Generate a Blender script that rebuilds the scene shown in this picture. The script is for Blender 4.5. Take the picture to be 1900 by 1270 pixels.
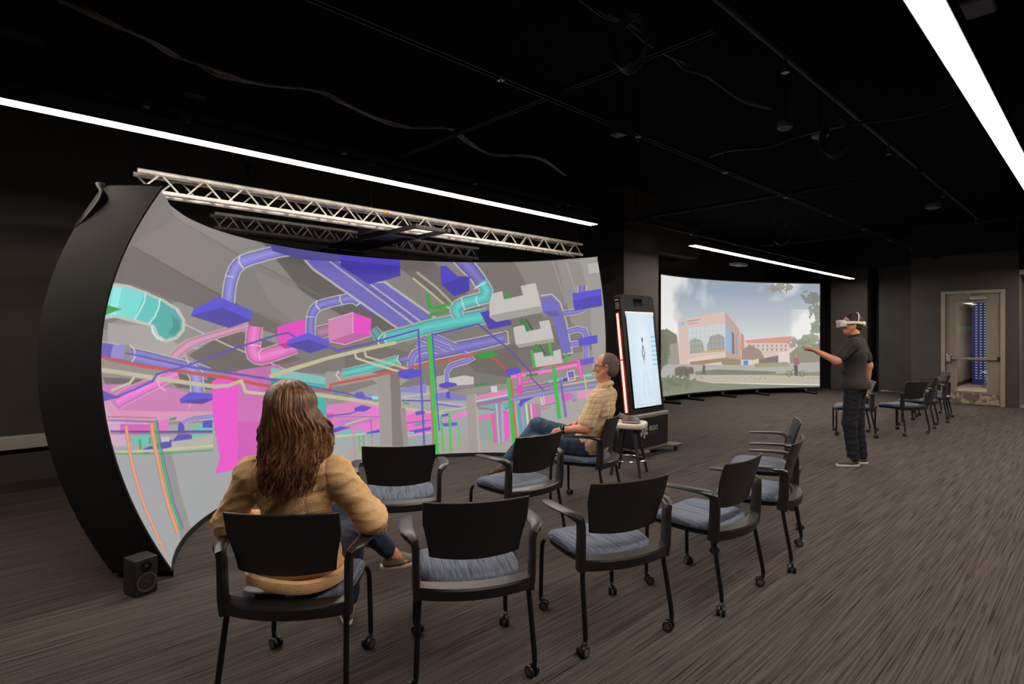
import bpy, bmesh, math, random
import numpy as np
from mathutils import Vector, Matrix, Euler

# ---------------------------------------------------------------- camera, world, exposure
for o in list(bpy.data.objects):
    bpy.data.objects.remove(o)
SC = bpy.context.scene
COL = SC.collection
HEAD = 46.308          # the lens points this many degrees off the room's long axis (+X)
EYE = 1.55
cam_data = bpy.data.cameras.new('camera')
cam_data.sensor_width = 36.0
cam_data.lens = 36.0 * 1070.0 / 1900.0
cam_data.shift_y = -15.0 / 1900.0
cam_data.clip_start = 0.05
cam = bpy.data.objects.new('camera', cam_data)
cam.location = (0, 0, EYE)
cam.rotation_euler = (math.radians(90), 0, math.radians(HEAD - 90))
COL.objects.link(cam)
SC.camera = cam
world = bpy.data.worlds.new('dark_room')
SC.world = world
world.use_nodes = True
world.node_tree.nodes['Background'].inputs[0].default_value = (0.9, 0.95, 1.0, 1)
world.node_tree.nodes['Background'].inputs[1].default_value = 0.0
SC.view_settings.view_transform = 'Standard'
SC.view_settings.look = 'None'
SC.view_settings.exposure = 0.0
SC.view_settings.gamma = 1.0
SC.view_settings.use_curve_mapping = False
LAMP = 62.0            # radiance of the linear ceiling lamps
ROW_LEFT, ROW_RIGHT, LAMP_Z = 4.61, 0.552, 2.95

random.seed(4)
RNG = np.random.default_rng(4)
R_ = math.radians
CA, SA = math.cos(R_(HEAD)), math.sin(R_(HEAD))

def place(d, r):
    """metres ahead of and right of the tripod -> room coordinates"""
    return (d * CA + r * SA, d * SA - r * CA)

# ---------------------------------------------------------------- materials
def lin(c):
    return tuple(((x / 255) / 12.92 if x / 255 <= 0.04045 else ((x / 255 + 0.055) / 1.055) ** 2.4) for x in c)

def M(name, col, rough=0.5, metal=0.0, col2=None, scale=8.0, stretch=(1, 1, 1), bump=0.0, bscale=None,
      emit=0.0, ecol=None, spec=0.5, coat=0.0, detail=4.0, lo=0.35, hi=0.65):
    m = bpy.data.materials.new(name)
    m.use_nodes = True
    nt = m.node_tree
    b = nt.nodes['Principled BSDF']
    c1 = (*lin(col), 1)
    b.inputs['Base Color'].default_value = c1
    b.inputs['Roughness'].default_value = rough
    b.inputs['Metallic'].default_value = metal
    b.inputs['Specular IOR Level'].default_value = spec
    b.inputs['Coat Weight'].default_value = coat
    tc = nt.nodes.new('ShaderNodeTexCoord')
    mp = nt.nodes.new('ShaderNodeMapping')
    mp.inputs['Scale'].default_value = stretch
    nt.links.new(tc.outputs['Object'], mp.inputs[0])
    nz = nt.nodes.new('ShaderNodeTexNoise')
    nz.inputs['Scale'].default_value = scale
    nz.inputs['Detail'].default_value = detail
    nt.links.new(mp.outputs[0], nz.inputs['Vector'])
    if col2 is not None:
        mr = nt.nodes.new('ShaderNodeMapRange')
        mr.inputs[1].default_value = lo
        mr.inputs[2].default_value = hi
        nt.links.new(nz.outputs[0], mr.inputs[0])
        mx = nt.nodes.new('ShaderNodeMix')
        mx.data_type = 'RGBA'
        mx.inputs['A'].default_value = c1
        mx.inputs['B'].default_value = (*lin(col2), 1)
        nt.links.new(mr.outputs[0], mx.inputs['Factor'])
        nt.links.new(mx.outputs['Result'], b.inputs['Base Color'])
    if bump:
        n2 = nz
        if bscale:
            n2 = nt.nodes.new('ShaderNodeTexNoise')
            n2.inputs['Scale'].default_value = bscale
            n2.inputs['Detail'].default_value = 3
            nt.links.new(mp.outputs[0], n2.inputs['Vector'])
        bp = nt.nodes.new('ShaderNodeBump')
        bp.inputs['Strength'].default_value = bump
        bp.inputs['Distance'].default_value = 0.01
        nt.links.new(n2.outputs[0], bp.inputs['Height'])
        nt.links.new(bp.outputs[0], b.inputs['Normal'])
    if emit:
        b.inputs['Emission Color'].default_value = (*lin(ecol or col), 1)
        b.inputs['Emission Strength'].default_value = emit
    return m

MAT = {}
MAT['wall'] = M('charcoal_wall_paint', (62, 58, 55), 0.75, col2=(56, 52, 49), scale=3, bump=0.03, bscale=160)
MAT['wall_black'] = M('black_wall_paint', (17, 17, 18), 0.85, col2=(14, 14, 15), scale=4)
MAT['ceiling'] = M('black_ceiling_paint', (6, 6, 7), 0.95, col2=(4, 4, 5), spec=0.1, scale=2)
MAT['pipe_black'] = M('black_painted_steel', (17, 17, 19), 0.5, metal=0.2, col2=(13, 13, 14), scale=6)
MAT['cable'] = M('grey_cable_sheath', (120, 116, 114), 0.5, col2=(84, 82, 81), scale=14)
MAT['cable_black'] = M('black_cable_sheath', (22, 22, 24), 0.5, col2=(16, 16, 17), scale=14)
MAT['raceway'] = M('pale_grey_painted_metal', (168, 164, 156), 0.5, col2=(158, 154, 147), scale=3)
MAT['base'] = M('rubber_baseboard', (56, 51, 48), 0.55, col2=(48, 44, 41), scale=5)
MAT['black_fabric'] = M('black_stretch_fabric', (13, 13, 12), 0.7, col2=(10, 10, 10), scale=5, bump=0.25, bscale=260)
MAT['alu'] = M('bright_aluminium', (236, 232, 226), 0.35, metal=0.2, col2=(200, 196, 190), scale=10)
MAT['alu_dull'] = M('dull_aluminium', (180, 175, 168), 0.4, metal=0.9, col2=(150, 146, 140), scale=10)
MAT['plastic'] = M('black_chair_plastic', (19, 17, 16), 0.42, spec=0.9, col2=(16, 14, 14), scale=9, bump=0.05, bscale=500)
MAT['tube'] = M('black_powder_coat_tube', (14, 14, 14), 0.4, col2=(18, 18, 18), scale=20)
MAT['caster'] = M('caster_rubber', (22, 22, 22), 0.4, col2=(30, 29, 28), scale=20)
MAT['caster_rim'] = M('caster_grey_rim', (96, 92, 90), 0.35, col2=(80, 77, 75), scale=20)
MAT['seat'] = M('blue_grey_heathered_fabric', (112, 124, 146), 0.85, col2=(58, 66, 84), scale=1.0, stretch=(5, 230, 40), bump=0.12, detail=3, lo=0.36, hi=0.64)
MAT['seat_pan'] = M('seat_pan_black', (18, 18, 19), 0.5, col2=(14, 14, 15), scale=9)
MAT['kiosk'] = M('kiosk_black_metal', (38, 36, 35), 0.4, metal=0.2, col2=(34, 32, 31), scale=6)
MAT['kiosk_dark'] = M('kiosk_matte_black', (22, 22, 22), 0.55, col2=(18, 18, 18), scale=6)
MAT['kiosk_plate'] = M('kiosk_base_plate_grey', (104, 96, 88), 0.4, metal=0.4, col2=(96, 88, 81), scale=6)
MAT['ledge'] = M('kiosk_pale_ledge', (150, 141, 131), 0.45, col2=(140, 132, 123), scale=6)
MAT['glass_black'] = M('black_glass', (6, 6, 7), 0.08, col2=(8, 8, 9), scale=3)
MAT['print'] = M('silver_grey_print', (168, 168, 166), 0.5, col2=(160, 160, 158), scale=20)
MAT['red_led'] = M('red_led_diffuser', (255, 140, 125), 0.4, emit=1.2, ecol=(255, 206, 194), col2=(250, 130, 120), scale=3)
MAT['red_housing'] = M('dark_red_housing', (150, 40, 36), 0.35, col2=(84, 24, 22), scale=5)
MAT['white_stool'] = M('white_moulded_seat', (214, 205, 196), 0.45, col2=(206, 197, 188), scale=4)
MAT['wood_dark'] = M('dark_stained_leg', (38, 32, 29), 0.5, col2=(30, 25, 22), scale=2, stretch=(20, 20, 2))
MAT['chrome'] = M('chrome_ring', (205, 203, 200), 0.18, metal=1.0, col2=(190, 188, 186), scale=5)
MAT['book'] = M('dark_maroon_cover', (74, 44, 50), 0.35, col2=(56, 58, 74), scale=3, lo=0.45, hi=0.55)
MAT['paper'] = M('paper_edges', (200, 194, 184), 0.8, col2=(182, 176, 166), scale=2, stretch=(1, 1, 90))
MAT['lamp_body'] = M('black_lamp_housing', (15, 15, 15), 0.5, col2=(12, 12, 12), scale=5)
MAT['door'] = M('grey_beige_painted_metal', (140, 131, 119), 0.5, col2=(133, 124, 112), scale=3)
MAT['door_leaf'] = M('taupe_door_paint', (124, 116, 106), 0.5, col2=(116, 108, 98), scale=3)
MAT['kick'] = M('kick_plate_painted_reflections', (110, 99, 87), 0.4, metal=0.5, col2=(170, 155, 136), scale=9, lo=0.5, hi=0.56, bump=0.1)  # pale patches are reflections painted into the plate's colour
MAT['steel'] = M('brushed_steel', (176, 170, 163), 0.3, metal=0.9, col2=(160, 154, 148), scale=4, stretch=(1, 40, 40))
MAT['hall_wall'] = M('corridor_wall_paint', (172, 163, 154), 0.7, col2=(164, 155, 147), scale=3)
MAT['hall_floor'] = M('corridor_floor', (176, 166, 152), 0.5, col2=(160, 150, 138), scale=4)
MAT['blue_panel'] = M('blue_lit_panel', (34, 48, 120), 0.5, emit=0.05, ecol=(52, 78, 200), col2=(28, 40, 104), scale=4)
MAT['blue_dot'] = M('pale_lit_dots', (190, 205, 235), 0.5, emit=0.22, ecol=(190, 208, 240), col2=(180, 195, 228), scale=4)
MAT['shell_white'] = M('white_chair_shell', (232, 230, 228), 0.4, col2=(224, 222, 220), scale=4)
MAT['spk'] = M('speaker_black_vinyl', (34, 34, 35), 0.6, col2=(28, 28, 29), scale=40, bump=0.08, bscale=300)
MAT['spk_cone'] = M('speaker_cone', (46, 42, 41), 0.5, col2=(40, 36, 35), scale=14)
MAT['proj_grey'] = M('projector_grey', (96, 92, 89), 0.5, col2=(88, 84, 81), scale=8)
MAT['det_white'] = M('dim_white_plastic', (176, 176, 184), 0.6, col2=(166, 166, 174), scale=9)
MAT['det_grey'] = M('ceiling_device_grey', (120, 120, 130), 0.6, col2=(110, 110, 120), scale=9)
MAT['tape'] = M('yellow_tape', (206, 172, 60), 0.6, col2=(196, 160, 52), scale=9)
MAT['skin'] = M('skin', (206, 142, 112), 0.5, col2=(196, 126, 98), scale=14, bump=0.04, bscale=120)
MAT['skin_b'] = M('skin_ruddy', (216, 156, 124), 0.5, col2=(204, 136, 106), scale=12, bump=0.04, bscale=120)
MAT['hair_brown'] = M('long_brown_hair', (84, 55, 37), 0.36, col2=(172, 122, 84), scale=60, stretch=(1, 1, 0.25), lo=0.42, hi=0.75)
MAT['hair_grey'] = M('short_grey_hair', (122, 108, 95), 0.7, col2=(92, 80, 70), scale=90, bump=0.5, bscale=220)
MAT['hair_dark'] = M('short_dark_hair', (40, 28, 24), 0.6, col2=(56, 40, 33), scale=90, bump=0.5, bscale=220)
MAT['jacket'] = M('tan_corduroy', (240, 200, 150), 0.85, col2=(226, 180, 128), scale=7, bump=0.35, bscale=150)
MAT['shirt_tail'] = M('pale_blue_cotton', (196, 204, 216), 0.8, col2=(180, 190, 206), scale=10)
MAT['jeans_dark'] = M('dark_indigo_denim', (36, 50, 80), 0.85, col2=(22, 31, 52), scale=14, bump=0.25, bscale=300)
MAT['jeans_mid'] = M('faded_blue_denim', (58, 84, 112), 0.85, col2=(38, 58, 82), scale=9, bump=0.25, bscale=300)
MAT['jeans_navy'] = M('navy_denim', (17, 21, 36), 0.85, col2=(12, 15, 27), scale=12, bump=0.2, bscale=300)
MAT['tee'] = M('charcoal_cotton_tee', (46, 42, 39), 0.85, col2=(38, 35, 32), scale=8, bump=0.15, bscale=200)
MAT['shoe_olive'] = M('olive_canvas', (122, 118, 90), 0.8, col2=(108, 104, 80), scale=20, bump=0.2, bscale=300)
MAT['shoe_tan'] = M('dark_brown_leather', (82, 66, 55), 0.45, col2=(70, 56, 46), scale=12)
MAT['shoe_grey'] = M('grey_knit_shoe', (92, 86, 78), 0.8, col2=(78, 73, 66), scale=30, bump=0.2, bscale=300)
MAT['sole'] = M('off_white_rubber', (222, 214, 200), 0.6, col2=(206, 198, 184), scale=12)
MAT['gum'] = M('gum_rubber_sole', (196, 138, 92), 0.55, col2=(180, 122, 78), scale=12)
MAT['lace'] = M('dark_lace', (48, 44, 40), 0.8, col2=(40, 37, 34), scale=30)
MAT['specs'] = M('dark_spectacle_frame', (26, 22, 22), 0.3, col2=(32, 27, 26), scale=30)
MAT['eye_white'] = M('eye_white', (230, 226, 222), 0.2, col2=(222, 216, 212), scale=30)
MAT['iris'] = M('dark_iris', (40, 34, 30), 0.15, col2=(60, 48, 40), scale=60)
MAT['vr'] = M('white_headset_plastic', (226, 222, 218), 0.4, col2=(216, 212, 208), scale=6)
MAT['vr_grey'] = M('headset_grey_lining', (92, 88, 86), 0.6, col2=(82, 78, 76), scale=12)
MAT['lens'] = None

def glass(name, rough=0.0, tint=(0.96, 0.97, 0.97), mixf=0.08):
    m = bpy.data.materials.new(name)
    m.use_nodes = True
    nt = m.node_tree
    nt.nodes.remove(nt.nodes['Principled BSDF'])
    tr = nt.nodes.new('ShaderNodeBsdfTransparent')
    tr.inputs[0].default_value = (*tint, 1)
    gl = nt.nodes.new('ShaderNodeBsdfGlossy')
    gl.inputs['Roughness'].default_value = 0.03
    fr = nt.nodes.new('ShaderNodeFresnel')
    fr.inputs[0].default_value = 1.45
    mx = nt.nodes.new('ShaderNodeMixShader')
    nt.links.new(fr.outputs[0], mx.inputs[0])
    nt.links.new(tr.outputs[0], mx.inputs[1])
    nt.links.new(gl.outputs[0], mx.inputs[2])
    nt.links.new(mx.outputs[0], nt.nodes['Material Output'].inputs[0])
    return m
MAT['pane'] = glass('clear_glass')
MAT['lens'] = glass('spectacle_glass')

def carpet_material():
    m = bpy.data.materials.new('striated_carpet')
    m.use_nodes = True
    nt = m.node_tree
    b = nt.nodes['Principled BSDF']
    b.inputs['Roughness'].default_value = 0.92
    b.inputs['Specular IOR Level'].default_value = 0.25
    tc = nt.nodes.new('ShaderNodeTexCoord')
    def noise(sc, st, det):
        mp = nt.nodes.new('ShaderNodeMapping')
        mp.inputs['Scale'].default_value = st
        nt.links.new(tc.outputs['Object'], mp.inputs[0])
        n = nt.nodes.new('ShaderNodeTexNoise')
        n.inputs['Scale'].default_value = sc
        n.inputs['Detail'].default_value = det
        nt.links.new(mp.outputs[0], n.inputs['Vector'])
        return n
    def rng(n, lo, hi):
        r = nt.nodes.new('ShaderNodeMapRange')
        r.inputs[1].default_value = lo
        r.inputs[2].default_value = hi
        nt.links.new(n.outputs[0], r.inputs[0])
        return r
    def mix(fac, a, c, f=None):
        x = nt.nodes.new('ShaderNodeMix')
        x.data_type = 'RGBA'
        nt.links.new(fac.outputs[0], x.inputs['Factor'])
        for k, v in (('A', a), ('B', c)):
            if isinstance(v, tuple):
                x.inputs[k].default_value = (*lin(v), 1)
            else:
                nt.links.new(v.outputs['Result'], x.inputs[k])
        return x
    streak = noise(1.0, (1.3, 80, 1), 5)
    fine = noise(1.0, (110, 260, 1), 2)
    dark = noise(1.0, (1.8, 120, 1), 2)
    broad = noise(0.9, (1, 1, 1), 2)
    a = mix(rng(streak, 0.38, 0.62), (50, 46, 45), (90, 83, 79))
    c = mix(rng(fine, 0.45, 0.62), a, (78, 71, 67))
    # dark dashes woven in
    d = mix(rng(dark, 0.56, 0.66), c, (27, 25, 24))
    nt.links.new(d.outputs['Result'], b.inputs['Base Color'])
    bp = nt.nodes.new('ShaderNodeBump')
    bp.inputs['Strength'].default_value = 0.5
    bp.inputs['Distance'].default_value = 0.006
    nt.links.new(fine.outputs[0], bp.inputs['Height'])
    nt.links.new(bp.outputs[0], b.inputs['Normal'])
    return m
MAT['carpet'] = carpet_material()

def lamp_material(strength):
    return M('lit_white_diffuser', (255, 246, 236), 0.5, emit=strength, ecol=(255, 239, 222), col2=(252, 243, 232), scale=2)
MAT['lamp'] = lamp_material(LAMP)

# ---------------------------------------------------------------- mesh building
class G:
    """collects simple shapes into one mesh"""
    def __init__(self):
        self.v, self.f = [], []
    def add(self, vs, fs, T=None):
        n = len(self.v)
        for p in vs:
            p = Vector(p)
            self.v.append(tuple(T @ p) if T is not None else tuple(p))
        self.f += [tuple(i + n for i in f) for f in fs]
        return self
    def box(self, x0, x1, y0, y1, z0, z1, T=None):
        vs = [(x0, y0, z0), (x1, y0, z0), (x1, y1, z0), (x0, y1, z0), (x0, y0, z1), (x1, y0, z1), (x1, y1, z1), (x0, y1, z1)]
        return self.add(vs, [(0, 3, 2, 1), (4, 5, 6, 7), (0, 1, 5, 4), (1, 2, 6, 5), (2, 3, 7, 6), (3, 0, 4, 7)], T)
    def tube(self, pts, r, n=8, cap=True, up=None, flat=1.0):
        P = [Vector(p) for p in pts]
        m = len(P)
        rs = list(r) if isinstance(r, (list, tuple)) else [r] * m
        prev = None
        vs, fs = [], []
        for i in range(m):
            t = (P[min(i + 1, m - 1)] - P[max(i - 1, 0)])
            if t.length < 1e-9:
                t = Vector((0, 0, 1))
            t.normalize()
            if prev is None:
                a = Vector(up) if up else (Vector((0, 0, 1)) if abs(t.z) < 0.9 else Vector((1, 0, 0)))
            else:
                a = prev
            s = t.cross(a)
            if s.length < 1e-6:
                s = t.cross(Vector((0.3, 0.5, 0.8)))
            s.normalize()
            a = s.cross(t).normalized()
            prev = a
            for k in range(n):
                w = 2 * math.pi * k / n
                vs.append(P[i] + s * (math.cos(w) * rs[i]) + a * (math.sin(w) * rs[i] * flat))
        for i in range(m - 1):
            for k in range(n):
                a0, b0 = i * n + k, i * n + (k + 1) % n
                fs.append((a0, b0, b0 + n, a0 + n))
        if cap:
            fs.append(tuple(range(n - 1, -1, -1)))
            fs.append(tuple((m - 1) * n + k for k in range(n)))
        return self.add(vs, fs)
    def lathe(self, prof, n=20, T=None, cap=True):
        """profile [(radius, height)] round local Z"""
        vs, fs = [], []
        for r, z in prof:
            for k in range(n):
                w = 2 * math.pi * k / n
                vs.append((r * math.cos(w), r * math.sin(w), z))
        for i in range(len(prof) - 1):
            for k in range(n):
                a0, b0 = i * n + k, i * n + (k + 1) % n
                fs.append((a0, b0, b0 + n, a0 + n))
        if cap:
            fs.append(tuple(range(n - 1, -1, -1)))
            fs.append(tuple((len(prof) - 1) * n + k for k in range(n)))
        return self.add(vs, fs, T)
    def prism(self, poly, z0, z1, T=None):
        n = len(poly)
        vs = [(x, y, z0) for x, y in poly] + [(x, y, z1) for x, y in poly]
        fs = [tuple(range(n - 1, -1, -1)), tuple(range(n, 2 * n))] + [(i, (i + 1) % n, n + (i + 1) % n, n + i) for i in range(n)]
        return self.add(vs, fs, T)
    def grid(self, rows, closed=False):
        """rows of points, all the same length"""
        n = len(rows[0])
        vs = [p for r in rows for p in r]
        fs = []
        for i in range(len(rows) - 1):
            for k in range(n if closed else n - 1):
                a0, b0 = i * n + k, i * n + (k + 1) % n
                fs.append((a0, b0, b0 + n, a0 + n))
        return self.add(vs, fs)
    def shell(self, rows, off):
        """sheet with thickness: off = function(i, k, p) giving the offset of the far side"""
        n, m = len(rows[0]), len(rows)
        back = [[tuple(Vector(p) + Vector(off(i, k, p))) for k, p in enumerate(r)] for i, r in enumerate(rows)]
        vs = [p for r in rows for p in r] + [p for r in back for p in r]
        fs = []
        N = n * m
        for i in range(m - 1):
            for k in range(n - 1):
                a = i * n + k
                fs.append((a, a + 1, a + 1 + n, a + n))
                fs.append((N + a, N + a + n, N + a + 1 + n, N + a + 1))
        for i in range(m - 1):
            for k in (0, n - 1):
                a, b = i * n + k, (i + 1) * n + k
                fs.append((a, b, N + b, N + a) if k == 0 else (a, N + a, N + b, b))
        for k in range(n - 1):
            a = k
            fs.append((a, N + a, N + a + 1, a + 1))
            a = (m - 1) * n + k
            fs.append((a, a + 1, N + a + 1, N + a))
        return self.add(vs, fs)
    def build(self, name, mat, parent=None, smooth=False, bevel=0.0, seg=2, angle=40, sub=0, loc=None, rot=None):
        me = bpy.data.meshes.new(name)
        me.from_pydata(self.v, [], self.f)
        bm = bmesh.new()
        bm.from_mesh(me)
        bmesh.ops.recalc_face_normals(bm, faces=bm.faces)
        bm.to_mesh(me)
        bm.free()
        me.materials.append(MAT[mat] if isinstance(mat, str) else mat)
        o = bpy.data.objects.new(name, me)
        COL.objects.link(o)
        if parent is not None:
            o.parent = parent
        if loc is not None:
            o.location = loc
        if rot is not None:
            o.rotation_euler = rot
        if smooth:
            me.polygons.foreach_set('use_smooth', [True] * len(me.polygons))
            if angle:
                me.set_sharp_from_angle(angle=R_(angle))
        if bevel:
            b = o.modifiers.new('bevel', 'BEVEL')
            b.width = bevel
            b.segments = seg
            b.limit_method = 'ANGLE'
            b.angle_limit = R_(35)
        if sub:
            s = o.modifiers.new('subsurf', 'SUBSURF')
            s.levels = s.render_levels = sub
        return o

def raw_mesh(name, v, f, mat, parent=None, smooth=True, mats=None, fmat=None):
    me = bpy.data.meshes.new(name)
    me.vertices.add(len(v))
    me.vertices.foreach_set('co', np.asarray(v, np.float32).ravel())
    f = np.asarray(f, np.int32)
    me.loops.add(f.size)
    me.loops.foreach_set('vertex_index', f.ravel())
    me.polygons.add(len(f))
    me.polygons.foreach_set('loop_start', np.arange(0, f.size, f.shape[1], dtype=np.int32))
    me.polygons.foreach_set('use_smooth', [smooth] * len(f))
    me.update(calc_edges=True)
    me.validate()
    me.materials.append(MAT[mat] if isinstance(mat, str) else mat)
    o = bpy.data.objects.new(name, me)
    COL.objects.link(o)
    if parent is not None:
        o.parent = parent
    return o

def tag(o, label=None, cat=None, group=None, kind=None):
    if label: o['label'] = label
    if cat: o['category'] = cat
    if group: o['group'] = group
    if kind: o['kind'] = kind
    return o

def thing(name, label, cat, loc=(0, 0, 0), rz=0.0, group=None):
    o = bpy.data.objects.new(name, None)
    o.empty_display_size = 0.1
    COL.objects.link(o)
    o.location = loc
    o.rotation_euler = (0, 0, rz)
    return tag(o, label, cat, group)

def copy_tree(o, parent=None):
    c = o.copy()
    COL.objects.link(c)
    if parent is not None:
        c.parent = parent
    for ch in [x for x in bpy.data.objects if x.parent == o]:
        copy_tree(ch, c)
    return c

def arc(c, r, a0, a1, n):
    return [(c[0] + r * math.cos(a0 + (a1 - a0) * i / n), c[1] + r * math.sin(a0 + (a1 - a0) * i / n)) for i in range(n + 1)]

def bez(pts, n=8):
    """Catmull-Rom through points"""
    P = [Vector(p) for p in pts]
    P = [2 * P[0] - P[1]] + P + [2 * P[-1] - P[-2]]
    out = []
    for i in range(1, len(P) - 2):
        for k in range(n):
            t = k / n
            a, b, c, d = P[i - 1], P[i], P[i + 1], P[i + 2]
            out.append(0.5 * ((2 * b) + (-a + c) * t + (2 * a - 5 * b + 4 * c - d) * t * t + (-a + 3 * b - 3 * c + d) * t ** 3))
    out.append(P[-2])
    return out

# ---------------------------------------------------------------- the setting
def struct(name, g, mat, **k):
    return tag(g.build(name, mat, **k), kind='structure')

DOOR_X, WALL_Y, FAR_X, TOP = 15.96, 7.44, 17.9, 4.0
struct('floor', G().box(-3.2, 19.2, -3.7, 7.6, -0.12, 0.0), 'carpet')
struct('ceiling', G().box(-3.2, 18.4, -3.7, 7.6, TOP, TOP + 0.12), 'ceiling')
struct('wall_left', G().box(-3.2, 18.1, WALL_Y, WALL_Y + 0.14, 0, TOP), 'wall')
struct('wall_back', G().box(-3.2, -3.05, -3.6, WALL_Y, 0, TOP), 'wall')
struct('wall_right', G().box(-3.05, 18.1, -3.7, -3.56, 0, TOP), 'wall')
struct('wall_far', G().box(FAR_X, FAR_X + 0.14, -3.56, 1.40, 0, TOP).box(FAR_X, FAR_X + 0.14, 3.28, WALL_Y, 0, TOP), 'wall_black')
# painted panel and nib wall left of the door, with the black slot between them
struct('wall_panel', G().box(17.2, FAR_X, 4.50, 5.38, 0, 3.3), 'wall')
struct('wall_nib', G().box(17.45, FAR_X, 3.28, 4.30, 0, 3.3), 'wall')
# the wall with the door: opening between y 1.69 and 2.63, 2.45 high
g = G().box(DOOR_X, DOOR_X + 0.14, 1.40, 1.69, 0, 3.3).box(DOOR_X, DOOR_X + 0.14, 2.635, 3.28, 0, 3.3).box(DOOR_X, DOOR_X + 0.14, 1.69, 2.635, 2.45, 3.3)
struct('wall_door', g, 'wall')
struct('wall_upper', G().box(DOOR_X, DOOR_X + 0.14, 1.40, 3.28, 3.3, TOP).box(17.2, FAR_X, 3.28, 5.38, 3.3, TOP), 'wall_black')
# square column behind the kiosk and the bulkhead beyond it
struct('wall_column', G().box(7.9, 8.95, 5.6, 6.6, 0, TOP), 'wall', bevel=0.01)
struct('wall_bulkhead', G().box(9.9, 12.4, 6.7, WALL_Y, 3.3, TOP), 'wall')
struct('baseboard_left', G().box(-3.0, 17.9, WALL_Y - 0.012, WALL_Y, 0, 0.1), 'base')
struct('baseboard_far', G().box(DOOR_X - 0.012, DOOR_X, 1.40, 1.62, 0, 0.1).box(DOOR_X - 0.012, DOOR_X, 2.70, 3.28, 0, 0.1).box(17.438, 17.45, 3.28, 4.3, 0, 0.1).box(17.188, 17.2, 4.5, 5.38, 0, 0.1), 'base')
r = G().box(-3.0, 7.8, WALL_Y - 0.06, WALL_Y, 0.425, 0.555)
struct('trim_1', r, 'raceway', bevel=0.006)

# corridor seen through the door
struct('floor_corridor', G().box(16.1, 25.0, 0.4, 3.26, 0.0, 0.012), 'hall_floor')
struct('wall_corridor_left', G().box(16.1, 25.0, 3.2, 3.28, 0.0, 2.8), 'hall_wall')
struct('wall_corridor_end', G().box(25.0, 25.12, 0.3, 3.28, 0.0, 2.8), 'hall_wall')
struct('wall_corridor_right', G().box(16.1, 18.1, 1.40, 1.48, 0.0, 2.8).box(18.1, 25.0, 0.32, 0.4, 0.0, 2.8), 'hall_wall')
struct('ceiling_corridor', G().box(16.1, 25.0, 0.3, 3.28, 2.8, 2.9), 'hall_wall')
struct('baseboard_corridor', G().box(16.1, 25.0, 3.185, 3.2, 0.012, 0.13), 'base')
t = thing('added_corridor_lamp', 'added unseen ceiling lamp lighting the corridor behind the door', 'lamp', (19.6, 2.3, 2.8))  # unseen lamp, put in to brighten the corridor behind the glass
G().lathe([(0.30, 0.0), (0.31, -0.03)], 20).build('lamp_ring', 'steel', t, smooth=True)
G().lathe([(0.29, -0.012), (0.27, -0.045), (0.12, -0.06)], 20).build('diffuser', M('added_corridor_diffuser', (255, 240, 222), 0.5, emit=85.0, ecol=(255, 236, 214), col2=(250, 235, 216), scale=3), t, smooth=True)
# blue perforated panel with rows of dots
t = thing('perforated_panel', 'tall blue lit panel with rows of pale dots behind the door glass', 'panel', (22.3, 2.62, 0.012))
G().box(-0.02, 0.02, -0.5, 0.40, 0.0, 2.62).build('panel_board', 'blue_panel', t)
dots = G()
for i in range(30):
    for j in range(8):
        y, z = -0.45 + j * 0.104, 0.18 + i * 0.08
        dots.box(-0.024, -0.0195, y, y + 0.045, z, z + 0.03)
tag(dots.build('dot', 'blue_dot', t), kind='stuff')
# white shell chair in the corridor
t = thing('shell_chair', 'white moulded shell chair seen through the door glass', 'chair', (21.1, 2.42, 0.012), R_(100))
rows = []
for i in range(13):
    s = i / 12
    row = []
    for k in range(11):
        w = (k / 10 - 0.5) * 2
        wid = 0.24 * (1 - 0.25 * max(0, s - 0.6) / 0.4)
        if s < 0.5:
            x, z = 0.22 - s * 0.8, 0.46 - 0.02 * math.sin(s * 6.28) + 0.06 * w * w * s
        else:
            x, z = -0.18 - (s - 0.5) * 0.2, 0.45 + (s - 0.5) * 0.76
        x += 0.10 * w * w * max(0, s - 0.4)
        row.append((x, w * wid, z))
    rows.append(row)
G().shell(rows, lambda i, k, p: (0, 0, -0.012)).build('seat_shell', 'shell_white', t, smooth=True, angle=60)
for sx in (-1, 1):
    for sy in (-1, 1):
        G().tube([(0.08 * sx, 0.08 * sy, 0.44), (0.2 * sx, 0.2 * sy, 0.0)], [0.012, 0.009], 8).build('leg', 'alu_dull', t, smooth=True)
# leaf of the door: frame, stiles, lite, push bar, closer, kick plate
t = thing('door_1', None, None, (DOOR_X, 2.1625, 0))
tag(t, kind='structure')
G().box(-0.03, 0.16, 0.4725, 0.5525, 0, 2.50).box(-0.03, 0.16, -0.5525, -0.4725, 0, 2.50).box(-0.03, 0.16, -0.4725, 0.4725, 2.43, 2.50).build('door_frame', 'door', t, bevel=0.006)
G().box(0.02, 0.065, 0.285, 0.468, 0.012, 2.425).box(0.02, 0.065, -0.468, -0.25, 0.012, 2.425).box(0.02, 0.065, -0.25, 0.285, 2.24, 2.425).box(0.02, 0.065, -0.25, 0.285, 0.012, 0.29).build('door_leaf', 'door_leaf', t)
G().box(0.036, 0.046, -0.25, 0.285, 0.29, 2.24).build('pane', 'pane', t)
b = G().box(0.014, 0.07, 0.27, 0.29, 0.28, 2.25).box(0.014, 0.07, -0.26, -0.24, 0.28, 2.25).box(0.014, 0.07, -0.24, 0.27, 2.235, 2.255).box(0.014, 0.07, -0.24, 0.27, 0.275, 0.295)
b.build('glazing_bead', 'door', t)
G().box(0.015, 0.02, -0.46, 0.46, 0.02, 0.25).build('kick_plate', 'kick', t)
pb = G().box(-0.045, -0.012, -0.43, 0.36, 0.985, 1.04).build('push_bar', 'steel', t, bevel=0.008)
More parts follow.
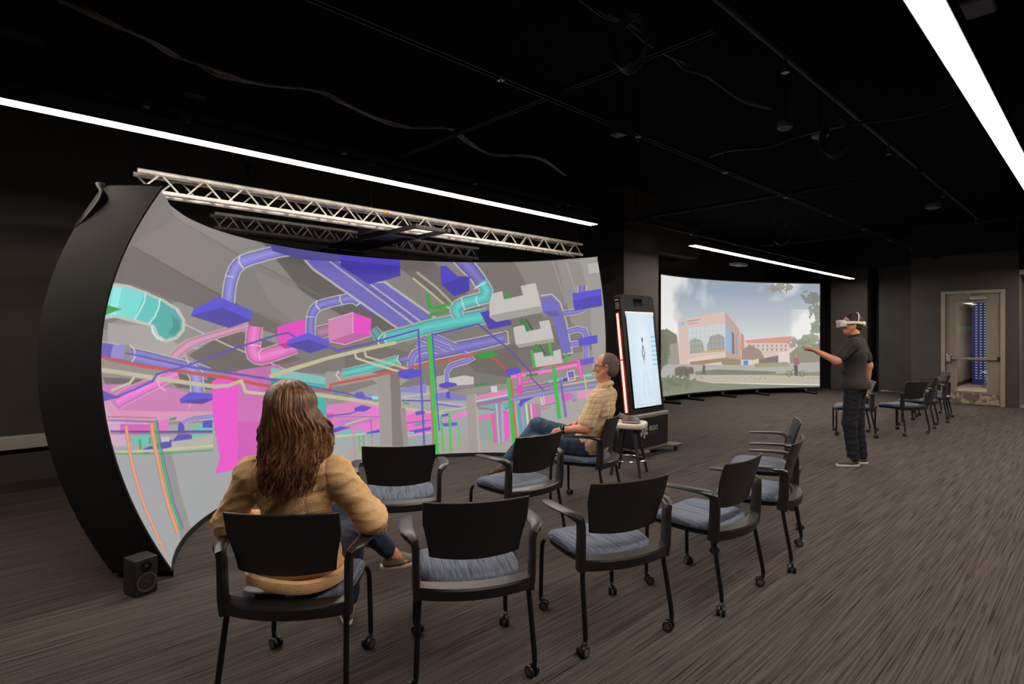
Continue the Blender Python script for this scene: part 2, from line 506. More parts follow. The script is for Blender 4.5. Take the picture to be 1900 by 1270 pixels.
G().box(-0.06, 0.02, 0.36, 0.45, 0.92, 1.10).build('latch_case', 'chrome', pb, bevel=0.012)
G().box(-0.05, 0.02, -0.46, -0.42, 0.97, 1.055).build('end_bracket', 'kiosk_dark', pb, bevel=0.005)
cl = G().box(-0.05, 0.02, -0.24, 0.04, 2.29, 2.37).build('door_closer', 'steel', t, bevel=0.006)
G().tube([(-0.02, -0.1, 2.38), (-0.09, 0.02, 2.42), (-0.03, 0.12, 2.44)], 0.009, 6).build('closer_arm', 'steel', cl)
G().tube([(-0.012, 0.40, 0.2), (-0.05, 0.40, 0.16)], 0.012, 8).build('door_stop', 'kiosk_dark', t)

# ---------------------------------------------------------------- linear ceiling lamps
def linear_lamp(x0, x1, y, label):
    t = thing('linear_lamp', label, 'lamp', ((x0 + x1) / 2, y, LAMP_Z), 0, 'linear ceiling lamps')
    L = (x1 - x0) / 2
    w = 0.058
    G().box(-L, L, -w - 0.006, -w, -0.004, 0.09).box(-L, L, w, w + 0.006, -0.004, 0.09).box(-L, L, -w, w, 0.03, 0.09).box(-L - 0.008, -L, -w - 0.006, w + 0.006, -0.004, 0.09).box(L, L + 0.008, -w - 0.006, w + 0.006, -0.004, 0.09).build('housing', 'lamp_body', t)
    G().box(-L, L, -w, w, -0.007, 0.02).build('diffuser', 'lamp', t)
    n = max(2, int(round((x1 - x0) / 2.4)) + 1)
    for i in range(n):
        x = -L + 0.2 + (2 * L - 0.4) * i / (n - 1)
        G().tube([(x, 0, 0.09), (x, 0, TOP - LAMP_Z)], 0.003, 5).build('suspension_cable', 'pipe_black', t)
    return t
linear_lamp(-2.4, 5.85, ROW_LEFT, 'long linear lamp running above the silver truss of the big curved screen')
linear_lamp(8.34, 16.3, ROW_LEFT, 'thin linear lamp hanging over the screen that shows a campus building')
linear_lamp(0.4, 15.6, ROW_RIGHT, 'wide bright linear lamp crossing the top right corner of the room')

# ---------------------------------------------------------------- pictures on screens: flat print, drawn shape by shape
def draw(shapes, W, H, bg):
    """paint filled outlines (red green blue, then x y x y ...) in order, rows bottom-up"""
    img = bg
    for line in shapes.strip().split('\n'):
        nums = np.array(line.split(), np.float32)
        col = nums[:3] / 255
        q = nums[3:].reshape(-1, 2)
        q[:, 0] *= W[1] / W[0]
        q[:, 1] *= H[1] / H[0]
        x0, y0 = q, np.roll(q, -1, 0)
        ya, yb = max(0, int(q[:, 1].min())), min(H[1] - 1, int(q[:, 1].max()) + 1)
        for y in range(ya, yb + 1):
            yy = y + 0.5
            m = (x0[:, 1] > yy) != (y0[:, 1] > yy)
            if not m.any():
                continue
            a, b = x0[m], y0[m]
            xs = np.sort(a[:, 0] + (yy - a[:, 1]) / (b[:, 1] - a[:, 1]) * (b[:, 0] - a[:, 0]))
            for k in range(0, len(xs) - 1, 2):
                i0, i1 = max(0, int(round(xs[k]))), min(W[1], int(round(xs[k + 1])))
                if i1 > i0:
                    img[y, i0:i1] = col
    return img

def smooth_noise(w, h, cells, seed, octaves=4):
    r = np.random.default_rng(seed)
    out = np.zeros((h, w), np.float32)
    amp = 1.0
    for o in range(octaves):
        cx, cy = max(2, int(cells * 2 ** o)), max(2, int(cells * 2 ** o * h / w))
        g = r.random((cy + 2, cx + 2)).astype(np.float32)
        xs, ys = np.linspace(0, cx, w), np.linspace(0, cy, h)
        xi, yi = xs.astype(int), ys.astype(int)
        fx, fy = xs - xi, ys - yi
        fx, fy = (fx * fx * (3 - 2 * fx))[None], (fy * fy * (3 - 2 * fy))[:, None]
        a = g[yi][:, xi] * (1 - fx) + g[yi][:, xi + 1] * fx
        b = g[yi + 1][:, xi] * (1 - fx) + g[yi + 1][:, xi + 1] * fx
        out += amp * (a * (1 - fy) + b * fy)
        amp *= 0.5
    return out / (2 - 2 ** (1 - octaves))

def blur(a, n):
    for ax in (0, 1):
        a = (np.roll(a, n, ax) + 2 * a + np.roll(a, -n, ax)) / 4
    return a

def picture(name, rgb, emit, base=0.25, rough=0.7, spec=0.2):
    h, w = rgb.shape[:2]
    im = bpy.data.images.new(name, w, h, alpha=False)
    px = np.ones((h, w, 4), np.float32)
    px[..., :3] = np.clip(rgb, 0, 1)
    im.pixels.foreach_set(px.ravel())
    im.pack()
    m = bpy.data.materials.new(name)
    m.use_nodes = True
    nt = m.node_tree
    b = nt.nodes['Principled BSDF']
    b.inputs['Roughness'].default_value = rough
    b.inputs['Specular IOR Level'].default_value = spec
    b.inputs['Base Color'].default_value = (base, base, base, 1)
    tx = nt.nodes.new('ShaderNodeTexImage')
    tx.image = im
    tx.extension = 'EXTEND'
    nt.links.new(tx.outputs[0], b.inputs['Emission Color'])
    b.inputs['Emission Strength'].default_value = emit
    return m

def uv_sheet(name, rows, mat, parent, uvs):
    g = G().grid(rows)
    me = bpy.data.meshes.new(name)
    me.from_pydata(g.v, [], g.f)
    lay = me.uv_layers.new(name='picture')
    flat = [uv for r in uvs for uv in r]
    for l in me.loops:
        lay.data[l.index].uv = flat[l.vertex_index]
    me.polygons.foreach_set('use_smooth', [True] * len(me.polygons))
    me.materials.append(mat)
    o = bpy.data.objects.new(name, me)
    COL.objects.link(o)
    o.parent = parent
    return o

MAIN_SHAPES = """
164 168 170 0 698 56 626 405 588 639 564 845 545 1036 530 1220 517 1400 506 1578 497 1755 491 1932 487 2109 486 2286 486 2464 489 2641 495 2819 502 2996 512 3173 523 3350 537 3525 552 3699 569 3872 586 4043 605 4213 624 4224 477 4240 334 4264 197 4294 66 4331 -58 4149 -82 3963 -101 3775 -117 3584 -129 3390 -136 3196 -138 3001 -136 2806 -129 2613 -118 2420 -102 2231 -82 2048 -128 1860 -165 1664 -193 1463 -213 1255 -223 1041 -223 818 -212 582 -187 320 -143 -22 -56 -120 151 -120 343 -120 524 -120 653 -120 687 -120 745 0 708 -120 679 -120 737 0 716 -120 687 -120 762
176 172 168 0 828 38 887 366 898 579 914 761 933 929 954 1088 977 1242 1003 1255 844 1252 708 1238 583 1074 586 905 593 726 601 530 613 295 631 -120 673 0 701 0 768
148 142 138 0 997 -112 948 325 934 540 911 720 884 883 853 1044 812 1199 774 1350 735 1497 694 1643 651 1798 635 1953 619 2109 603 2264 588 2420 573 2412 454 2401 337 2232 338 2063 341 1894 347 1726 355 1557 366 1388 379 1218 395 1044 413 864 434 674 458 499 506 290 556 -120 665 0 698 0 716 0 771 0 828
146 140 136 2736 605 2902 626 3068 648 3234 671 3399 695 3563 720 3725 745 3888 771 4049 796 4209 824 4210 702 4215 585 4049 545 3882 506 3712 467 3540 429 3367 393 3207 387 3047 382 2887 380 2726 380 2732 491
172 166 161 3761 424 3916 451 4069 479 4221 508 4237 357 4261 211 4292 72 4331 -58 4143 -82 3952 -103 3757 -118 3559 -130 3611 0 3661 136 3711 278
168 162 157 2024 97 2208 96 2393 100 2577 107 2760 118 2943 134 3123 154 3261 154 3399 156 3536 160 3545 29 3556 -95 3381 -105 3204 -111 3027 -113 2849 -112 2672 -107 2495 -98 2320 -85 2146 -68 1974 -48
140 135 131 -120 1556 229 1614 471 1569 718 1564 935 1540 1136 1503 1312 1464 1481 1417 1643 1363 1799 1300 1950 1231 2096 1156 2222 1077 2344 994 2464 908 2582 820 2738 924 2610 1027 2479 1128 2344 1224 2205 1314 2060 1398 1906 1452 1749 1500 1586 1542 1418 1577 1244 1605 1054 1627 854 1640 637 1640 391 1624 172 1632
132 126 122 110 1343 262 1420 376 1495 471 1569 718 1564 935 1540 1136 1503 1312 1464 1481 1417 1643 1363 1799 1300 1950 1231 2096 1156 2223 1062 2345 964 2230 894 2115 826 1960 899 1804 968 1644 1031 1480 1089 1312 1141 1159 1202 998 1255 825 1298 634 1331 414 1350
112 105 101 -120 1113 -120 1106 110 1343 414 1350 634 1331 825 1298 998 1255 1159 1202 1312 1141 1482 1074 1646 999 1805 917 1959 829 1804 832 1649 835 1498 907 1342 973 1181 1032 1012 1085 832 1129 614 1165 354 1186 0 1098 -120 1047
150 145 142 178 974 450 1021 653 1073 832 1129 1004 1094 1167 1052 1323 1005 1459 969 1593 929 1725 888 1649 817 1570 760 1404 783 1235 805 1063 830 883 853 685 891 458 923 145 947
170 166 163 130 973 441 974 664 971 778 915 883 853 969 769 807 790 633 812 436 835 175 857
108 101 97 1287 964 1410 924 1530 881 1649 835 1726 776 1803 722 1685 701 1567 681 1448 663 1310 673 1170 682 1071 734 969 783 1080 836 1185 898
98 92 88 1275 1630 1476 1606 1670 1574 1827 1495 1976 1406 2116 1309 2250 1204 2378 1092 2502 975 2405 949 2308 924 2176 1022 2041 1115 1902 1203 1756 1283 1612 1414 1453 1530
140 134 130 1344 1408 1486 1372 1623 1330 1756 1283 1879 1202 1995 1114 2108 1021 1953 995 1799 969 1671 1079 1535 1181 1445 1299
134 127 123 1920 1606 2071 1610 2222 1611 2373 1610 2524 1607 2647 1474 2762 1332 2869 1183 2972 1030 2855 976 2738 924 2617 1053 2491 1179 2360 1298 2222 1410 2076 1513
110 103 99 2351 1613 2523 1611 2695 1607 2811 1502 2921 1393 3026 1279 3128 1161 3030 1122 2931 1082 2798 1226 2658 1364 2510 1494
134 128 123 2693 1625 2821 1625 2950 1624 3095 1501 3234 1372 3367 1238 3247 1200 3128 1161 3026 1284 2921 1403 2810 1517
116 109 105 3034 1635 3205 1640 3376 1641 3439 1444 3499 1239 3560 1028 3462 976 3364 923 3257 1082 3147 1239 3093 1442
136 130 126 3333 1642 3461 1646 3589 1648 3717 1648 3738 1443 3763 1228 3661 1155 3561 1080 3487 1273 3412 1462
150 145 141 3676 1664 3817 1657 3958 1647 4096 1635 4072 1444 4058 1243 4053 1034 4057 822 3906 922 3754 1025 3724 1246 3699 1460
166 160 156 3859 1605 3964 1607 4069 1607 4051 1439 4040 1263 4036 1082 4039 896 4048 727 4063 578 3909 571 3901 714 3895 871 3895 1048 3900 1222 3877 1418
112 105 100 3286 817 3416 888 3546 958 3677 1026 3713 871 3751 732 3617 667 3482 602 3325 601 3306 707
104 97 93 3052 728 3208 771 3364 817 3364 686 3365 559 3247 548 3129 537 2990 507 2851 478 2736 605 2894 665
120 113 108 2736 605 2855 666 2973 728 3051 601 3168 579 3286 558 3287 508 3148 491 3009 475 2869 447 2729 420
112 106 102 2114 743 2232 779 2348 822 2465 786 2582 753 2501 611 2370 615 2240 620 2110 626
160 155 151 1970 633 2118 626 2266 619 2421 583 2577 547 2454 477 2329 411 2206 445 2085 479 1963 513
128 122 118 1959 513 2131 534 2302 558 2339 529 2218 496 2096 466
106 99 95 67 739 354 713 549 692 734 633 575 648 394 665 157 687
104 98 95 746 712 892 692 1032 672 1166 651 1156 579 1014 599 867 620
96 90 87 190 1346 415 1345 593 1329 750 1303 952 1260 1137 1204 1310 1138 1313 1145 1139 1211 953 1266 751 1309 595 1335 417 1350 191 1351
118 112 108 472 1567 718 1561 935 1537 1135 1499 1312 1461 1480 1414 1642 1359 1798 1296 1949 1227 2095 1151 2098 1160 1951 1235 1800 1304 1644 1366 1482 1421 1313 1468 1136 1506 936 1543 718 1566 471 1572
170 166 160 3736 1659 3762 1519 3789 1373 3818 1224 3825 1227 3796 1376 3769 1521 3744 1661
160 156 150 3630 1666 3659 1525 3689 1378 3720 1228 3727 1231 3696 1381 3667 1527 3638 1668
190 187 184 885 996 1014 948 1135 895 1253 839 1411 772 1566 709 1718 642 1724 651 1571 718 1416 781 1257 850 1140 906 1018 958 889 1005
170 166 162 884 850 989 873 1091 897 1231 924 1369 952 1366 961 1229 931 1089 905 986 880 881 857
190 188 184 3915 1555 4040 1561 4034 1475 3912 1472
206 126 182 -120 730 316 691 544 666 736 644 879 609 1016 573 1147 537 1125 424 984 442 838 461 685 482 510 518 304 558 -72 617 -120 702
224 150 190 0 730 274 589 508 553 701 521 853 499 997 479 1136 459 1122 413 945 437 761 463 561 493 325 528 -120 632
214 170 200 0 698 156 580 322 549 317 493 306 438 108 469 -120 558
226 88 190 254 537 447 506 608 479 597 430 435 463 238 500
232 120 196 610 484 742 478 717 424 600 435
226 170 205 928 499 955 530 984 578 976 580 947 532 921 502
196 192 187 879 756 932 787 990 819 1076 852 1182 886 1300 924 1422 964 1402 1016 1278 980 1158 945 1047 915 945 883 875 840 818 798
178 123 153 874 759 928 790 987 824 1074 857 1180 892 1298 930 1420 970 1404 1010 1280 974 1161 940 1049 910 949 878 879 835 823 795
208 144 178 867 764 921 796 982 831 1070 865 1177 898 1295 936 1417 976 1406 1005 1283 968 1163 933 1053 903 954 871 886 829 830 790
222 158 192 857 772 911 805 974 843 1065 876 1174 908 1292 945 1414 984 1410 996 1287 958 1167 923 1058 892 962 859 897 819 841 782
205 190 196 1395 989 1392 893 1389 800 1409 742 1459 708 1512 698 1574 709 1670 733 1778 766 1736 889 1630 846 1542 814 1509 806 1508 806 1513 802 1510 812 1512 880 1517 975
199 101 168 1403 989 1399 892 1396 800 1415 745 1462 713 1512 705 1572 714 1667 740 1775 772 1738 882 1633 838 1544 807 1509 799 1505 799 1507 798 1503 811 1505 881 1510 976
232 118 196 1418 987 1414 891 1411 802 1428 752 1469 725 1512 718 1568 728 1663 752 1770 785 1744 865 1638 823 1549 793 1510 786 1499 787 1494 791 1488 810 1490 883 1495 978
246 132 210 1440 984 1436 888 1433 804 1448 763 1478 743 1511 738 1563 747 1656 772 1763 806 1752 841 1646 799 1555 774 1511 766 1491 769 1475 780 1466 807 1468 885 1472 981
240 190 220 1405 836 1508 825 1508 834 1406 845
240 190 220 1503 735 1497 782 1534 808 1529 815 1488 785 1495 735
238 70 198 1618 981 1717 1016 1815 1052 1826 887 1730 860 1633 835
190 60 160 1633 835 1730 865 1826 896 1804 832 1688 799
196 192 187 1933 876 2017 904 1986 1019 1902 990
146 103 129 1931 883 2015 911 1988 1012 1904 983
170 120 150 1927 897 2012 926 1992 998 1908 969
184 134 164 1922 918 2006 947 1998 977 1913 948
214 134 184 1985 1047 2072 1083 2159 1119 2171 914 2085 885 1998 857
238 72 200 2159 1119 2297 1064 2300 914 2171 933
196 98 164 1998 857 2084 894 2171 933 2300 914 2208 872 2115 831
226 190 212 1986 1043 2071 1079 2157 1114 2168 933 2174 933 2162 1125 2073 1087 1983 1051
226 190 212 1997 853 2115 822 2209 860 2302 900 2299 908 2207 868 2114 830 1999 860
198 196 190 -120 1132 120 1162 316 1175 527 1163 712 1133 849 1089 923 1016 930 945 876 888 785 869 710 890 663 949 650 968 536 978 389 994 240 1002 -34 982 0 1106
120 226 220 -120 1117 324 1165 512 1150 497 1077 474 1006 365 1008 232 1015 10 998 -13 1066
92 202 196 512 1150 682 1124 657 1055 626 986 474 1006 497 1077
78 176 170 682 1124 825 1077 898 1011 904 952 857 906 783 890 720 917 685 962 667 978 626 986 657 1055
64 150 146 800 1052 882 1004 886 951 843 916 797 923 834 978
188 236 230 511 1156 525 1107 496 1045 462 1002 478 998 513 1041 543 1105 528 1157
188 236 230 662 1139 673 1086 653 1028 611 983 625 977 668 1024 689 1084 678 1139
196 236 236 636 970 658 927 704 892 754 877 759 890 714 903 675 933 654 972
150 240 235 87 1141 225 1151 243 1084 248 1016 124 1010 115 1077
52 160 66 -9 1054 311 1050 -6 995
196 192 187 -33 812 215 794 405 775 556 754 689 733 812 710 929 687 1033 660 1102 641 1137 707 1067 729 960 756 843 781 721 805 587 832 438 857 248 877 33 889
115 108 172 -29 816 218 798 407 779 557 758 691 737 815 715 931 691 1035 665 1105 645 1134 702 1065 724 958 751 841 776 719 800 586 827 436 852 247 872 32 885
134 126 200 -14 825 223 808 412 787 562 767 696 746 818 723 935 700 1040 673 1109 653 1130 694 1061 715 955 743 838 767 715 791 582 816 433 841 243 862 26 875
148 140 214 2 839 230 823 418 801 568 780 702 759 824 736 941 712 1046 685 1115 665 1124 682 1055 703 949 730 833 755 710 778 577 799 427 824 239 846 17 860
98 88 190 -7 884 255 869 214 797 17 816
150 140 210 256 866 402 865 393 797 231 796
146 140 134 402 865 460 861 462 780 393 788
214 210 206 444 862 500 831 501 794 468 777 478 773 512 791 511 834 452 866
214 210 206 948 768 970 725 942 688 950 685 980 725 956 770
196 192 187 935 700 964 663 960 578 1074 573 1077 687 1013 739
129 125 182 944 704 975 665 971 578 1063 573 1066 685 1004 734
150 146 212 953 708 988 668 984 577 1050 574 1054 682 996 730
164 160 226 966 714 1007 672 1003 576 1031 575 1034 678 983 724
226 170 210 296 589 510 605 710 631 889 668 865 715 673 691 455 674 220 650
201 101 177 291 593 507 609 708 636 887 673 868 710 676 686 459 670 226 646
234 118 206 283 600 500 617 703 643 885 678 870 705 681 679 466 662 236 639
248 132 220 270 612 491 630 697 654 881 686 875 697 687 669 477 649 251 628
240 190 225 700 678 712 639 763 612 770 616 721 642 709 679
88 78 208 866 559 956 588 1131 560 1137 526 1037 514 870 541
72 62 170 867 547 947 549 1041 540 1134 532 1037 514
244 78 208 1135 630 1233 649 1329 671 1316 556 1294 444 1262 335 1220 232 1168 134 977 149 1060 216 1083 315 1097 416 1121 521
210 112 184 1330 678 1489 688 1646 700 1636 577 1618 455 1591 338 1434 358 1276 380 1301 477 1319 576
214 86 186 1276 380 1434 358 1591 338 1552 214 1502 96 1336 113 1168 134 1230 253
178 92 152 1464 696 1478 594 1486 492 1490 492 1482 594 1468 696
178 92 152 1480 695 1492 592 1498 491 1502 491 1496 593 1484 695
178 92 152 1495 694 1505 591 1510 489 1514 490 1509 592 1499 694
178 92 152 1511 693 1519 590 1522 488 1526 488 1523 591 1515 694
178 92 152 1527 692 1533 589 1533 487 1537 487 1537 589 1530 693
178 92 152 1542 691 1547 588 1545 486 1549 486 1551 588 1546 692
178 92 152 1558 691 1560 587 1557 485 1561 484 1564 587 1562 691
178 92 152 1573 690 1574 586 1569 483 1573 483 1578 586 1577 690
178 92 152 1589 689 1588 585 1580 482 1584 482 1592 585 1593 689
58 178 172 1574 628 1704 602 1834 577 1963 550 1950 414 1929 282 1901 155 1864 35 1765 50 1666 67 1687 196 1699 331 1700 470 1557 498
132 196 192 1579 683 1709 654 1838 625 1967 595 1963 543 1833 569 1704 595 1574 621
24 150 146 1573 614 1683 595 1793 577 1787 519 1677 543 1568 566
96 140 136 2012 525 2059 529 2056 457 2005 465
36 150 60 2064 460 2126 452 2124 429 2061 438
150 146 146 621 344 691 329 660 229 614 135 580 61 535 -9 370 -3 455 62 523 135 565 201 597 271
104 196 190 379 457 573 445 582 373 367 426
104 196 190 884 394 993 411 1098 431 1062 327 962 326 859 326 836 353
182 180 170 706 368 890 354 1065 344 1039 279 901 299 758 322 607 347
84 72 190 819 447 865 447 849 389 900 369 891 351 718 371 787 390
78 66 186 437 393 632 383 723 380 703 347 577 358 439 373
84 74 196 1013 424 1089 418 1075 378 1000 391
196 192 187 854 427 909 436 970 434 1035 430 1073 428 1102 425 1107 453 1077 455 1039 457 973 460 904 462 842 451
120 115 177 853 430 909 440 971 437 1036 433 1073 431 1103 429 1106 450 1076 451 1038 453 973 457 905 459 844 448
140 134 206 851 432 908 442 971 440 1036 436 1074 434 1104 432 1106 447 1076 449 1038 451 972 454 905 456 845 446
154 148 220 849 436 908 446 971 444 1037 440 1074 438 1104 436 1105 442 1075 444 1038 446 972 450 906 452 847 442
206 198 158 72 450 384 389 607 346 758 320 901 298 1039 278 1044 291 906 311 764 333 613 357 392 399 85 458
56 170 80 33 456 370 385 599 335 750 308 892 283 1029 260 1032 266 895 289 752 314 603 341 375 390 42 460
88 68 150 76 531 325 487 502 454 657 425 799 400 934 376 1065 354 1069 364 938 386 803 409 662 433 507 462 330 494 84 537
170 110 130 67 526 320 481 498 447 653 417 795 393 931 369 1062 348 1065 353 933 375 798 398 656 422 501 451 323 485 72 529
120 100 190 70 576 313 536 485 506 634 479 636 485 488 512 317 541 75 580
200 190 210 57 566 306 526 480 497 630 471 632 475 482 500 309 529 60 569
190 100 110 83 586 322 550 493 522 642 497 644 501 496 526 325 554 87 590
52 172 72 423 438 404 399 427 396 446 435
52 172 72 530 428 512 402 532 398 550 424
214 206 160 313 450 296 417 315 414 333 447
36 160 60 752 479 817 477 803 466 752 468
200 196 190 646 406 712 396 700 374 635 387
194 130 101 308 519 297 495 283 467 265 426 242 374 214 303 181 233 156 174 133 123 103 79 64 40 109 28 149 68 182 112 204 165 226 224 262 295 291 366 312 419 330 460 339 489 347 514
226 152 118 314 518 303 494 290 465 272 425 249 373 221 302 187 231 163 173 140 121 109 77 70 39 103 30 143 69 176 113 198 166 219 225 255 296 284 367 305 420 323 461 333 490 341 514
240 166 132 322 517 312 493 300 464 281 423 260 371 231 301 197 230 174 171 151 119 119 75 80 36 94 32 133 71 166 116 188 168 210 227 245 298 274 369 296 421 313 462 325 491 334 515
190 127 99 567 487 558 452 547 415 538 381 525 333 489 246 438 157 402 91 365 33 413 23 451 82 488 148 537 238 571 327 584 376 592 410 603 447 612 482
222 148 116 573 486 564 451 554 415 544 380 531 332 496 245 445 156 409 90 372 31 407 24 445 83 481 150 530 240 565 328 578 377 586 411 596 447 606 483
236 162 130 583 485 574 450 563 413 554 379 541 330 506 243 456 154 419 88 382 29 396 26 434 85 471 151 520 241 555 329 568 378 577 412 587 448 596 484
40 176 84 624 491 599 406 577 322 543 229 492 143 467 83 433 26 457 22 489 79 514 139 563 226 597 319 619 404 643 489
80 80 190 644 488 624 402 602 317 568 223 519 136 496 80 467 26 477 24 505 78 528 134 577 222 610 316 632 401 652 488
190 187 180 1285 1135 1273 1211 1262 1278 1259 1332 1263 1370 1273 1393 1292 1412 1328 1434 1382 1458 1448 1489 1527 1520 1628 1551 1740 1582 1684 1677 1570 1644 1463 1610 1378 1576 1309 1546 1248 1520 1196 1491 1161 1453 1142 1406 1141 1349 1149 1285 1163 1212 1176 1137
118 113 185 1274 1135 1262 1211 1251 1279 1248 1333 1252 1374 1262 1399 1283 1420 1320 1442 1375 1467 1441 1498 1520 1530 1622 1560 1735 1592 1690 1667 1576 1634 1470 1601 1385 1568 1316 1537 1257 1512 1206 1484 1172 1448 1154 1403 1153 1347 1161 1284 1174 1212 1187 1137
138 132 216 1262 1136 1250 1211 1238 1280 1234 1335 1238 1378 1250 1406 1273 1429 1312 1452 1367 1477 1434 1508 1514 1540 1616 1571 1729 1603 1696 1657 1583 1624 1477 1591 1393 1558 1325 1528 1266 1503 1217 1475 1184 1441 1168 1399 1166 1345 1174 1283 1187 1212 1200 1136
152 146 230 1244 1136 1231 1212 1220 1281 1215 1338 1218 1384 1231 1417 1256 1443 1299 1467 1355 1492 1422 1523 1503 1555 1607 1587 1719 1619 1706 1641 1593 1609 1488 1576 1406 1544 1338 1513 1279 1488 1234 1462 1204 1431 1188 1393 1186 1342 1193 1282 1205 1212 1218 1136
206 203 214 1189 1486 1203 1441 1263 1401 1270 1409 1215 1446 1203 1487
206 203 220 1148 1332 1217 1333 1215 1341 1145 1339
90 82 216 960 1046 974 1097 1062 1141 1146 1188 1284 1147 1416 1102 1427 1028 1267 967 1117 1009
74 66 168 960 1046 1077 1079 1190 1114 1311 1073 1427 1028 1267 967 1117 1009
190 187 182 1902 904 1899 983 1897 1048 1901 1084 1910 1106 1918 1118 1939 1132 2001 1157 2070 1178 2117 1192 2144 1195 2160 1188 2182 1171 2222 1246 2192 1271 2147 1293 2094 1287 2041 1271 1968 1247 1899 1219 1859 1193 1837 1158 1824 1114 1820 1058 1823 985 1827 906
106 101 175 1894 904 1890 983 1888 1050 1893 1088 1902 1112 1912 1127 1935 1142 1997 1166 2067 1189 2115 1202 2144 1205 2163 1197 2186 1179 2217 1237 2188 1262 2147 1283 2097 1277 2045 1261 1972 1237 1903 1210 1865 1185 1845 1153 1832 1111 1829 1057 1832 985 1835 906
124 118 204 1885 904 1882 983 1880 1051 1884 1091 1894 1118 1905 1135 1930 1152 1994 1176 2064 1199 2112 1213 2144 1216 2167 1206 2191 1187 2213 1229 2185 1253 2147 1272 2099 1267 2048 1251 1976 1228 1908 1200 1872 1177 1853 1147 1841 1108 1837 1056 1840 984 1843 906
138 132 218 1873 905 1870 984 1867 1052 1871 1096 1882 1126 1896 1147 1924 1166 1989 1191 2060 1214 2108 1229 2145 1232 2172 1220 2197 1199 2207 1217 2180 1239 2146 1255 2103 1251 2053 1236 1981 1213 1915 1187 1882 1165 1865 1138 1854 1103 1850 1055 1852 984 1856 905
206 203 214 1877 1216 1876 1167 1914 1126 1920 1133 1885 1172 1887 1215
206 203 214 2041 1267 2048 1219 2074 1180 2081 1187 2057 1222 2051 1267
206 203 214 2203 1257 2205 1212 2178 1188 2184 1178 2215 1205 2213 1256
206 203 220 1822 1067 1893 1065 1892 1072 1821 1074
96 90 176 2215 1238 2249 1220 2375 1145 2498 1067 2619 986 2541 965 2431 1036 2320 1104 2206 1169
186 182 176 1560 1620 1720 1612 1878 1601 2043 1520 2199 1430 2348 1331 2491 1225 2627 1114 2760 997 2627 981 2494 965 2363 1077 2228 1184 2088 1284 1941 1377 1786 1462 1677 1544
112 105 192 1596 1621 1764 1604 1925 1523 2077 1433 2222 1334 2360 1228 2491 1114 2619 996 2509 975 2377 1089 2240 1198 2097 1300 1947 1394 1789 1479 1695 1553
104 97 186 1812 1593 1853 1598 2018 1521 2174 1434 2323 1340 2465 1238 2603 1130 2736 1018 2642 997 2518 1112 2389 1222 2256 1326 2115 1424 1967 1513
186 182 176 2225 1391 2370 1410 2525 1296 2672 1176 2814 1050 2697 997 2585 1102 2470 1203 2350 1300
110 103 190 2259 1384 2356 1394 2504 1286 2646 1171 2782 1050 2697 1018 2557 1146 2412 1269
84 78 150 1386 1603 1564 1612 1740 1617 1873 1618 2005 1616 2008 1546 1848 1538 1688 1527 1564 1543 1437 1556
66 56 168 1968 1621 2126 1626 2284 1629 2443 1629 2474 1463 2361 1418 2249 1374 2127 1444 2001 1510
78 66 200 1968 1621 1999 1633 2148 1631 2296 1627 2444 1620 2457 1547 2301 1555 2144 1560 1986 1562
159 154 125 2567 1440 2717 1307 2806 1218 2893 1125 2904 1143 2817 1235 2727 1325 2576 1457
186 180 146 2568 1442 2719 1310 2808 1220 2894 1128 2903 1141 2815 1233 2726 1322 2575 1455
200 194 160 2570 1446 2721 1314 2810 1224 2897 1132 2900 1137 2813 1229 2724 1319 2573 1451
144 137 120 2589 1493 2672 1427 2753 1357 2835 1264 2914 1167 2928 1186 2848 1282 2766 1377 2684 1446 2599 1512
168 160 140 2590 1496 2674 1429 2755 1361 2837 1266 2916 1169 2926 1183 2846 1280 2764 1374 2682 1443 2598 1510
182 174 154 2592 1500 2676 1433 2758 1364 2840 1270 2919 1174 2923 1179 2844 1276 2761 1370 2680 1439 2596 1506
24 164 52 2683 1302 2709 1163 2780 1164 2876 1208 2868 1237 2775 1195 2728 1194 2707 1308
30 160 56 2733 1048 2735 1097 2783 1115 2900 1158 2895 1183 2777 1140 2716 1116 2713 1050
196 192 187 2288 949 2328 863 2388 812 2432 913 2382 944 2340 999
73 129 125 2292 953 2331 869 2391 818 2429 907 2378 938 2335 995
86 150 146 2298 959 2338 879 2397 830 2424 895 2372 928 2329 989
100 164 160 2307 968 2348 893 2405 849 2416 876 2362 914 2320 980
178 172 166 2409 806 2523 844 2637 882 2751 923 2887 956 3023 989 3160 1023 3136 1184 2997 1147 2859 1109 2721 1071 2607 1027 2493 983 2379 939
67 165 159 2406 819 2520 857 2634 896 2748 936 2885 969 3021 1003 3158 1036 3138 1171 3000 1133 2862 1096 2724 1058 2610 1013 2496 970 2382 927
78 192 186 2403 834 2517 873 2631 912 2745 953 2882 987 3018 1021 3156 1055 3141 1152 3003 1116 2865 1078 2728 1041 2614 997 2500 954 2386 911
92 206 200 2398 856 2512 896 2626 937 2740 979 2877 1013 3014 1049 3151 1084 3146 1124 3007 1088 2870 1052 2733 1015 2619 973 2505 930 2391 889
190 226 222 2360 822 2359 881 2396 930 2390 937 2351 885 2352 822
190 226 222 2422 834 2399 883 2412 932 2405 936 2390 882 2415 829
190 186 182 2840 1628 2887 1577 2932 1526 2978 1479 3014 1440 3033 1408 3049 1377 3144 1447 3126 1482 3101 1523 3065 1575 3024 1628 2979 1678 2931 1727
96 89 159 2848 1636 2895 1586 2940 1534 2986 1488 3022 1448 3042 1415 3058 1384 3135 1440 3117 1475 3092 1515 3057 1566 3016 1619 2971 1669 2923 1719
112 104 186 2858 1648 2905 1598 2951 1547 2996 1499 3032 1457 3052 1424 3069 1392 3124 1432 3106 1466 3083 1505 3047 1556 3005 1608 2961 1658 2912 1708
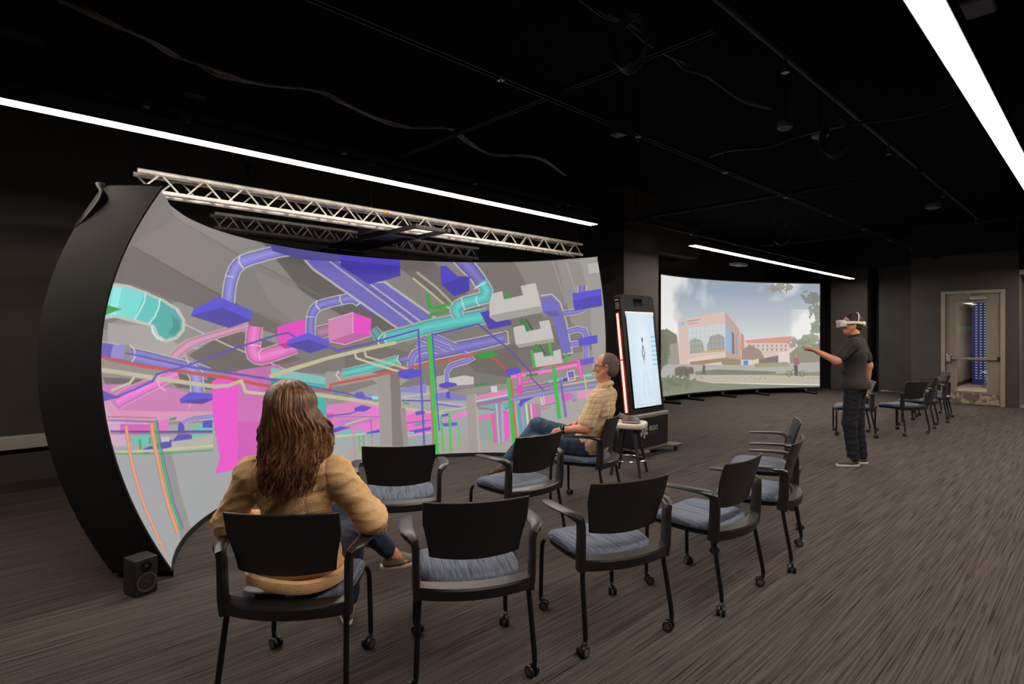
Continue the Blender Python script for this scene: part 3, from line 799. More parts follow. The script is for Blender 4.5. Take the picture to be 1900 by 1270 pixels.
126 118 200 2874 1666 2921 1615 2966 1565 3010 1516 3047 1471 3068 1436 3085 1404 3107 1421 3090 1454 3068 1491 3032 1539 2989 1590 2944 1640 2897 1691
188 184 180 3055 1386 3078 1347 3084 1333 3084 1333 3040 1318 2955 1291 2899 1251 2859 1182 2878 1104 2903 1056 2976 1109 2964 1146 2968 1149 2968 1146 2996 1165 3069 1191 3169 1228 3192 1350 3164 1414 3138 1458
72 165 161 3063 1393 3086 1354 3095 1335 3093 1322 3043 1305 2959 1279 2906 1241 2870 1179 2888 1109 2912 1063 2967 1102 2955 1142 2957 1152 2961 1157 2992 1177 3066 1204 3161 1239 3181 1348 3155 1407 3129 1451
84 192 188 3072 1402 3096 1362 3107 1337 3102 1310 3046 1291 2964 1265 2914 1229 2882 1175 2897 1113 2920 1068 2959 1096 2945 1137 2945 1156 2953 1169 2987 1192 3063 1218 3151 1251 3169 1347 3145 1400 3120 1443
98 206 202 3086 1414 3110 1373 3125 1340 3117 1293 3051 1270 2971 1244 2925 1211 2901 1170 2911 1120 2931 1076 2948 1088 2931 1130 2926 1162 2942 1186 2980 1213 3058 1239 3137 1268 3151 1344 3131 1389 3106 1431
196 230 228 3047 1357 3087 1387 3135 1417 3131 1428 3082 1398 3042 1367
196 230 228 2946 1273 2956 1222 2974 1165 2981 1168 2964 1225 2954 1276
196 230 228 3058 1291 3059 1238 3085 1190 3091 1196 3067 1241 3066 1291
70 60 196 2772 1562 2818 1564 2908 1479 3008 1471 3009 1341 2897 1289 2794 1398
56 46 168 2794 1398 2888 1440 2983 1481 3009 1341 2897 1289
60 50 172 3093 1135 3148 1151 3233 1101 3318 1050 3318 1013 3161 966
196 192 187 2617 660 2675 674 2749 690 2878 718 3023 752 3153 785 3281 825 3260 947 3132 910 3002 873 2858 837 2727 805 2651 786 2593 772
101 95 166 2616 667 2673 681 2748 698 2877 726 3022 759 3152 793 3279 834 3262 938 3133 900 3003 864 2859 827 2729 797 2653 779 2594 764
118 111 194 2613 681 2670 695 2745 711 2874 739 3019 772 3149 806 3277 849 3264 923 3136 885 3006 847 2862 811 2732 783 2656 765 2597 751
132 125 208 2609 701 2666 715 2742 733 2871 760 3015 791 3145 829 3273 871 3268 901 3140 862 3010 823 2865 788 2736 762 2660 744 2602 730
206 202 200 3269 950 3290 941 3297 831 3277 821 3279 812 3306 824 3297 948 3272 960
198 194 196 2727 883 2818 824 2908 772 2930 827 2839 885 2749 944
104 98 168 2730 889 2820 831 2910 778 2927 820 2837 879 2746 937
122 114 196 2732 896 2822 838 2912 783 2925 813 2835 872 2744 930
136 128 210 2736 906 2826 847 2916 791 2921 803 2831 862 2740 920
198 194 196 2674 851 2768 798 2862 755 2882 806 2787 860 2693 913
104 98 168 2676 858 2770 804 2864 761 2879 800 2785 853 2691 906
122 114 196 2678 864 2772 811 2866 766 2877 794 2783 846 2689 899
136 128 210 2681 874 2776 821 2869 774 2874 786 2780 836 2686 889
198 194 196 2621 809 2707 773 2793 738 2810 789 2724 829 2638 871
104 98 168 2623 816 2709 778 2795 744 2808 783 2722 822 2636 865
122 114 196 2625 822 2711 784 2797 749 2806 778 2720 815 2634 858
136 128 210 2627 833 2713 792 2799 758 2803 769 2717 805 2631 847
200 196 198 2622 594 2620 649 2621 693 2630 716 2645 732 2673 744 2703 751 2739 751 2739 814 2697 814 2656 801 2613 782 2583 750 2566 706 2564 648 2566 590
106 99 172 2616 593 2613 649 2615 694 2625 720 2642 738 2671 751 2702 758 2739 758 2739 805 2697 806 2657 795 2617 776 2588 746 2572 704 2570 648 2573 591
124 116 200 2610 593 2607 649 2609 696 2620 724 2638 743 2669 757 2702 765 2739 764 2739 798 2698 798 2659 788 2620 771 2593 743 2578 703 2576 648 2579 591
138 130 214 2601 592 2598 649 2600 698 2612 729 2633 751 2666 766 2700 775 2739 774 2739 788 2699 788 2662 779 2626 763 2601 737 2587 701 2585 649 2588 592
186 182 176 2099 579 2187 593 2274 608 2389 636 2504 665 2487 738 2373 707 2260 678 2088 644
67 165 158 2098 585 2185 599 2273 614 2388 642 2503 672 2488 731 2375 701 2261 672 2089 638
78 192 184 2096 592 2184 607 2271 622 2386 650 2501 680 2490 723 2377 693 2263 664 2177 647 2090 630
92 206 198 2095 604 2182 619 2269 634 2384 663 2498 692 2493 710 2379 680 2266 652 2179 635 2092 619
186 222 218 2060 638 2040 602 2071 563 2078 569 2051 603 2068 634
186 222 218 2495 739 2487 700 2514 657 2522 662 2497 702 2505 737
101 94 163 2515 679 2574 690 2566 735 2507 723
118 110 190 2514 685 2573 696 2567 728 2508 717
132 124 204 2512 694 2571 705 2569 719 2510 707
222 126 190 1952 403 2061 406 2169 411 2331 361 2307 193 2175 198 2044 204 1913 213 1935 306
240 118 200 2283 364 2341 372 2329 281 2315 192 2139 223 2213 292
226 80 180 1942 345 1991 348 1983 305 1935 306
240 120 205 1948 374 1996 377 1991 348 1943 349
196 120 200 1942 266 2071 296 2192 288 2313 282 2268 255 2165 250 2061 246 1942 231
163 154 137 2065 248 2158 264 2275 287 2273 298 2155 282 2062 265
190 180 160 2064 250 2157 267 2274 289 2273 296 2156 279 2062 263
204 194 174 2064 254 2157 270 2274 291 2274 294 2156 276 2063 259
84 72 200 1922 233 2021 250 2109 237 2015 222 1919 205
96 196 188 1935 203 2077 222 2187 207 2298 193 2211 172 2050 197
208 202 160 1914 186 2088 180 2192 178 2296 177 2297 188 2193 189 2090 190 1916 197
240 120 200 2117 218 2142 219 2135 187 2110 186
240 120 200 2199 214 2224 215 2218 186 2198 188
84 72 200 2210 187 2317 203 2313 181 2213 179
96 86 200 2176 472 2224 476 2245 444 2241 409 2186 421 2165 445
84 72 200 2151 363 2213 381 2283 357 2223 334 2151 340
150 140 214 2240 437 2325 412 2335 442 2251 466
150 220 226 2289 418 2336 411 2340 434 2293 441
90 78 196 1939 324 2117 325 2160 336 2158 343 2117 332 1939 331
110 90 190 1938 322 2068 309 2198 297 2330 286 2330 290 2199 301 2069 313 1939 326
80 200 60 2148 178 2131 74 2143 73 2160 178
60 180 110 2182 175 2168 97 2178 97 2192 175
190 120 170 2106 183 2089 37 2095 37 2112 183
190 120 190 2251 176 2235 83 2241 83 2256 175
80 70 190 2260 271 2248 161 2253 161 2265 271
232 112 192 2524 283 2621 317 2722 320 2721 230 2719 142 2612 136 2505 132
250 130 210 2536 313 2610 325 2624 308 2533 282
84 72 200 2544 174 2712 195 2710 173 2549 152
120 210 208 2510 165 2577 169 2575 154 2508 151
224 190 200 2506 136 2607 142 2708 150 2708 158 2607 150 2506 143
150 165 168 2505 132 2606 140 2708 150 2714 -5 2607 1 2500 9
92 160 160 2592 200 2676 219 2672 238 2588 219
120 80 170 2518 226 2617 232 2716 239 2716 245 2617 238 2518 232
140 134 210 2502 481 2598 498 2694 515 2690 442 2595 449 2500 457
196 190 186 2497 412 2614 422 2730 434 2729 446 2613 434 2497 424
186 180 190 2496 412 2651 386 2808 362 2965 339 2967 351 2810 374 2653 398 2498 423
84 74 180 2507 389 2616 383 2726 379 2727 389 2617 393 2507 398
198 190 156 1547 515 1722 489 1897 465 2031 435 2167 405 2322 368 2479 332 2599 309 2718 287 2839 266 2843 286 2723 308 2604 331 2485 355 2329 393 2174 431 2038 461 1902 490 1786 506 1669 522 1553 538
50 170 60 2516 371 2564 361 2566 373 2519 383
158 151 146 2346 584 2437 597 2433 448 2423 303 2408 163 2387 30 2361 -96 2265 -86 2293 36 2315 165 2331 300 2341 440
124 117 112 2437 597 2504 603 2504 451 2500 303 2491 160 2476 24 2457 -106 2361 -96 2387 30 2408 163 2423 303 2433 448
150 143 138 2490 343 2530 341 2527 209 2519 81 2508 -41 2473 -38 2483 84 2488 211
178 170 166 2759 563 2862 586 2857 437 2753 419
204 199 194 2869 552 2979 572 3046 559 3046 504 2930 489 2868 511
140 130 124 2867 494 2958 497 3049 500 3049 475 2914 469 2779 463
200 196 198 2868 512 2867 559 2869 596 2892 629 2944 645 3005 662 3064 698 3018 742 2986 765 2961 726 2990 703 2984 707 2988 710 2931 692 2865 668 2831 610 2828 560 2828 511
106 100 175 2862 511 2861 560 2864 598 2888 634 2942 652 3003 668 3054 699 3014 737 2982 759 2964 731 2993 708 2994 706 2990 704 2933 686 2868 663 2837 608 2834 560 2834 511
124 117 204 2858 511 2857 560 2860 599 2886 639 2941 657 3001 673 3046 700 3011 732 2980 756 2967 735 2996 712 3003 705 2992 699 2934 682 2871 659 2840 606 2837 560 2838 511
138 131 218 2852 511 2852 560 2854 602 2882 644 2939 664 2998 680 3033 702 3007 727 2976 750 2971 741 3001 718 3015 703 2995 691 2936 674 2875 653 2846 604 2843 560 2844 511
74 64 200 2788 504 2852 524 2919 510 2919 493 2843 474 2791 484
128 120 204 2762 439 2850 445 3008 405 3007 377 2847 388 2759 391
76 66 200 2842 449 2870 449 2867 396 2840 401
76 66 200 2992 410 3008 409 3007 377 2991 377
96 86 190 2757 355 2876 335 2997 316 2998 324 2878 343 2758 363
240 130 200 2857 268 2989 304 2987 265 2876 240 2763 216
200 194 170 2782 296 2886 309 2990 322 2989 335 2885 321 2782 308
78 68 200 2793 278 2858 288 2857 268 2800 262
96 80 200 2796 215 2920 219 2918 196 2811 191
76 190 96 2783 262 2783 138 2782 19 2799 20 2800 139 2800 263
70 196 90 2848 284 2843 129 2836 -19 2857 -19 2864 129 2868 284
110 190 130 2911 219 2912 130 2912 44 2929 44 2929 130 2928 219
162 154 148 2992 418 3048 430 3056 280 3062 135 3068 -3 2990 -9 2992 127 2993 270
180 172 166 3048 430 3064 429 3072 282 3079 140 3085 4 3068 -3 3062 135 3056 280
226 130 190 3064 413 3180 439 3295 466 3295 425 3179 404 3063 384
206 206 210 3064 366 3185 390 3304 415 3302 427 3182 402 3062 378
124 116 196 3064 344 3185 367 3305 392 3301 409 3182 384 3061 360
206 84 80 3063 331 3188 356 3312 383 3310 393 3186 366 3061 340
102 176 176 3070 331 3187 353 3303 376 3304 327 3207 311 3078 303
170 90 110 3069 319 3188 301 3307 283 3309 291 3190 309 3071 327
236 110 194 3073 259 3174 279 3174 247 3076 224
150 162 164 3076 224 3174 239 3181 96 3080 86
92 196 110 3154 247 3159 77 3176 78 3170 247
232 84 184 3170 278 3179 172 3189 69 3214 71 3204 174 3195 280
150 144 160 3191 359 3255 368 3260 212 3265 63 3214 55 3202 204
196 192 222 3205 351 3215 203 3225 62 3237 63 3227 204 3217 352
180 174 214 3245 351 3250 208 3254 70 3267 70 3262 208 3257 351
240 84 204 3264 287 3304 295 3309 197 3315 101 3277 85 3270 185
90 150 190 3280 305 3324 337 3315 350 3271 317
50 184 66 3286 549 3296 428 3306 310 3317 201 3329 96 3346 3 3372 7 3359 99 3346 204 3334 313 3321 431 3310 551
214 88 60 3312 541 3323 425 3334 311 3346 208 3358 109 3369 20 3382 21 3371 110 3358 209 3346 312 3335 426 3324 542
196 120 160 3367 352 3382 228 3398 109 3414 111 3398 230 3383 353
84 160 176 3361 351 3376 228 3392 109 3421 112 3404 231 3389 354
196 130 200 3393 352 3408 229 3425 110 3437 111 3421 230 3405 353
84 170 168 3405 352 3421 229 3437 110 3458 112 3441 231 3425 354
222 210 180 3423 353 3439 229 3456 111 3473 113 3455 231 3439 355
140 134 128 3441 353 3457 230 3475 111 3495 113 3478 232 3461 355
222 208 180 3459 353 3476 230 3493 112 3510 114 3492 232 3475 355
240 86 196 3471 353 3488 230 3506 111 3539 116 3520 234 3503 357
90 170 120 3505 355 3522 232 3541 114 3553 115 3534 233 3517 356
222 96 160 3521 355 3538 233 3558 114 3570 116 3551 234 3533 356
74 62 190 3398 402 3477 436 3486 403 3415 361 3392 329 3376 344
166 168 170 3543 348 3654 368 3680 204 3569 161 3556 253
170 90 130 3545 333 3647 364 3645 371 3543 339
196 110 130 3546 313 3617 332 3615 337 3544 319
194 103 163 3321 540 3422 558 3524 576 3647 606 3769 636 3891 667 3883 703 3761 673 3640 643 3517 613 3417 595 3315 577
226 120 190 3320 545 3422 563 3523 581 3646 611 3768 642 3890 672 3884 698 3763 668 3641 637 3518 608 3417 590 3316 572
240 134 204 3319 553 3420 571 3522 589 3645 619 3767 649 3888 680 3885 690 3764 660 3642 630 3520 600 3419 582 3317 564
199 77 163 3376 497 3485 523 3480 547 3371 521
232 90 190 3375 500 3485 527 3481 544 3371 517
246 104 204 3374 505 3484 532 3482 539 3372 513
190 180 196 3350 428 3459 450 3568 473 3669 510 3769 547 3756 586 3657 552 3556 518 3450 495 3342 473
106 99 163 3350 432 3458 454 3567 477 3668 514 3768 551 3758 582 3658 548 3557 513 3451 491 3343 469
124 116 190 3349 437 3458 459 3566 482 3666 519 3766 555 3759 578 3659 543 3559 509 3451 486 3344 464
138 130 204 3347 445 3456 467 3563 490 3664 526 3764 562 3761 571 3661 536 3561 501 3453 478 3345 456
120 113 168 3322 369 3485 403 3646 439 3762 460 3878 482 3993 505 3985 548 3870 523 3754 498 3638 474 3478 437 3316 400
140 132 196 3322 373 3484 407 3645 444 3761 465 3877 488 3992 511 3986 542 3871 517 3755 493 3639 469 3479 432 3317 396
154 146 210 3320 379 3482 414 3643 451 3759 473 3875 497 3990 520 3987 533 3873 509 3757 485 3641 462 3480 425 3318 389
103 168 161 3597 505 3682 528 3793 550 3904 571 3898 604 3787 581 3674 560 3589 537
120 196 188 3595 509 3680 532 3792 554 3903 576 3899 599 3788 577 3676 555 3590 532
134 210 202 3594 516 3679 539 3791 561 3902 583 3900 592 3789 570 3677 549 3591 526
206 200 170 3680 494 3816 523 3950 552 3948 562 3814 532 3679 503
206 84 76 3327 453 3445 477 3563 502 3679 526 3833 564 3831 574 3677 536 3561 511 3444 487 3325 463
214 72 72 3307 595 3395 613 3482 631 3649 654 3814 678 3813 688 3647 664 3481 641 3393 623 3305 606
226 96 190 3682 433 3760 448 3774 405 3724 379 3692 393
222 150 190 3799 454 3914 491 3919 412 3809 406
240 120 200 3565 397 3628 415 3653 384 3567 357
230 210 190 3532 403 3550 347 3561 350 3543 406
230 210 190 3553 412 3567 356 3575 358 3561 414
150 144 200 3770 435 3781 396 3792 399 3782 438
140 130 200 3773 381 3804 386 3801 402 3770 397
110 100 190 3727 603 3769 612 3778 567 3732 558
216 212 218 3723 603 3770 613 3779 550 3739 541 3726 607 3720 606 3734 533 3786 544 3775 620 3722 610
66 56 160 3693 552 3728 562 3729 533 3698 528
199 82 165 3361 587 3374 433 3406 436 3392 590
232 96 192 3365 587 3378 433 3401 435 3388 589
246 110 206 3372 588 3385 434 3395 435 3381 589
226 60 180 3365 492 3397 501 3406 426 3374 418
206 73 168 3789 697 3816 558 3842 563 3815 702
240 86 196 3792 698 3819 559 3838 562 3811 701
254 100 210 3798 699 3825 560 3833 561 3806 701
200 190 130 3846 560 3874 409 3886 411 3858 562
30 150 60 3423 580 3517 594 3510 573 3431 564
36 160 60 3260 1304 3320 1247 3335 1271 3275 1328
28 130 52 3373 1058 3432 946 3452 963 3404 1083
20 90 40 3419 1067 3468 961 3479 969 3429 1075
112 104 192 3539 1270 3615 1283 3668 1221 3708 1026 3732 891 3759 765 3690 748 3651 912 3616 1089 3547 1132
198 194 192 3540 1284 3622 1297 3679 1218 3715 1034 3733 890 3754 757 3689 745 3690 734 3764 749 3743 887 3724 1037 3688 1223 3626 1309 3539 1297
92 84 168 3563 1142 3657 1140 3679 1098 3600 1089
200 196 192 3159 1224 3183 1316 3255 1341 3267 1259 3408 1299 3394 1385 3508 1411 3541 1204 3550 1132 3379 1087 3208 1040 3160 1093
166 160 155 3160 1104 3285 1135 3411 1165 3536 1194 3550 1132 3379 1087 3208 1040
200 196 192 3333 987 3411 1013 3430 944 3532 975 3521 1044 3596 1058 3628 870 3628 844 3502 815 3376 788 3352 817
166 160 155 3352 817 3490 849 3628 881 3628 844 3502 815 3376 788
28 140 52 3475 805 3535 723 3550 735 3501 830
20 90 40 3515 814 3562 735 3570 741 3523 821
36 180 62 3583 837 3599 728 3618 732 3603 841
200 196 192 3481 746 3546 759 3554 721 3624 730 3620 764 3674 781 3690 673 3594 654 3497 636
36 184 66 3455 769 3479 634 3499 638 3475 773
36 184 66 3703 746 3710 703 3693 690 3704 672 3731 693 3722 750
44 186 70 3611 644 3623 551 3636 459 3653 352 3671 248 3699 253 3680 356 3663 463 3650 555 3639 648
110 96 190 3669 546 3695 400 3724 263 3741 266 3712 403 3686 549
192 188 190 3701 1088 3811 1106 3866 1137 3849 1192 3799 1166 3697 1149
106 99 172 3701 1095 3809 1114 3863 1144 3851 1185 3801 1158 3697 1141
124 116 200 3700 1102 3808 1120 3862 1150 3852 1179 3802 1152 3698 1135
138 130 214 3699 1112 3806 1129 3859 1158 3855 1170 3804 1143 3698 1125
196 192 190 3879 1263 3888 1369 3817 1373 3809 1266
103 96 163 3869 1263 3878 1370 3827 1373 3818 1265
120 112 190 3862 1263 3871 1370 3834 1372 3825 1265
134 126 204 3852 1264 3861 1371 3845 1372 3836 1265
88 78 214 3775 1302 3882 1319 3988 1334 3983 1179 3882 1161 3782 1142
74 64 186 3775 1237 3881 1258 3987 1276 3983 1179 3882 1161 3782 1142
196 192 194 3736 913 3771 928 3798 936 3827 926 3841 880 3885 903 3863 979 3800 1000 3760 989 3722 973
108 101 175 3734 921 3770 936 3799 945 3832 933 3847 883 3879 900 3858 972 3800 992 3762 980 3724 965
126 118 204 3733 927 3769 942 3799 951 3836 939 3852 885 3875 898 3855 966 3800 985 3763 974 3726 959
140 132 218 3731 936 3767 952 3799 961 3841 947 3858 889 3868 894 3849 958 3799 975 3764 965 3728 950
196 192 194 3747 792 3816 807 3809 863 3740 847
108 101 175 3746 799 3815 815 3810 855 3741 839
126 118 204 3745 805 3815 821 3811 849 3742 833
140 132 218 3744 813 3813 829 3812 841 3743 825
84 74 210 3801 876 3936 912 3939 836 3809 804
196 192 194 3834 810 3833 700 3879 701 3876 810
111 104 172 3839 810 3838 700 3873 701 3870 810
130 122 200 3844 810 3843 700 3868 701 3866 810
144 136 214 3850 810 3850 701 3861 701 3859 810
96 86 200 3813 700 3913 722 3914 677 3822 655
206 80 74 5 815 346 778 554 746 756 717 940 687 1094 660 1243 633 1360 603 1475 572 1591 548 1707 524 1851 503 1996 482 2009 532 2106 544 2225 561 2344 579 2463 603 2582 628 2720 656 2857 685 2963 707 3068 730 3130 730 3130 751 3066 751 2960 728 2854 706 2716 675 2578 647 2460 621 2341 597 2223 579 2104 562 1994 549 1982 503 1846 522 1712 542 1597 566 1481 589 1366 621 1249 651 1100 678 945 704 762 733 560 760 354 791 28 827
190 72 66 3141 721 3223 670 3300 586 3311 598 3232 683 3149 735
20 150 52 3052 741 3188 766 3231 728 3110 694
24 140 54 3053 500 3137 516 3160 508 3065 483
214 210 204 3168 483 3215 491 3219 441 3176 441
198 190 160 2 763 273 737 441 715 597 690 737 665 883 639 1022 612 1156 585 1262 582 1367 607 1360 626 1258 604 1161 609 1028 635 890 661 746 686 606 710 451 733 284 754 27 778
206 200 170 212 668 446 677 508 701 489 710 431 688 199 679
206 200 168 1341 618 1367 535 1495 512 1622 488 1628 509 1508 530 1387 552 1364 623
202 195 158 1566 608 1726 647 1854 677 1981 711 2128 741 2273 773 2380 796 2487 826 2482 856 2375 828 2267 801 2121 767 1975 737 1847 704 1718 675 1558 635
208 202 172 2174 779 2189 715 2343 657 2436 626 2529 594 2534 610 2441 641 2349 672 2202 727 2188 782
200 192 150 2244 793 2259 725 2422 671 2523 635 2624 600 2629 615 2528 651 2427 686 2273 737 2258 797
96 84 184 403 818 605 785 781 754 943 721 1103 693 1257 663 1409 633 1559 601 1693 569 1827 536 1961 503 2124 458 2288 412 2291 423 2128 470 1965 516 1831 549 1697 582 1563 615 1413 646 1262 676 1107 705 948 732 785 764 609 794 406 826
92 82 186 -120 660 292 636 497 647 667 667 709 697 831 708 947 722 1067 745 1184 771 1298 800 1455 849 1609 903 1703 925 1753 890 1759 902 1704 940 1605 918 1450 863 1293 814 1179 782 1063 755 944 732 824 718 698 707 655 677 486 656 282 645 -120 728
84 78 186 1988 806 2060 772 2166 793 2272 820 2394 863 2515 908 2637 953 2645 795 2650 667 2652 540 2652 413 2649 288 2644 168 2637 82 2629 -1 2645 -1 2652 82 2659 168 2664 289 2666 413 2666 541 2664 674 2658 810 2649 977 2522 929 2396 882 2269 837 2165 809 2061 786 1993 821
78 70 170 2739 905 2910 958 3081 1011 3191 884 3302 766 3377 682 3453 599 3463 549 3561 451 3566 457 3471 554 3464 605 3386 690 3309 775 3197 899 3084 1028 2968 992 2852 956 2737 921
206 90 60 2706 902 2716 722 2722 563 2723 400 2720 241 2713 89 2702 -55 2712 -55 2723 90 2729 241 2732 400 2732 564 2725 723 2715 903
44 192 76 2711 912 2719 752 2725 615 2728 480 2729 337 2727 198 2722 64 2714 -63 2749 -63 2756 65 2760 198 2761 337 2760 481 2756 617 2750 754 2742 914
70 90 190 2741 913 2751 752 2758 615 2763 480 2766 318 2766 162 2776 162 2776 318 2772 480 2768 616 2761 753 2751 914
96 88 216 1698 870 1848 933 2002 866 2002 799 1862 765 1699 820
74 66 168 1699 834 1850 877 2002 809 1862 765
80 70 206 2493 615 2588 633 2673 610 2664 573 2553 552 2499 574
78 68 206 3278 617 3364 635 3388 618 3388 593 3302 567 3278 592
82 72 204 2600 306 2649 315 2681 302 2663 287 2606 282
"""
FAR_SHAPES = """
206 203 198 -60 428 249 423 564 420 855 417 1126 414 1382 413 1625 411 1856 411 2076 410 2076 253 2076 96 1856 98 1625 101 1382 106 1126 113 855 123 564 134 249 149 -60 168 -60 298
116 118 100 -36 550 123 551 258 506 282 350 307 193 88 158 -36 165 -36 357
148 148 132 123 425 274 441 290 317 307 193 123 201 123 313
208 184 172 270 629 613 676 927 724 927 511 927 298 626 266 298 239 284 434
186 156 146 927 724 1106 555 1119 394 1133 234 931 298 930 511
196 202 206 426 566 684 589 927 613 927 480 927 347 690 339 438 332 432 449
150 152 146 449 458 526 477 617 457 646 400 646 347 449 341
148 150 144 690 418 734 495 848 515 917 485 924 357 690 346
196 160 120 602 362 766 369 924 377 924 352 766 347 602 343
176 178 178 483 571 488 453 493 336 498 335 493 453 487 571
176 178 178 541 576 546 455 551 334 555 334 550 455 545 576
176 178 178 598 582 602 457 607 333 611 333 607 457 602 582
176 178 178 654 587 659 459 662 332 667 332 662 459 659 587
176 178 178 710 592 713 462 717 331 721 331 718 462 714 592
176 178 178 765 597 768 464 771 330 775 330 772 464 769 597
176 178 178 819 603 822 466 824 329 829 329 826 466 823 603
176 178 178 872 608 875 468 877 328 881 328 878 468 876 608
180 182 182 426 518 685 538 927 560 927 563 684 541 426 521
180 182 182 426 471 685 489 927 507 927 510 684 492 426 474
180 182 182 426 424 685 439 927 455 927 458 684 442 426 427
180 182 182 426 378 685 389 927 403 927 406 684 392 426 381
146 172 200 931 608 1006 559 1009 448 1013 336 931 347 931 478
110 112 116 1013 535 1040 515 1046 325 1013 336
150 150 150 1060 505 1073 495 1080 325 1060 330
214 196 184 402 291 678 316 935 344 935 297 692 283 434 271
150 132 104 449 271 698 283 931 298 1119 274 1119 214 912 216 695 219 465 223
200 196 190 646 246 876 259 903 219 646 217
150 186 226 278 606 307 611 315 579 282 574
140 178 224 323 616 371 621 375 594 331 584
150 140 138 411 618 602 640 601 647 410 626
160 150 146 427 596 573 611 571 618 425 602
196 140 130 1119 530 1159 505 1172 364 1119 364
210 142 128 1165 454 1447 474 1713 494 1678 427 1444 428 1198 429
206 190 178 1185 429 1441 428 1683 427 1689 245 1450 253 1198 263
216 202 192 1678 427 1724 504 1782 452 1782 348 1683 339
136 130 132 1216 414 1216 394 1231 393 1231 414
130 124 126 1216 378 1216 358 1231 358 1231 378
136 130 132 1270 413 1270 393 1286 393 1286 413
130 124 126 1270 378 1270 358 1286 357 1286 378
136 130 132 1324 413 1324 393 1339 393 1339 413
130 124 126 1324 377 1324 357 1339 357 1339 377
136 130 132 1378 413 1378 392 1393 392 1393 413
130 124 126 1378 377 1378 357 1393 356 1393 377
136 130 132 1430 412 1430 392 1445 392 1445 412
130 124 126 1430 377 1430 356 1445 356 1445 376
136 130 132 1482 412 1482 392 1497 391 1497 412
130 124 126 1482 376 1482 356 1497 355 1497 376
136 130 132 1534 412 1534 391 1548 391 1548 412
130 124 126 1534 376 1534 355 1548 355 1548 376
136 130 132 1585 412 1585 391 1599 391 1599 411
130 124 126 1585 375 1585 355 1599 355 1599 375
136 130 132 1635 411 1635 391 1649 391 1649 411
130 124 126 1635 375 1635 354 1649 354 1649 375
150 132 124 1133 364 1237 414 1363 352 1413 269 1133 274
120 112 104 1326 271 1559 309 1559 226 1326 209
220 204 194 1565 339 1683 349 1689 245 1565 236
90 130 196 1152 263 1211 267 1211 217 1159 218
214 200 170 1275 271 1338 281 1338 230 1275 221
134 136 116 1683 328 1759 380 1884 410 2016 431 2016 201 1856 213 1689 225
150 152 138 1782 463 1884 483 1917 410 1782 359
172 168 162 0 268 319 254 609 242 879 232 1133 224 1379 226 1613 231 1836 236 2049 243 2049 96 1808 97 1554 100 1286 104 1001 112 697 122 366 136 0 154
150 152 120 1288 236 1481 240 1666 246 1689 204 1493 201 1288 200
120 122 108 526 183 819 192 1071 179 1309 166 1535 154 1535 124 1304 129 1060 135 802 144 526 155
136 136 112 1474 135 1674 138 1865 143 2049 149 2049 86 1865 91 1674 97 1474 104
186 174 160 307 147 611 139 894 134 1159 132 1398 124 1625 117 1842 111 2049 107 2049 23 1837 29 1615 36 1382 45 1137 56 878 69 602 85
150 138 126 600 129 637 123 640 130 603 137
187 175 163 666 117 703 106 707 112 670 124
184 172 160 737 104 773 117 767 125 731 111
181 169 157 795 117 831 101 836 107 801 123
178 166 154 864 104 898 113 894 120 859 111
175 163 151 921 117 955 96 962 102 927 123
172 160 148 987 104 1021 108 1018 116 984 112
169 157 145 1046 92 1080 91 1080 99 1046 100
166 154 142 1106 105 1139 104 1139 112 1106 113
163 151 139 1164 93 1197 87 1199 95 1167 101
160 148 136 1222 106 1255 101 1257 109 1225 115
157 145 133 1279 95 1311 84 1315 91 1283 102
154 142 130 1341 83 1372 98 1367 105 1336 91
151 139 127 1392 97 1423 81 1428 88 1397 104
188 176 164 1452 86 1482 95 1479 103 1448 93
185 173 161 1502 101 1532 79 1538 85 1508 107
182 170 158 1560 88 1590 93 1588 101 1558 96
179 167 155 1613 77 1642 76 1642 84 1613 85
176 164 152 1666 91 1695 91 1695 99 1666 100
173 161 149 1717 80 1746 74 1748 83 1720 88
170 158 146 1769 95 1798 89 1800 98 1771 103
167 155 143 1820 84 1848 74 1852 81 1823 92
164 152 140 1875 73 1903 89 1898 96 1870 81
161 149 137 1921 88 1948 73 1953 80 1925 96
158 146 134 1974 78 2002 88 1998 95 1971 85
155 143 131 2019 93 2046 72 2052 79 2025 100
128 132 112 -36 165 307 137 534 105 748 73 981 59 1202 46 1413 34 1635 25 1846 18 2049 13 2049 -29 1805 -42 1547 -52 1275 -58 986 -61 676 -58 339 -49 -36 -32
104 100 96 225 224 307 239 496 222 511 165 225 160
96 90 88 294 221 335 219 339 145 290 147
150 120 104 302 234 328 233 328 218 302 219
96 90 88 367 227 406 226 410 151 363 153
150 120 104 374 241 399 240 399 224 374 225
96 90 88 399 212 438 210 442 135 395 138
150 120 104 406 226 431 225 431 209 406 210
96 90 88 628 232 665 231 668 154 624 156
150 120 104 634 246 658 246 658 229 634 230
90 86 86 1704 132 1700 120 1690 111 1678 108 1665 112 1655 120 1651 132 1655 143 1665 152 1678 155 1690 152 1700 143 1704 131 1710 132 1706 146 1694 156 1678 160 1661 157 1649 146 1645 132 1649 117 1661 107 1678 103 1694 106 1706 117 1710 131
90 86 86 1842 130 1838 118 1829 109 1816 106 1803 110 1794 119 1790 130 1794 141 1803 150 1816 153 1829 150 1838 141 1842 129 1847 130 1843 144 1832 154 1816 158 1800 155 1789 145 1785 130 1789 115 1800 105 1816 101 1832 105 1843 115 1847 129
100 90 90 1680 129 1725 169 1815 128 1817 132 1724 175 1675 134
150 104 100 1724 286 1776 286 1793 224 1736 214
80 78 92 1730 214 1770 213 1770 109 1742 110
170 140 120 1736 318 1765 317 1765 286 1736 286
"""

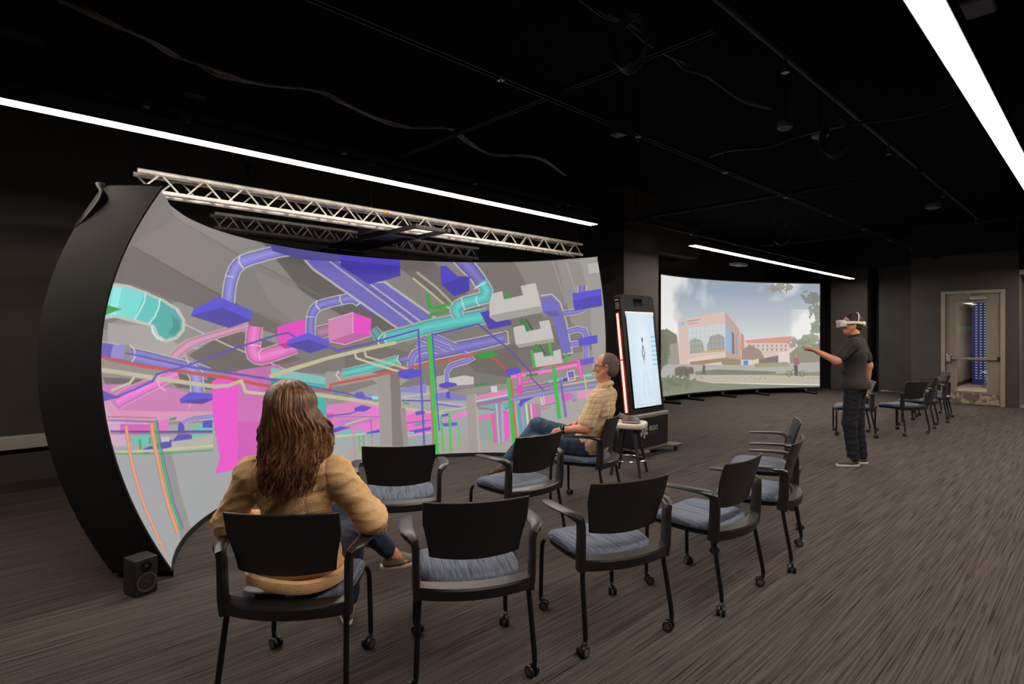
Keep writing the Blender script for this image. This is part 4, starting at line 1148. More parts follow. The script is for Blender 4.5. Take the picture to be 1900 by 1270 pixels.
# ---------------------------------------------------------------- the big curved screen
CXY = (3.2857, 3.5888)
def screen_pt(u, v):
    ph = 2.9182 + (0.3039 - 2.9182) * u
    t = 2 * v - 1
    rho = 2.8992 - (0.3903 if t < 0 else 0.3425) * t * t
    top = 2.4593 + 0.0198 * (2 * u - 1) ** 4
    z = 1.3838 + t * ((1.3838 - 0.04) if t < 0 else (top - 1.3838))
    # slack folds of the stretched cloth near both ends
    if t > 0:
        rho += 0.012 * t * (math.sin(u * 95) * math.exp(-u * 14) + math.sin((1 - u) * 80) * math.exp(-(1 - u) * 12))
    return Vector((CXY[0] + rho * math.cos(ph) * 0.9484, CXY[1] + rho * math.sin(ph), z))
def screen_out(u, v):
    ph = 2.9182 + (0.3039 - 2.9182) * u - R_(27) * (1 - 2 * u) ** 5
    d = 0.36
    return Vector((math.cos(ph) * d, math.sin(ph) * d, 0))
SW, SH = (4000, 2000), (1600, 800)
bg = np.zeros((SH[1], SW[1], 3), np.float32)
bg[:] = (0.49, 0.465, 0.45)
img = draw(MAIN_SHAPES, SW, SH, bg)
img = blur(img, 1)
glow = smooth_noise(SW[1], SH[1], 5, 3, 3)[..., None]
img = img * (0.97 + 0.06 * glow)
screen = thing('curved_screen', 'big domed fabric screen in black surround showing coloured ducts and pipes', 'screen', (0, 0, 0))
NU, NV = 120, 48
rows = [[tuple(screen_pt(i / NU, j / NV)) for i in range(NU + 1)] for j in range(NV + 1)]
uvs = [[(i / NU, j / NV) for i in range(NU + 1)] for j in range(NV + 1)]
uv_sheet('projection_fabric', rows, picture('duct_model_projection', img, 0.86, base=0.05), screen, uvs)
back = [[tuple(Vector(rows[j][i]) + screen_out(i / NU, j / NV)) for i in range(NU + 1)] for j in range(NV + 1)]
G().grid(back).build('back_cover', 'black_fabric', screen, smooth=True, angle=60)
for nm, col_ in (('side_panel', 0), ('side_panel', NU)):
    side = []
    for j in range(NV + 1):
        a, b = Vector(rows[j][col_]), Vector(back[j][col_])
        side.append([tuple(a.lerp(b, k / 8) + Vector((0, 0, 0.006 * math.sin(k / 8 * math.pi) if j == NV else 0))) for k in range(9)])
    G().grid(side).build(nm, 'black_fabric', screen, smooth=True, angle=50)
lip = []
for s in (0.0, 0.06, 0.2, 0.5, 1.0):
    lip.append([tuple(Vector(rows[NV][i]).lerp(Vector(back[NV][i]), s) + Vector((0, 0, 0.022 * math.sin(min(1, s * 8) * math.pi / 2) - 0.02 * s))) for i in range(NU + 1)])
G().grid(lip).build('top_hem', 'black_fabric', screen, smooth=True, angle=60)
bot = []
for s in (0.0, 1.0):
    bot.append([tuple(Vector(rows[0][i]).lerp(Vector(back[0][i]), s)) for i in range(NU + 1)])
kick = [[(p[0], p[1], 0.0) for p in bot[0]], [(p[0], p[1], p[2] + 0.008) for p in bot[0]]]
off = [Vector((CXY[0] - p[0], CXY[1] - p[1], 0)).normalized() * 0.012 for p in bot[0]]
kick = [[(p[0] + o_.x, p[1] + o_.y, p[2]) for p, o_ in zip(r, off)] for r in kick]
G().grid(bot).grid(kick).grid([kick[1], bot[0]]).build('bottom_hem', 'black_fabric', screen, smooth=True, angle=50)
# gathered cloth at the top back corner and the thin piping along the front edges
for c0 in (0, NU):
    G().tube([Vector(rows[j][c0]) + Vector((0, 0, 0.004)) for j in range(0, NV + 1)], 0.009, 6).build('edge_piping', 'black_fabric', screen, smooth=True)
    cr = Vector(back[NV][c0])
    for k in range(5):
        G().tube(bez([cr + Vector((0.03 * k * (1 if c0 else -1) * 0.2, 0.012 * k, 0.02)), cr + Vector((0.015 * (1 if c0 else -1), 0.02 - 0.012 * k, -0.08)), Vector(back[NV - 6][c0]) + Vector((0.004 * k, 0, 0))], 5), [0.012] * 10 + [0.004], 6).build('cloth_fold', 'black_fabric', screen, smooth=True)

# ---------------------------------------------------------------- aluminium trusses over the screen
def truss(x0, x1, y, z, s, bays, label, hoists):
    t = thing('box_truss', label, 'truss', (x0, y, z), 0, 'aluminium trusses over the curved screen')
    L = x1 - x0
    cor = [(0, 0), (0, s), (s, s), (s, 0)]
    for (dy, dz) in cor:
        G().tube([(0.0, dy, dz), (L, dy, dz)], 0.0195, 10).build('chord', 'alu', t, smooth=True)
    for q in range(4):
        (ya, za), (yb, zb) = cor[q], cor[(q + 1) % 4]
        for i in range(bays):
            xa, xm, xb = L * i / bays, L * (i + 0.5) / bays, L * (i + 1) / bays
            if q % 2:
                xa, xm, xb = xa, xm, xb
            G().tube([(xa + 0.02, ya, za), (xm, yb, zb)], 0.0075, 6, cap=False).tube([(xm, yb, zb), (xb - 0.02, ya, za)], 0.0075, 6, cap=False).build('diagonal_brace', 'alu', t, smooth=True)
    for x in hoists:
        G().tube([(x, s / 2, s + 0.016), (x, s / 2, TOP - z)], 0.004, 6).build('suspension_cable', 'pipe_black', t)
        G().lathe([(0.035, 0.0), (0.05, 0.02), (0.05, 0.12), (0.02, 0.15)], 12, Matrix.Translation((x, s / 2, 0.62))).build('hoist_motor', 'pipe_black', t, smooth=True)
    G().box(L * 0.4, L * 0.4 + 0.07, -0.018, 0.018, s - 0.018, s + 0.0175).build('tape_mark', 'tape', t)
    return t
truss(1.0, 6.46, 5.30, 2.685, 0.15, 17, 'longer front silver box truss stretching across the big curved screen', (0.35, 2.1, 5.0))
truss(1.95, 5.62, 6.62, 2.685, 0.15, 13, 'shorter rear silver box truss behind the top of the curved screen', (0.4, 3.2))
# projector on its boom between the two trusses
t = thing('projector_boom', 'black flat projector boom hung between the two silver trusses', 'projector mount', (3.52, 4.85, 2.62))
G().box(-0.22, -0.18, 0.0, 1.9, 0.0, 0.04).build('rail', 'pipe_black', t)
G().box(0.18, 0.22, 0.0, 1.9, 0.0, 0.04).build('rail', 'pipe_black', t)
for y in (0.02, 0.55, 1.2, 1.82):
    G().box(-0.18, 0.18, y, y + 0.05, 0.0, 0.035).build('cross_bar', 'pipe_black', t)
G().box(-0.17, 0.17, 0.62, 1.75, 0.036, 0.048).build('mount_plate', 'kiosk_dark', t)
t = thing('projector', 'dark grey projector resting on the boom between the trusses', 'projector', (3.52, 5.84, 2.67))
G().box(-0.19, 0.19, -0.26, 0.26, 0.02, 0.16).build('body', 'proj_grey', t, bevel=0.02)
G().lathe([(0.05, 0.0), (0.055, 0.05), (0.045, 0.06), (0.04, 0.03)], 18, Matrix.Translation((-0.06, -0.26, 0.09)) @ Matrix.Rotation(R_(90), 4, 'X')).build('projection_lens', 'glass_black', t, smooth=True)
for sx in (-0.14, 0.14):
    for sy in (-0.2, 0.2):
        G().lathe([(0.015, 0.0), (0.012, 0.025)], 8, Matrix.Translation((sx, sy, 0))).build('foot', 'kiosk_dark', t)
t = thing('rear_projector', 'black projector box hanging under the boom behind the curved screen', 'projector', (3.5, 6.9, 2.36))
G().box(-0.3, 0.3, -0.18, 0.18, 0.0, 0.24).build('body', 'kiosk_dark', t, bevel=0.015)
G().tube([(0, 0, 0.24), (0, 0, 0.32)], 0.02, 8).build('hanger', 'pipe_black', t)

# ---------------------------------------------------------------- far curved screen with the campus picture
S2C, S2R, S2A, S2B, S2Z0, S2Z1 = (11.7432, -0.4935), 7.4873, 1.63908, 0.90404, 0.15, 2.87
def far_pt(u, v, off=0.0):
    ph = S2A + (S2B - S2A) * u
    return ((S2C[0] + (S2R + off) * math.cos(ph)), S2C[1] + (S2R + off) * math.sin(ph), S2Z0 + v * (S2Z1 - S2Z0))
FW, FH = (2000, 1400), (1000, 700)
yy = np.linspace(0, 1, FH[1], dtype=np.float32)[:, None, None]
sky = np.array((212, 213, 212), np.float32) / 255 * (1 - np.clip((yy - 0.4) / 0.5, 0, 1)) + np.array((148, 164, 180), np.float32) / 255 * np.clip((yy - 0.4) / 0.5, 0, 1)
bg = np.repeat(sky, FW[1], 1)
cn = smooth_noise(FW[1], FH[1], 3.2, 11, 5)
xx = np.linspace(0, 1, FW[1], dtype=np.float32)[None]
bias = 0.12 * np.exp(-((xx - 0.05) / 0.16) ** 2) + 0.10 * np.exp(-(((xx - 0.42) / 0.14) ** 2 + ((yy[..., 0] - 0.66) / 0.10) ** 2)) + 0.12 * np.exp(-((xx - 0.95) / 0.2) ** 2) * (yy[..., 0] < 0.75)
mask = np.clip((cn + bias - 0.50) / 0.12, 0, 1)[..., None]
bg = bg * (1 - 0.9 * mask) + np.array((234, 232, 228), np.float32) / 255 * 0.9 * mask
img = draw(FAR_SHAPES, FW, FH, bg.copy())
# leafy masses: speckled by noise
leaf = smooth_noise(FW[1], FH[1], 60, 5, 4)
def foliage(img, cx, cy, rx, ry, col, thr=0.5):
    d = ((xx - cx) / rx) ** 2 + ((yy[..., 0] - cy) / ry) ** 2
    m = np.clip((leaf + 0.32 * (1 - d) - thr) / 0.08, 0, 1) * (d < 1.6)
    m = m[..., None] * 0.85
    shade = (0.8 + 0.4 * leaf)[..., None]
    return img * (1 - m) + np.array(col, np.float32) / 255 * shade * m
for f in ((0.03, 0.42, 0.05, 0.12, (104, 108, 90)), (0.0, 0.34, 0.05, 0.16, (96, 100, 82)), (0.965, 0.86, 0.06, 0.07, (110, 112, 104)), (0.99, 0.74, 0.045, 0.09, (112, 118, 106)),
          (0.985, 0.58, 0.035, 0.06, (112, 124, 104)), (0.80, 0.95, 0.07, 0.05, (140, 136, 128)), (0.90, 0.42, 0.06, 0.06, (134, 136, 120)), (0.96, 0.46, 0.05, 0.05, (128, 136, 118)), (0.1, 0.1, 0.2, 0.06, (108, 116, 92))):
    img = foliage(img, *f)
img = blur(img, 1)
far_s = thing('panoramic_screen', 'curved screen at the far end showing a brick campus building under clouds', 'screen', (0, 0, 0))
n = 48
rows = [[far_pt(i / n, j / 12) for i in range(n + 1)] for j in range(13)]
uvs = [[(i / n, j / 12) for i in range(n + 1)] for j in range(13)]
uv_sheet('projection_surface', rows, picture('campus_projection', img, 1.0, base=0.06), far_s, uvs)
rows = [[far_pt(i / n, j / 2, 0.012) for i in range(n + 1)] for j in range(3)]
G().shell(rows, lambda i, k, p: tuple((Vector((p[0] - S2C[0], p[1] - S2C[1], 0)).normalized() * 0.03))).build('backing', 'kiosk_dark', far_s, smooth=True, angle=40)
for z0, z1 in ((S2Z0 - 0.03, S2Z0), (S2Z1, S2Z1 + 0.03)):
    fr = []
    for o_, z in ((-0.006, z0), (-0.006, z1), (0.045, z1), (0.045, z0), (-0.006, z0)):
        fr.append([(*far_pt(i / n, 0, o_)[:2], z) for i in range(n + 1)])
    G().grid(fr).build('frame_rail', 'kiosk_dark', far_s)
for u in (0.0, 1.0):
    du = -0.004 if u == 0 else 0.004
    a, b, c, d = far_pt(u, 0, -0.006), far_pt(u + du, 0, -0.006), far_pt(u + du, 0, 0.045), far_pt(u, 0, 0.045)
    G().prism([a[:2], b[:2], c[:2], d[:2]], S2Z0 - 0.03, S2Z1 + 0.03).build('frame_post', 'kiosk_dark', far_s)
for u in (0.03, 0.22, 0.45, 0.66, 0.93):
    c = Vector(far_pt(u, 0, 0.02))
    inn = (Vector((S2C[0], S2C[1], 0)) - Vector((c.x, c.y, 0))).normalized()
    f = G()
    f.tube([c + Vector((0, 0, -0.03)), (c.x, c.y, 0.05)], 0.025, 8).build('stand_foot', 'kiosk_dark', far_s, smooth=True)
    p0, p1 = Vector((c.x, c.y, 0.03)) - inn * 0.25, Vector((c.x, c.y, 0.03)) + inn * 0.42
    G().tube([p0, p1], 0.03, 4, up=(0, 0, 1)).build('stand_foot', 'pipe_black', far_s)
    G().lathe([(0.035, 0), (0.035, 0.05), (0.02, 0.06)], 10, Matrix.Translation((c.x, c.y, 0.06))).build('clamp', 'steel', far_s, smooth=True)

# ---------------------------------------------------------------- open ceiling services
def rail_x(x0, x1, y, z, label):
    t = thing('channel_rail', label, 'rail', (x0, y, z))
    L = x1 - x0
    G().box(0, L, -0.022, -0.017, 0, 0.042).box(0, L, 0.017, 0.022, 0, 0.042).box(0, L, -0.017, 0.017, 0.038, 0.042).build('channel', 'pipe_black', t)
    for i in range(int(L / 1.6) + 1):
        x = 0.3 + i * 1.6
        if x < L:
            G().tube([(x, 0, -0.05), (x, 0, TOP - z)], 0.005, 6).build('threaded_rod', 'pipe_black', t)
            G().box(x - 0.018, x + 0.018, -0.02, 0.02, -0.012, 0.0).build('square_washer', 'alu_dull', t)
    return t
rail_x(-2.5, 16.5, 2.83, 3.25, 'black ceiling channel rail running through the middle of the dark ceiling')
rail_x(-2.5, 16.8, 5.0, 3.25, 'black ceiling channel rail above the left lamp row')
def rail_y(x, y0, y1, z, label):
    t = thing('cross_rail', label, 'rail', (x, y0, z))
    G().box(-0.02, -0.015, 0, y1 - y0, 0, 0.04).box(0.015, 0.02, 0, y1 - y0, 0, 0.04).box(-0.015, 0.015, 0, y1 - y0, 0.036, 0.04).build('channel', 'pipe_black', t)
    for i in range(3):
        y = 0.3 + i * (y1 - y0 - 0.6) / 2
        G().tube([(0, y, 0.04), (0, y, TOP - z)], 0.005, 6).build('threaded_rod', 'pipe_black', t)
    return t
rail_y(3.15, 1.6, 5.2, 3.30, 'short black cross rail over the row of empty chairs')
rail_y(7.5, -0.4, 5.4, 3.30, 'longer black cross rail over the standing person')
rail_y(11.6, -0.6, 5.4, 3.30, 'farthest black cross rail near the panoramic screen')

def cable(pts, r, label, mat='cable', strands=2):
    t = thing('ceiling_cable', label, 'cable', pts[0])
    o = Vector(pts[0])
    base = bez([Vector(p) - o for p in pts], 7)
    for k in range(strands):
        q = [p + Vector((0.012 * math.sin(i * 0.35 + k * 2.1), 0.012 * math.cos(i * 0.27 + k * 1.3) + k * 0.012, 0.01 * math.sin(i * 0.41 + k))) for i, p in enumerate(base)]
        G().tube(q, r, 6).build('cable_strand', mat, t, smooth=True)
    return t
cable([(0.414, 4.258, 3.500), (0.595, 4.256, 3.480), (0.855, 4.295, 3.450), (1.059, 4.516, 3.500), (1.167, 4.543, 3.500), (1.311, 4.430, 3.420), (1.595, 4.389, 3.420), (2.091, 4.415, 3.500), (2.276, 4.365, 3.450), (2.610, 4.424, 3.420), (2.915, 4.384, 3.420), (3.338, 4.365, 3.500), (3.616, 4.399, 3.450), (3.986, 4.413, 3.400), (4.491, 4.282, 3.450), (5.364, 4.658, 3.500)], 0.011, 'grey cable bundle swagging across the dark ceiling above the left lamp', 'cable', 3)
cable([(2.688, 2.206, 3.550), (2.811, 2.140, 3.500), (3.124, 2.162, 3.550), (3.304, 2.138, 3.500), (3.592, 2.150, 3.500), (3.912, 2.206, 3.550), (4.058, 2.110, 3.500), (4.503, 2.088, 3.450), (5.031, 2.048, 3.500)], 0.010, 'black cable bundle looping under the ceiling left of the bright right lamp', 'cable_black', 3)
cable([(5.949, 3.061, 3.500), (5.777, 2.679, 3.450), (5.913, 2.407, 3.450), (5.959, 2.064, 3.500), (5.815, 1.691, 3.450), (5.923, 1.259, 3.420), (5.992, 0.878, 3.500)], 0.012, 'dark cable run sagging towards the bright right lamp', 'cable_black', 2)
def coil(c, r, label):
    t = thing('cable_coil', label, 'cable', c)
    for k in range(4):
        pts = [(0.01 * k, r * math.cos(a) * (1 - 0.07 * k), r * 1.2 * math.sin(a) - 0.01 * k) for a in [i * 2 * math.pi / 22 for i in range(23)]]
        G().tube(pts, 0.008, 6).build('cable_strand', 'cable_black', t, smooth=True)
    G().tube([(0, 0, r * 1.2), (0, 0, TOP - c[2])], 0.004, 5).build('tie_wire', 'cable_black', t)
    return t
coil((2.877, 2.003, 3.300), 0.13, 'coiled black cable hanging from the ceiling above the middle of the room')
coil((5.608, 1.718, 3.300), 0.13, 'coiled black cable hanging beside a round ceiling device')
coil((9.660, 3.759, 3.200), 0.15, 'small coiled black cable above the end of the thin far lamp')
def disc(c, r, label, mat='det_grey'):
    t = thing('ceiling_device', label, 'detector', c, 0, 'round ceiling devices')
    G().lathe([(r * 0.55, -0.05), (r, -0.03), (r, 0.02), (r * 0.9, 0.03)], 20).build('cover', mat, t, smooth=True)
    G().tube([(0, 0, 0.03), (0, 0, TOP - c[2])], 0.012, 6).build('stem', 'pipe_black', t)
    return t
disc((5.838, 2.241, 3.600), 0.07, 'small round ceiling device nearest the middle of the dark ceiling')
disc((6.352, 2.086, 3.600), 0.08, 'small round ceiling device next to the coiled cable')
disc((10.683, 1.919, 3.500), 0.10, 'round ceiling device farthest back, above the door')
def box_device(c, sx, sy, sz, label, mat='pipe_black'):
    t = thing('hanging_box', label, 'ceiling box', c)
    G().box(-sx / 2, sx / 2, -sy / 2, sy / 2, 0, sz).build('body', mat, t, bevel=0.01)
    G().tube([(0, 0, sz), (0, 0, TOP - c[2])], 0.01, 6).build('stem', 'pipe_black', t)
    return t
box_device((1.356, 5.095, 3.450), 0.16, 0.1, 0.08, 'small dark box on the ceiling above the left lamp')
box_device((0.263, 4.726, 3.400), 0.25, 0.12, 0.12, 'dark box high in the top left corner of the ceiling')
box_device((3.716, 2.683, 3.100), 0.1, 0.1, 0.14, 'small black box hanging from the middle ceiling rail')
box_device((3.967, 0.512, 3.300), 0.20, 0.14, 0.03, 'small pale box right of the bright right lamp', 'det_grey')
box_device((13.6, 6.3, 3.2), 0.5, 0.25, 0.06, 'pale flat box under the ceiling above the panoramic screen', 'det_white')
# main pipe runs
t = thing('sprinkler_pipe', 'black sprinkler pipe high under the ceiling along the room', 'pipe', (-2.8, 1.8, 3.75))
G().tube([(0, 0, 0), (19, 0, 0)], 0.03, 10).build('pipe_run', 'pipe_black', t, smooth=True)
for i in range(6):
    G().tube([(1.5 + 3 * i, 0, 0), (1.5 + 3 * i, 0, -0.12)], 0.012, 8).lathe([(0.03, -0.14), (0.012, -0.12)], 10, Matrix.Translation((1.5 + 3 * i, 0, 0))).build('sprinkler_head', 'alu_dull', t, smooth=True)
t = thing('air_duct', 'black rectangular air duct under the ceiling', 'duct', (-2.8, -0.9, 3.45))
G().box(0, 19, -0.35, 0.35, 0, 0.4).build('duct_body', 'ceiling', t)
for i in range(12):
    G().box(1 + i * 1.5, 1.04 + i * 1.5, -0.37, 0.37, -0.02, 0.42).build('duct_flange', 'ceiling', t)

# ---------------------------------------------------------------- stacking chairs on casters
def make_chair():
    t = thing('stacking_chair', 'x', 'chair')
    # cushion: soft edges, waterfall front; local +X is the front
    rows = []
    prof = [(0.0, 0.0), (0.35, 0.012), (0.8, 0.034), (1.0, 0.046), (0.985, 0.05)]
    N = 14
    def outline(s, inset=0.0):
        # rounded seat outline, angle s
        pts = []
        for i in range(40):
            a = 2 * math.pi * i / 40
            ca, sa = math.cos(a), math.sin(a)
            e = 4.2
            k = (abs(ca) ** e + abs(sa) ** e) ** (-1 / e)
            x, y = ca * k * (0.235 - inset), sa * k * (0.24 - inset)
            if x < 0: y *= 1 - 0.10 * (x / 0.235) ** 2
            pts.append((x + 0.015, y))
        return pts
    levels = [(0.030, 0.408), (0.006, 0.412), (0.0, 0.425), (0.002, 0.442), (0.014, 0.456), (0.05, 0.463), (0.12, 0.463), (0.2, 0.460)]
    for ins, z in levels:
        r = []
        for (x, y) in outline(0, ins):
            dz = -0.030 * max(0, (x - 0.15) / 0.1) ** 2 + 0.010 * (y / 0.24) ** 2 - 0.004
            r.append((x, y, z + dz))
        rows.append(r)
    g = G().grid(rows, closed=True)
    g.add(rows[-1], [tuple(range(40))]).add(rows[0], [tuple(range(39, -1, -1))])
    g.build('seat', 'seat', t, smooth=True, angle=0)
    # pan under the cushion
    rows = []
    for ins, z in ((0.05, 0.385), (0.012, 0.392), (0.006, 0.409)):
        rows.append([(x, y, z - 0.030 * max(0, (x - 0.15) / 0.1) ** 2) for x, y in outline(0, ins)])
    g = G().grid(rows, closed=True)
    g.add(rows[0], [tuple(range(39, -1, -1))]).add(rows[-1], [tuple(range(40))])
    g.build('seat_pan', 'seat_pan', t, smooth=True, angle=50)
    # moulded rear rail: bowed band behind the cushion with a sloping shelf on top
    rows = []
    for (dx, z) in ((0.0, 0.448), (-0.008, 0.456), (-0.062, 0.446), (-0.068, 0.436), (-0.060, 0.392), (-0.048, 0.386), (-0.01, 0.388), (0.0, 0.395), (0.0, 0.448)):
        r = []
        for k in range(19):
            w = k / 18 * 2 - 1
            bow = -0.055 * (1 - w * w)
            r.append((-0.185 + bow + dx * (1 - 0.15 * w * w), w * 0.262, z))
        rows.append(r)
    g = G().grid(rows)
    ends = [[r[0] for r in rows[:-1]], [r[-1] for r in rows[:-1]]]
    g.add(ends[0], [tuple(range(8))]).add(ends[1], [tuple(range(7, -1, -1))])
    g.build('rear_rail', 'plastic', t, smooth=True, angle=35)
    # backrest: thin bowed shell, wide at the top, tucked between the posts below
    rows = []
    for i in range(11):
        s = i / 10
        z = 0.555 + 0.265 * s
        wid = 0.205 + 0.032 * min(1, s * 1.6) ** 1.5
        r = []
        for k in range(17):
            w = k / 16 * 2 - 1
            x = -0.243 - 0.050 * s - 0.02 * s * s - 0.034 * (1 - w * w) * (0.75 + 0.25 * s) + 0.034
            zz = z - (0.012 * (1 - w * w) if i == 0 else 0) + 0.004 * w * w * s
            if i == 0: zz = z - 0.018 * (1 - w * w) + 0.006
            r.append((x, w * wid, zz if i else zz))
        rows.append(r)
    G().shell(rows, lambda i, k, p: (0.010, 0, 0.003)).build('backrest', 'plastic', t, smooth=True, angle=35, bevel=0.003, seg=1)
    # posts that run up and turn into the arms
    for sy in (-1, 1):
        secs = []
        path = [(-0.212, 0.258, 0.388, 0.034, 0.017), (-0.222, 0.262, 0.46, 0.033, 0.017), (-0.226, 0.262, 0.54, 0.031, 0.017), (-0.228, 0.263, 0.612, 0.030, 0.017), (-0.226, 0.270, 0.640, 0.027, 0.020),
                (-0.205, 0.285, 0.655, 0.016, 0.027), (-0.16, 0.297, 0.663, 0.011, 0.032), (-0.08, 0.302, 0.664, 0.009, 0.034), (0.02, 0.298, 0.661, 0.008, 0.033), (0.085, 0.290, 0.657, 0.007, 0.028), (0.098, 0.288, 0.656, 0.004, 0.018)]
        P = [Vector((x, y * sy, z)) for x, y, z, _, _ in path]
        for i, (x, y, z, ht, hw) in enumerate(path):
            tg = (P[min(i + 1, len(P) - 1)] - P[max(0, i - 1)]).normalized()
            side = Vector((0, 1, 0))
            side = (side - tg * side.dot(tg)).normalized()
            nrm = tg.cross(side).normalized()
            r = []
            for k in range(10):
                a = 2 * math.pi * (k + 0.5) / 10
                e = 3.0
                q = (abs(math.cos(a)) ** e + abs(math.sin(a)) ** e) ** (-1 / e)
                r.append(P[i] + side * (math.cos(a) * q * hw) + nrm * (math.sin(a) * q * ht))
            secs.append(r)
        g = G().grid(secs, closed=True)
        g.add(secs[0], [tuple(range(9, -1, -1))]).add(secs[-1], [tuple(range(10))])
        g.build('armrest', 'plastic', t, smooth=True, angle=45)
    # legs with twin-wheel casters
    for sx, sy in ((1, 1), (1, -1), (-1, 1), (-1, -1)):
        if sx > 0:
            pts = bez([(0.222, 0.222 * sy, 0.395), (0.234, 0.23 * sy, 0.372), (0.237, 0.234 * sy, 0.32), (0.238, 0.24 * sy, 0.075)], 5)
            foot = (0.238, 0.24 * sy)
        else:
            pts = bez([(-0.215, 0.245 * sy, 0.40), (-0.224, 0.252 * sy, 0.33), (-0.262, 0.262 * sy, 0.13), (-0.268, 0.264 * sy, 0.075)], 6)
            foot = (-0.268, 0.264 * sy)
        leg = G().tube(pts, 0.0125, 10).build('leg', 'tube', t, smooth=True)
        a = 2.3 + 1.1 * sx + 0.7 * sy
        T = Matrix.Translation((foot[0], foot[1], 0)) @ Matrix.Rotation(a, 4, 'Z')
        G().lathe([(0.009, 0.05), (0.011, 0.085)], 8, T).tube([T @ Vector((0, 0, 0.058)), T @ Vector((0.012, 0, 0.05)), T @ Vector((0.022, 0, 0.03))], [0.012, 0.013, 0.009], 8).build('caster_stem', 'tube', leg, smooth=True)
        for s in (-1, 1):
            TW = T @ Matrix.Translation((0.018, s * 0.015, 0.0265)) @ Matrix.Rotation(R_(90), 4, 'X')
            G().lathe([(0.0255, -0.008), (0.0265, -0.006), (0.0265, 0.006), (0.0255, 0.008)], 16, TW).build('wheel', 'caster', leg, smooth=True, angle=50)
            G().lathe([(0.017, -0.009), (0.017, 0.009)], 12, TW).build('wheel_rim', 'caster_rim', leg)
    return t
chair0 = make_chair()
chairs = [  # ahead, right, heading left of the lens axis, label
    (2.62, -0.94, 0, 'black-framed chair that the long-haired person in the tan jacket sits on', 'near'),
    (2.80, -0.215, 13, 'empty chair directly right of the person in the tan jacket, front row', 'near'),
    (3.135, 0.48, 25, 'empty chair in the middle of the front arc, third from the left', 'near'),
    (3.565, 1.17, 43, 'empty chair fourth along the front arc, between the middle one and the turned pair', 'near'),
    (4.13, 1.74, 57, 'empty chair fifth along the front arc, nearer of the turned pair at right', 'near'),
    (4.93, 2.13, 68, 'empty chair at the far right end of the front arc, behind another chair', 'near'),
    (4.03, -0.785, 10, 'empty chair in the inner row facing the magenta and grey part of the picture', 'inner'),
    (4.38, 0.02, 42, 'empty chair right in front of the seated person in the plaid shirt', 'inner'),
    (5.26, 0.66, 65, 'black chair under the seated person in the plaid shirt', 'inner'),
    (8.93, 5.27, 66, 'far empty chair partly hidden behind the standing person', 'far'),
    (9.06, 6.10, 20, 'far empty chair just right of the standing person', 'far'),
    (9.78, 6.86, 48, 'nearer chair of the overlapping far cluster by the door', 'far'),
    (10.40, 7.53, 50, 'rightmost chair of the overlapping far cluster by the door', 'far'),
    (11.05, 8.0, 70, 'rearmost chair of the far cluster by the door, mostly hidden', 'far'),
]
GROUPS = {'near': 'chairs in the front arc', 'inner': 'chairs in the inner row', 'far': 'chairs by the panoramic screen'}
CH = []
for i, (d, r, a, lab, grp) in enumerate(chairs):
    c = chair0 if i == 0 else copy_tree(chair0)
    x, y = place(d, r)
    c.location = (x, y, 0)
    c.rotation_euler = (0, 0, R_(HEAD + a))
    tag(c, lab, 'chair', GROUPS[grp])
    CH.append(c)

# ---------------------------------------------------------------- information kiosk
K = thing('display_kiosk', 'tall black touchscreen kiosk with red light strips on a wheeled base', 'kiosk', (6.475, 4.2, 0))
lean = Matrix.Translation((0, 0, 0.52)) @ Matrix.Rotation(R_(-6.5), 4, 'X')
def rounded(w, h0, h1, r, n=6):
    return [(-w, h0), (w, h0)] + arc((w - r, h1 - r), r, 0, math.pi / 2, n) + arc((-w + r, h1 - r), r, math.pi / 2, math.pi, n)
XZ = Matrix(((1, 0, 0, 0), (0, 0, 1, 0), (0, 1, 0, 0), (0, 0, 0, 1)))   # (x, y, z) -> (x, z, y): outline stands upright
G().prism(rounded(0.385, 0.0, 1.56, 0.07), 0.0, 0.12, lean @ XZ).build('cabinet', 'kiosk', K, bevel=0.008)
G().box(-0.325, 0.325, -0.006, 0.0, 0.07, 1.33, lean).build('screen_bezel', 'glass_black', K)
# picture: pale panel, standing wireframe figure and a column of buttons
kw, kh = 300, 560
gy = np.linspace(0, 1, kh, dtype=np.float32)[:, None, None]
gx = np.linspace(0, 1, kw, dtype=np.float32)[None, :, None]
im = np.array((206, 228, 245), np.float32) / 255 + (np.array((232, 243, 250), np.float32) / 255 - np.array((206, 228, 245), np.float32) / 255) * np.clip(1.2 - 2.2 * np.abs(gx - 0.5), 0, 1) * np.clip(1.2 - 1.6 * np.abs(gy - 0.5), 0, 1)
X, Y = np.meshgrid(np.linspace(0, 1, kw), np.linspace(0, 1, kh))
def seg(im, x0, y0, x1, y1, w, c, al=1.0):
    dx, dy = x1 - x0, y1 - y0
    asp = kh / kw
    tt = np.clip(((X - x0) * dx + (Y - y0) * dy * asp * asp) / (dx * dx + dy * dy * asp * asp + 1e-9), 0, 1)
    dd = np.sqrt((X - x0 - tt * dx) ** 2 + ((Y - y0 - tt * dy) * asp) ** 2)
    m = (np.clip((w - dd) / 0.004 + 0.5, 0, 1) * al)[..., None]
    return im * (1 - m) + np.array(c, np.float32) / 255 * m
DK, LT = (62, 84, 128), (168, 190, 212)
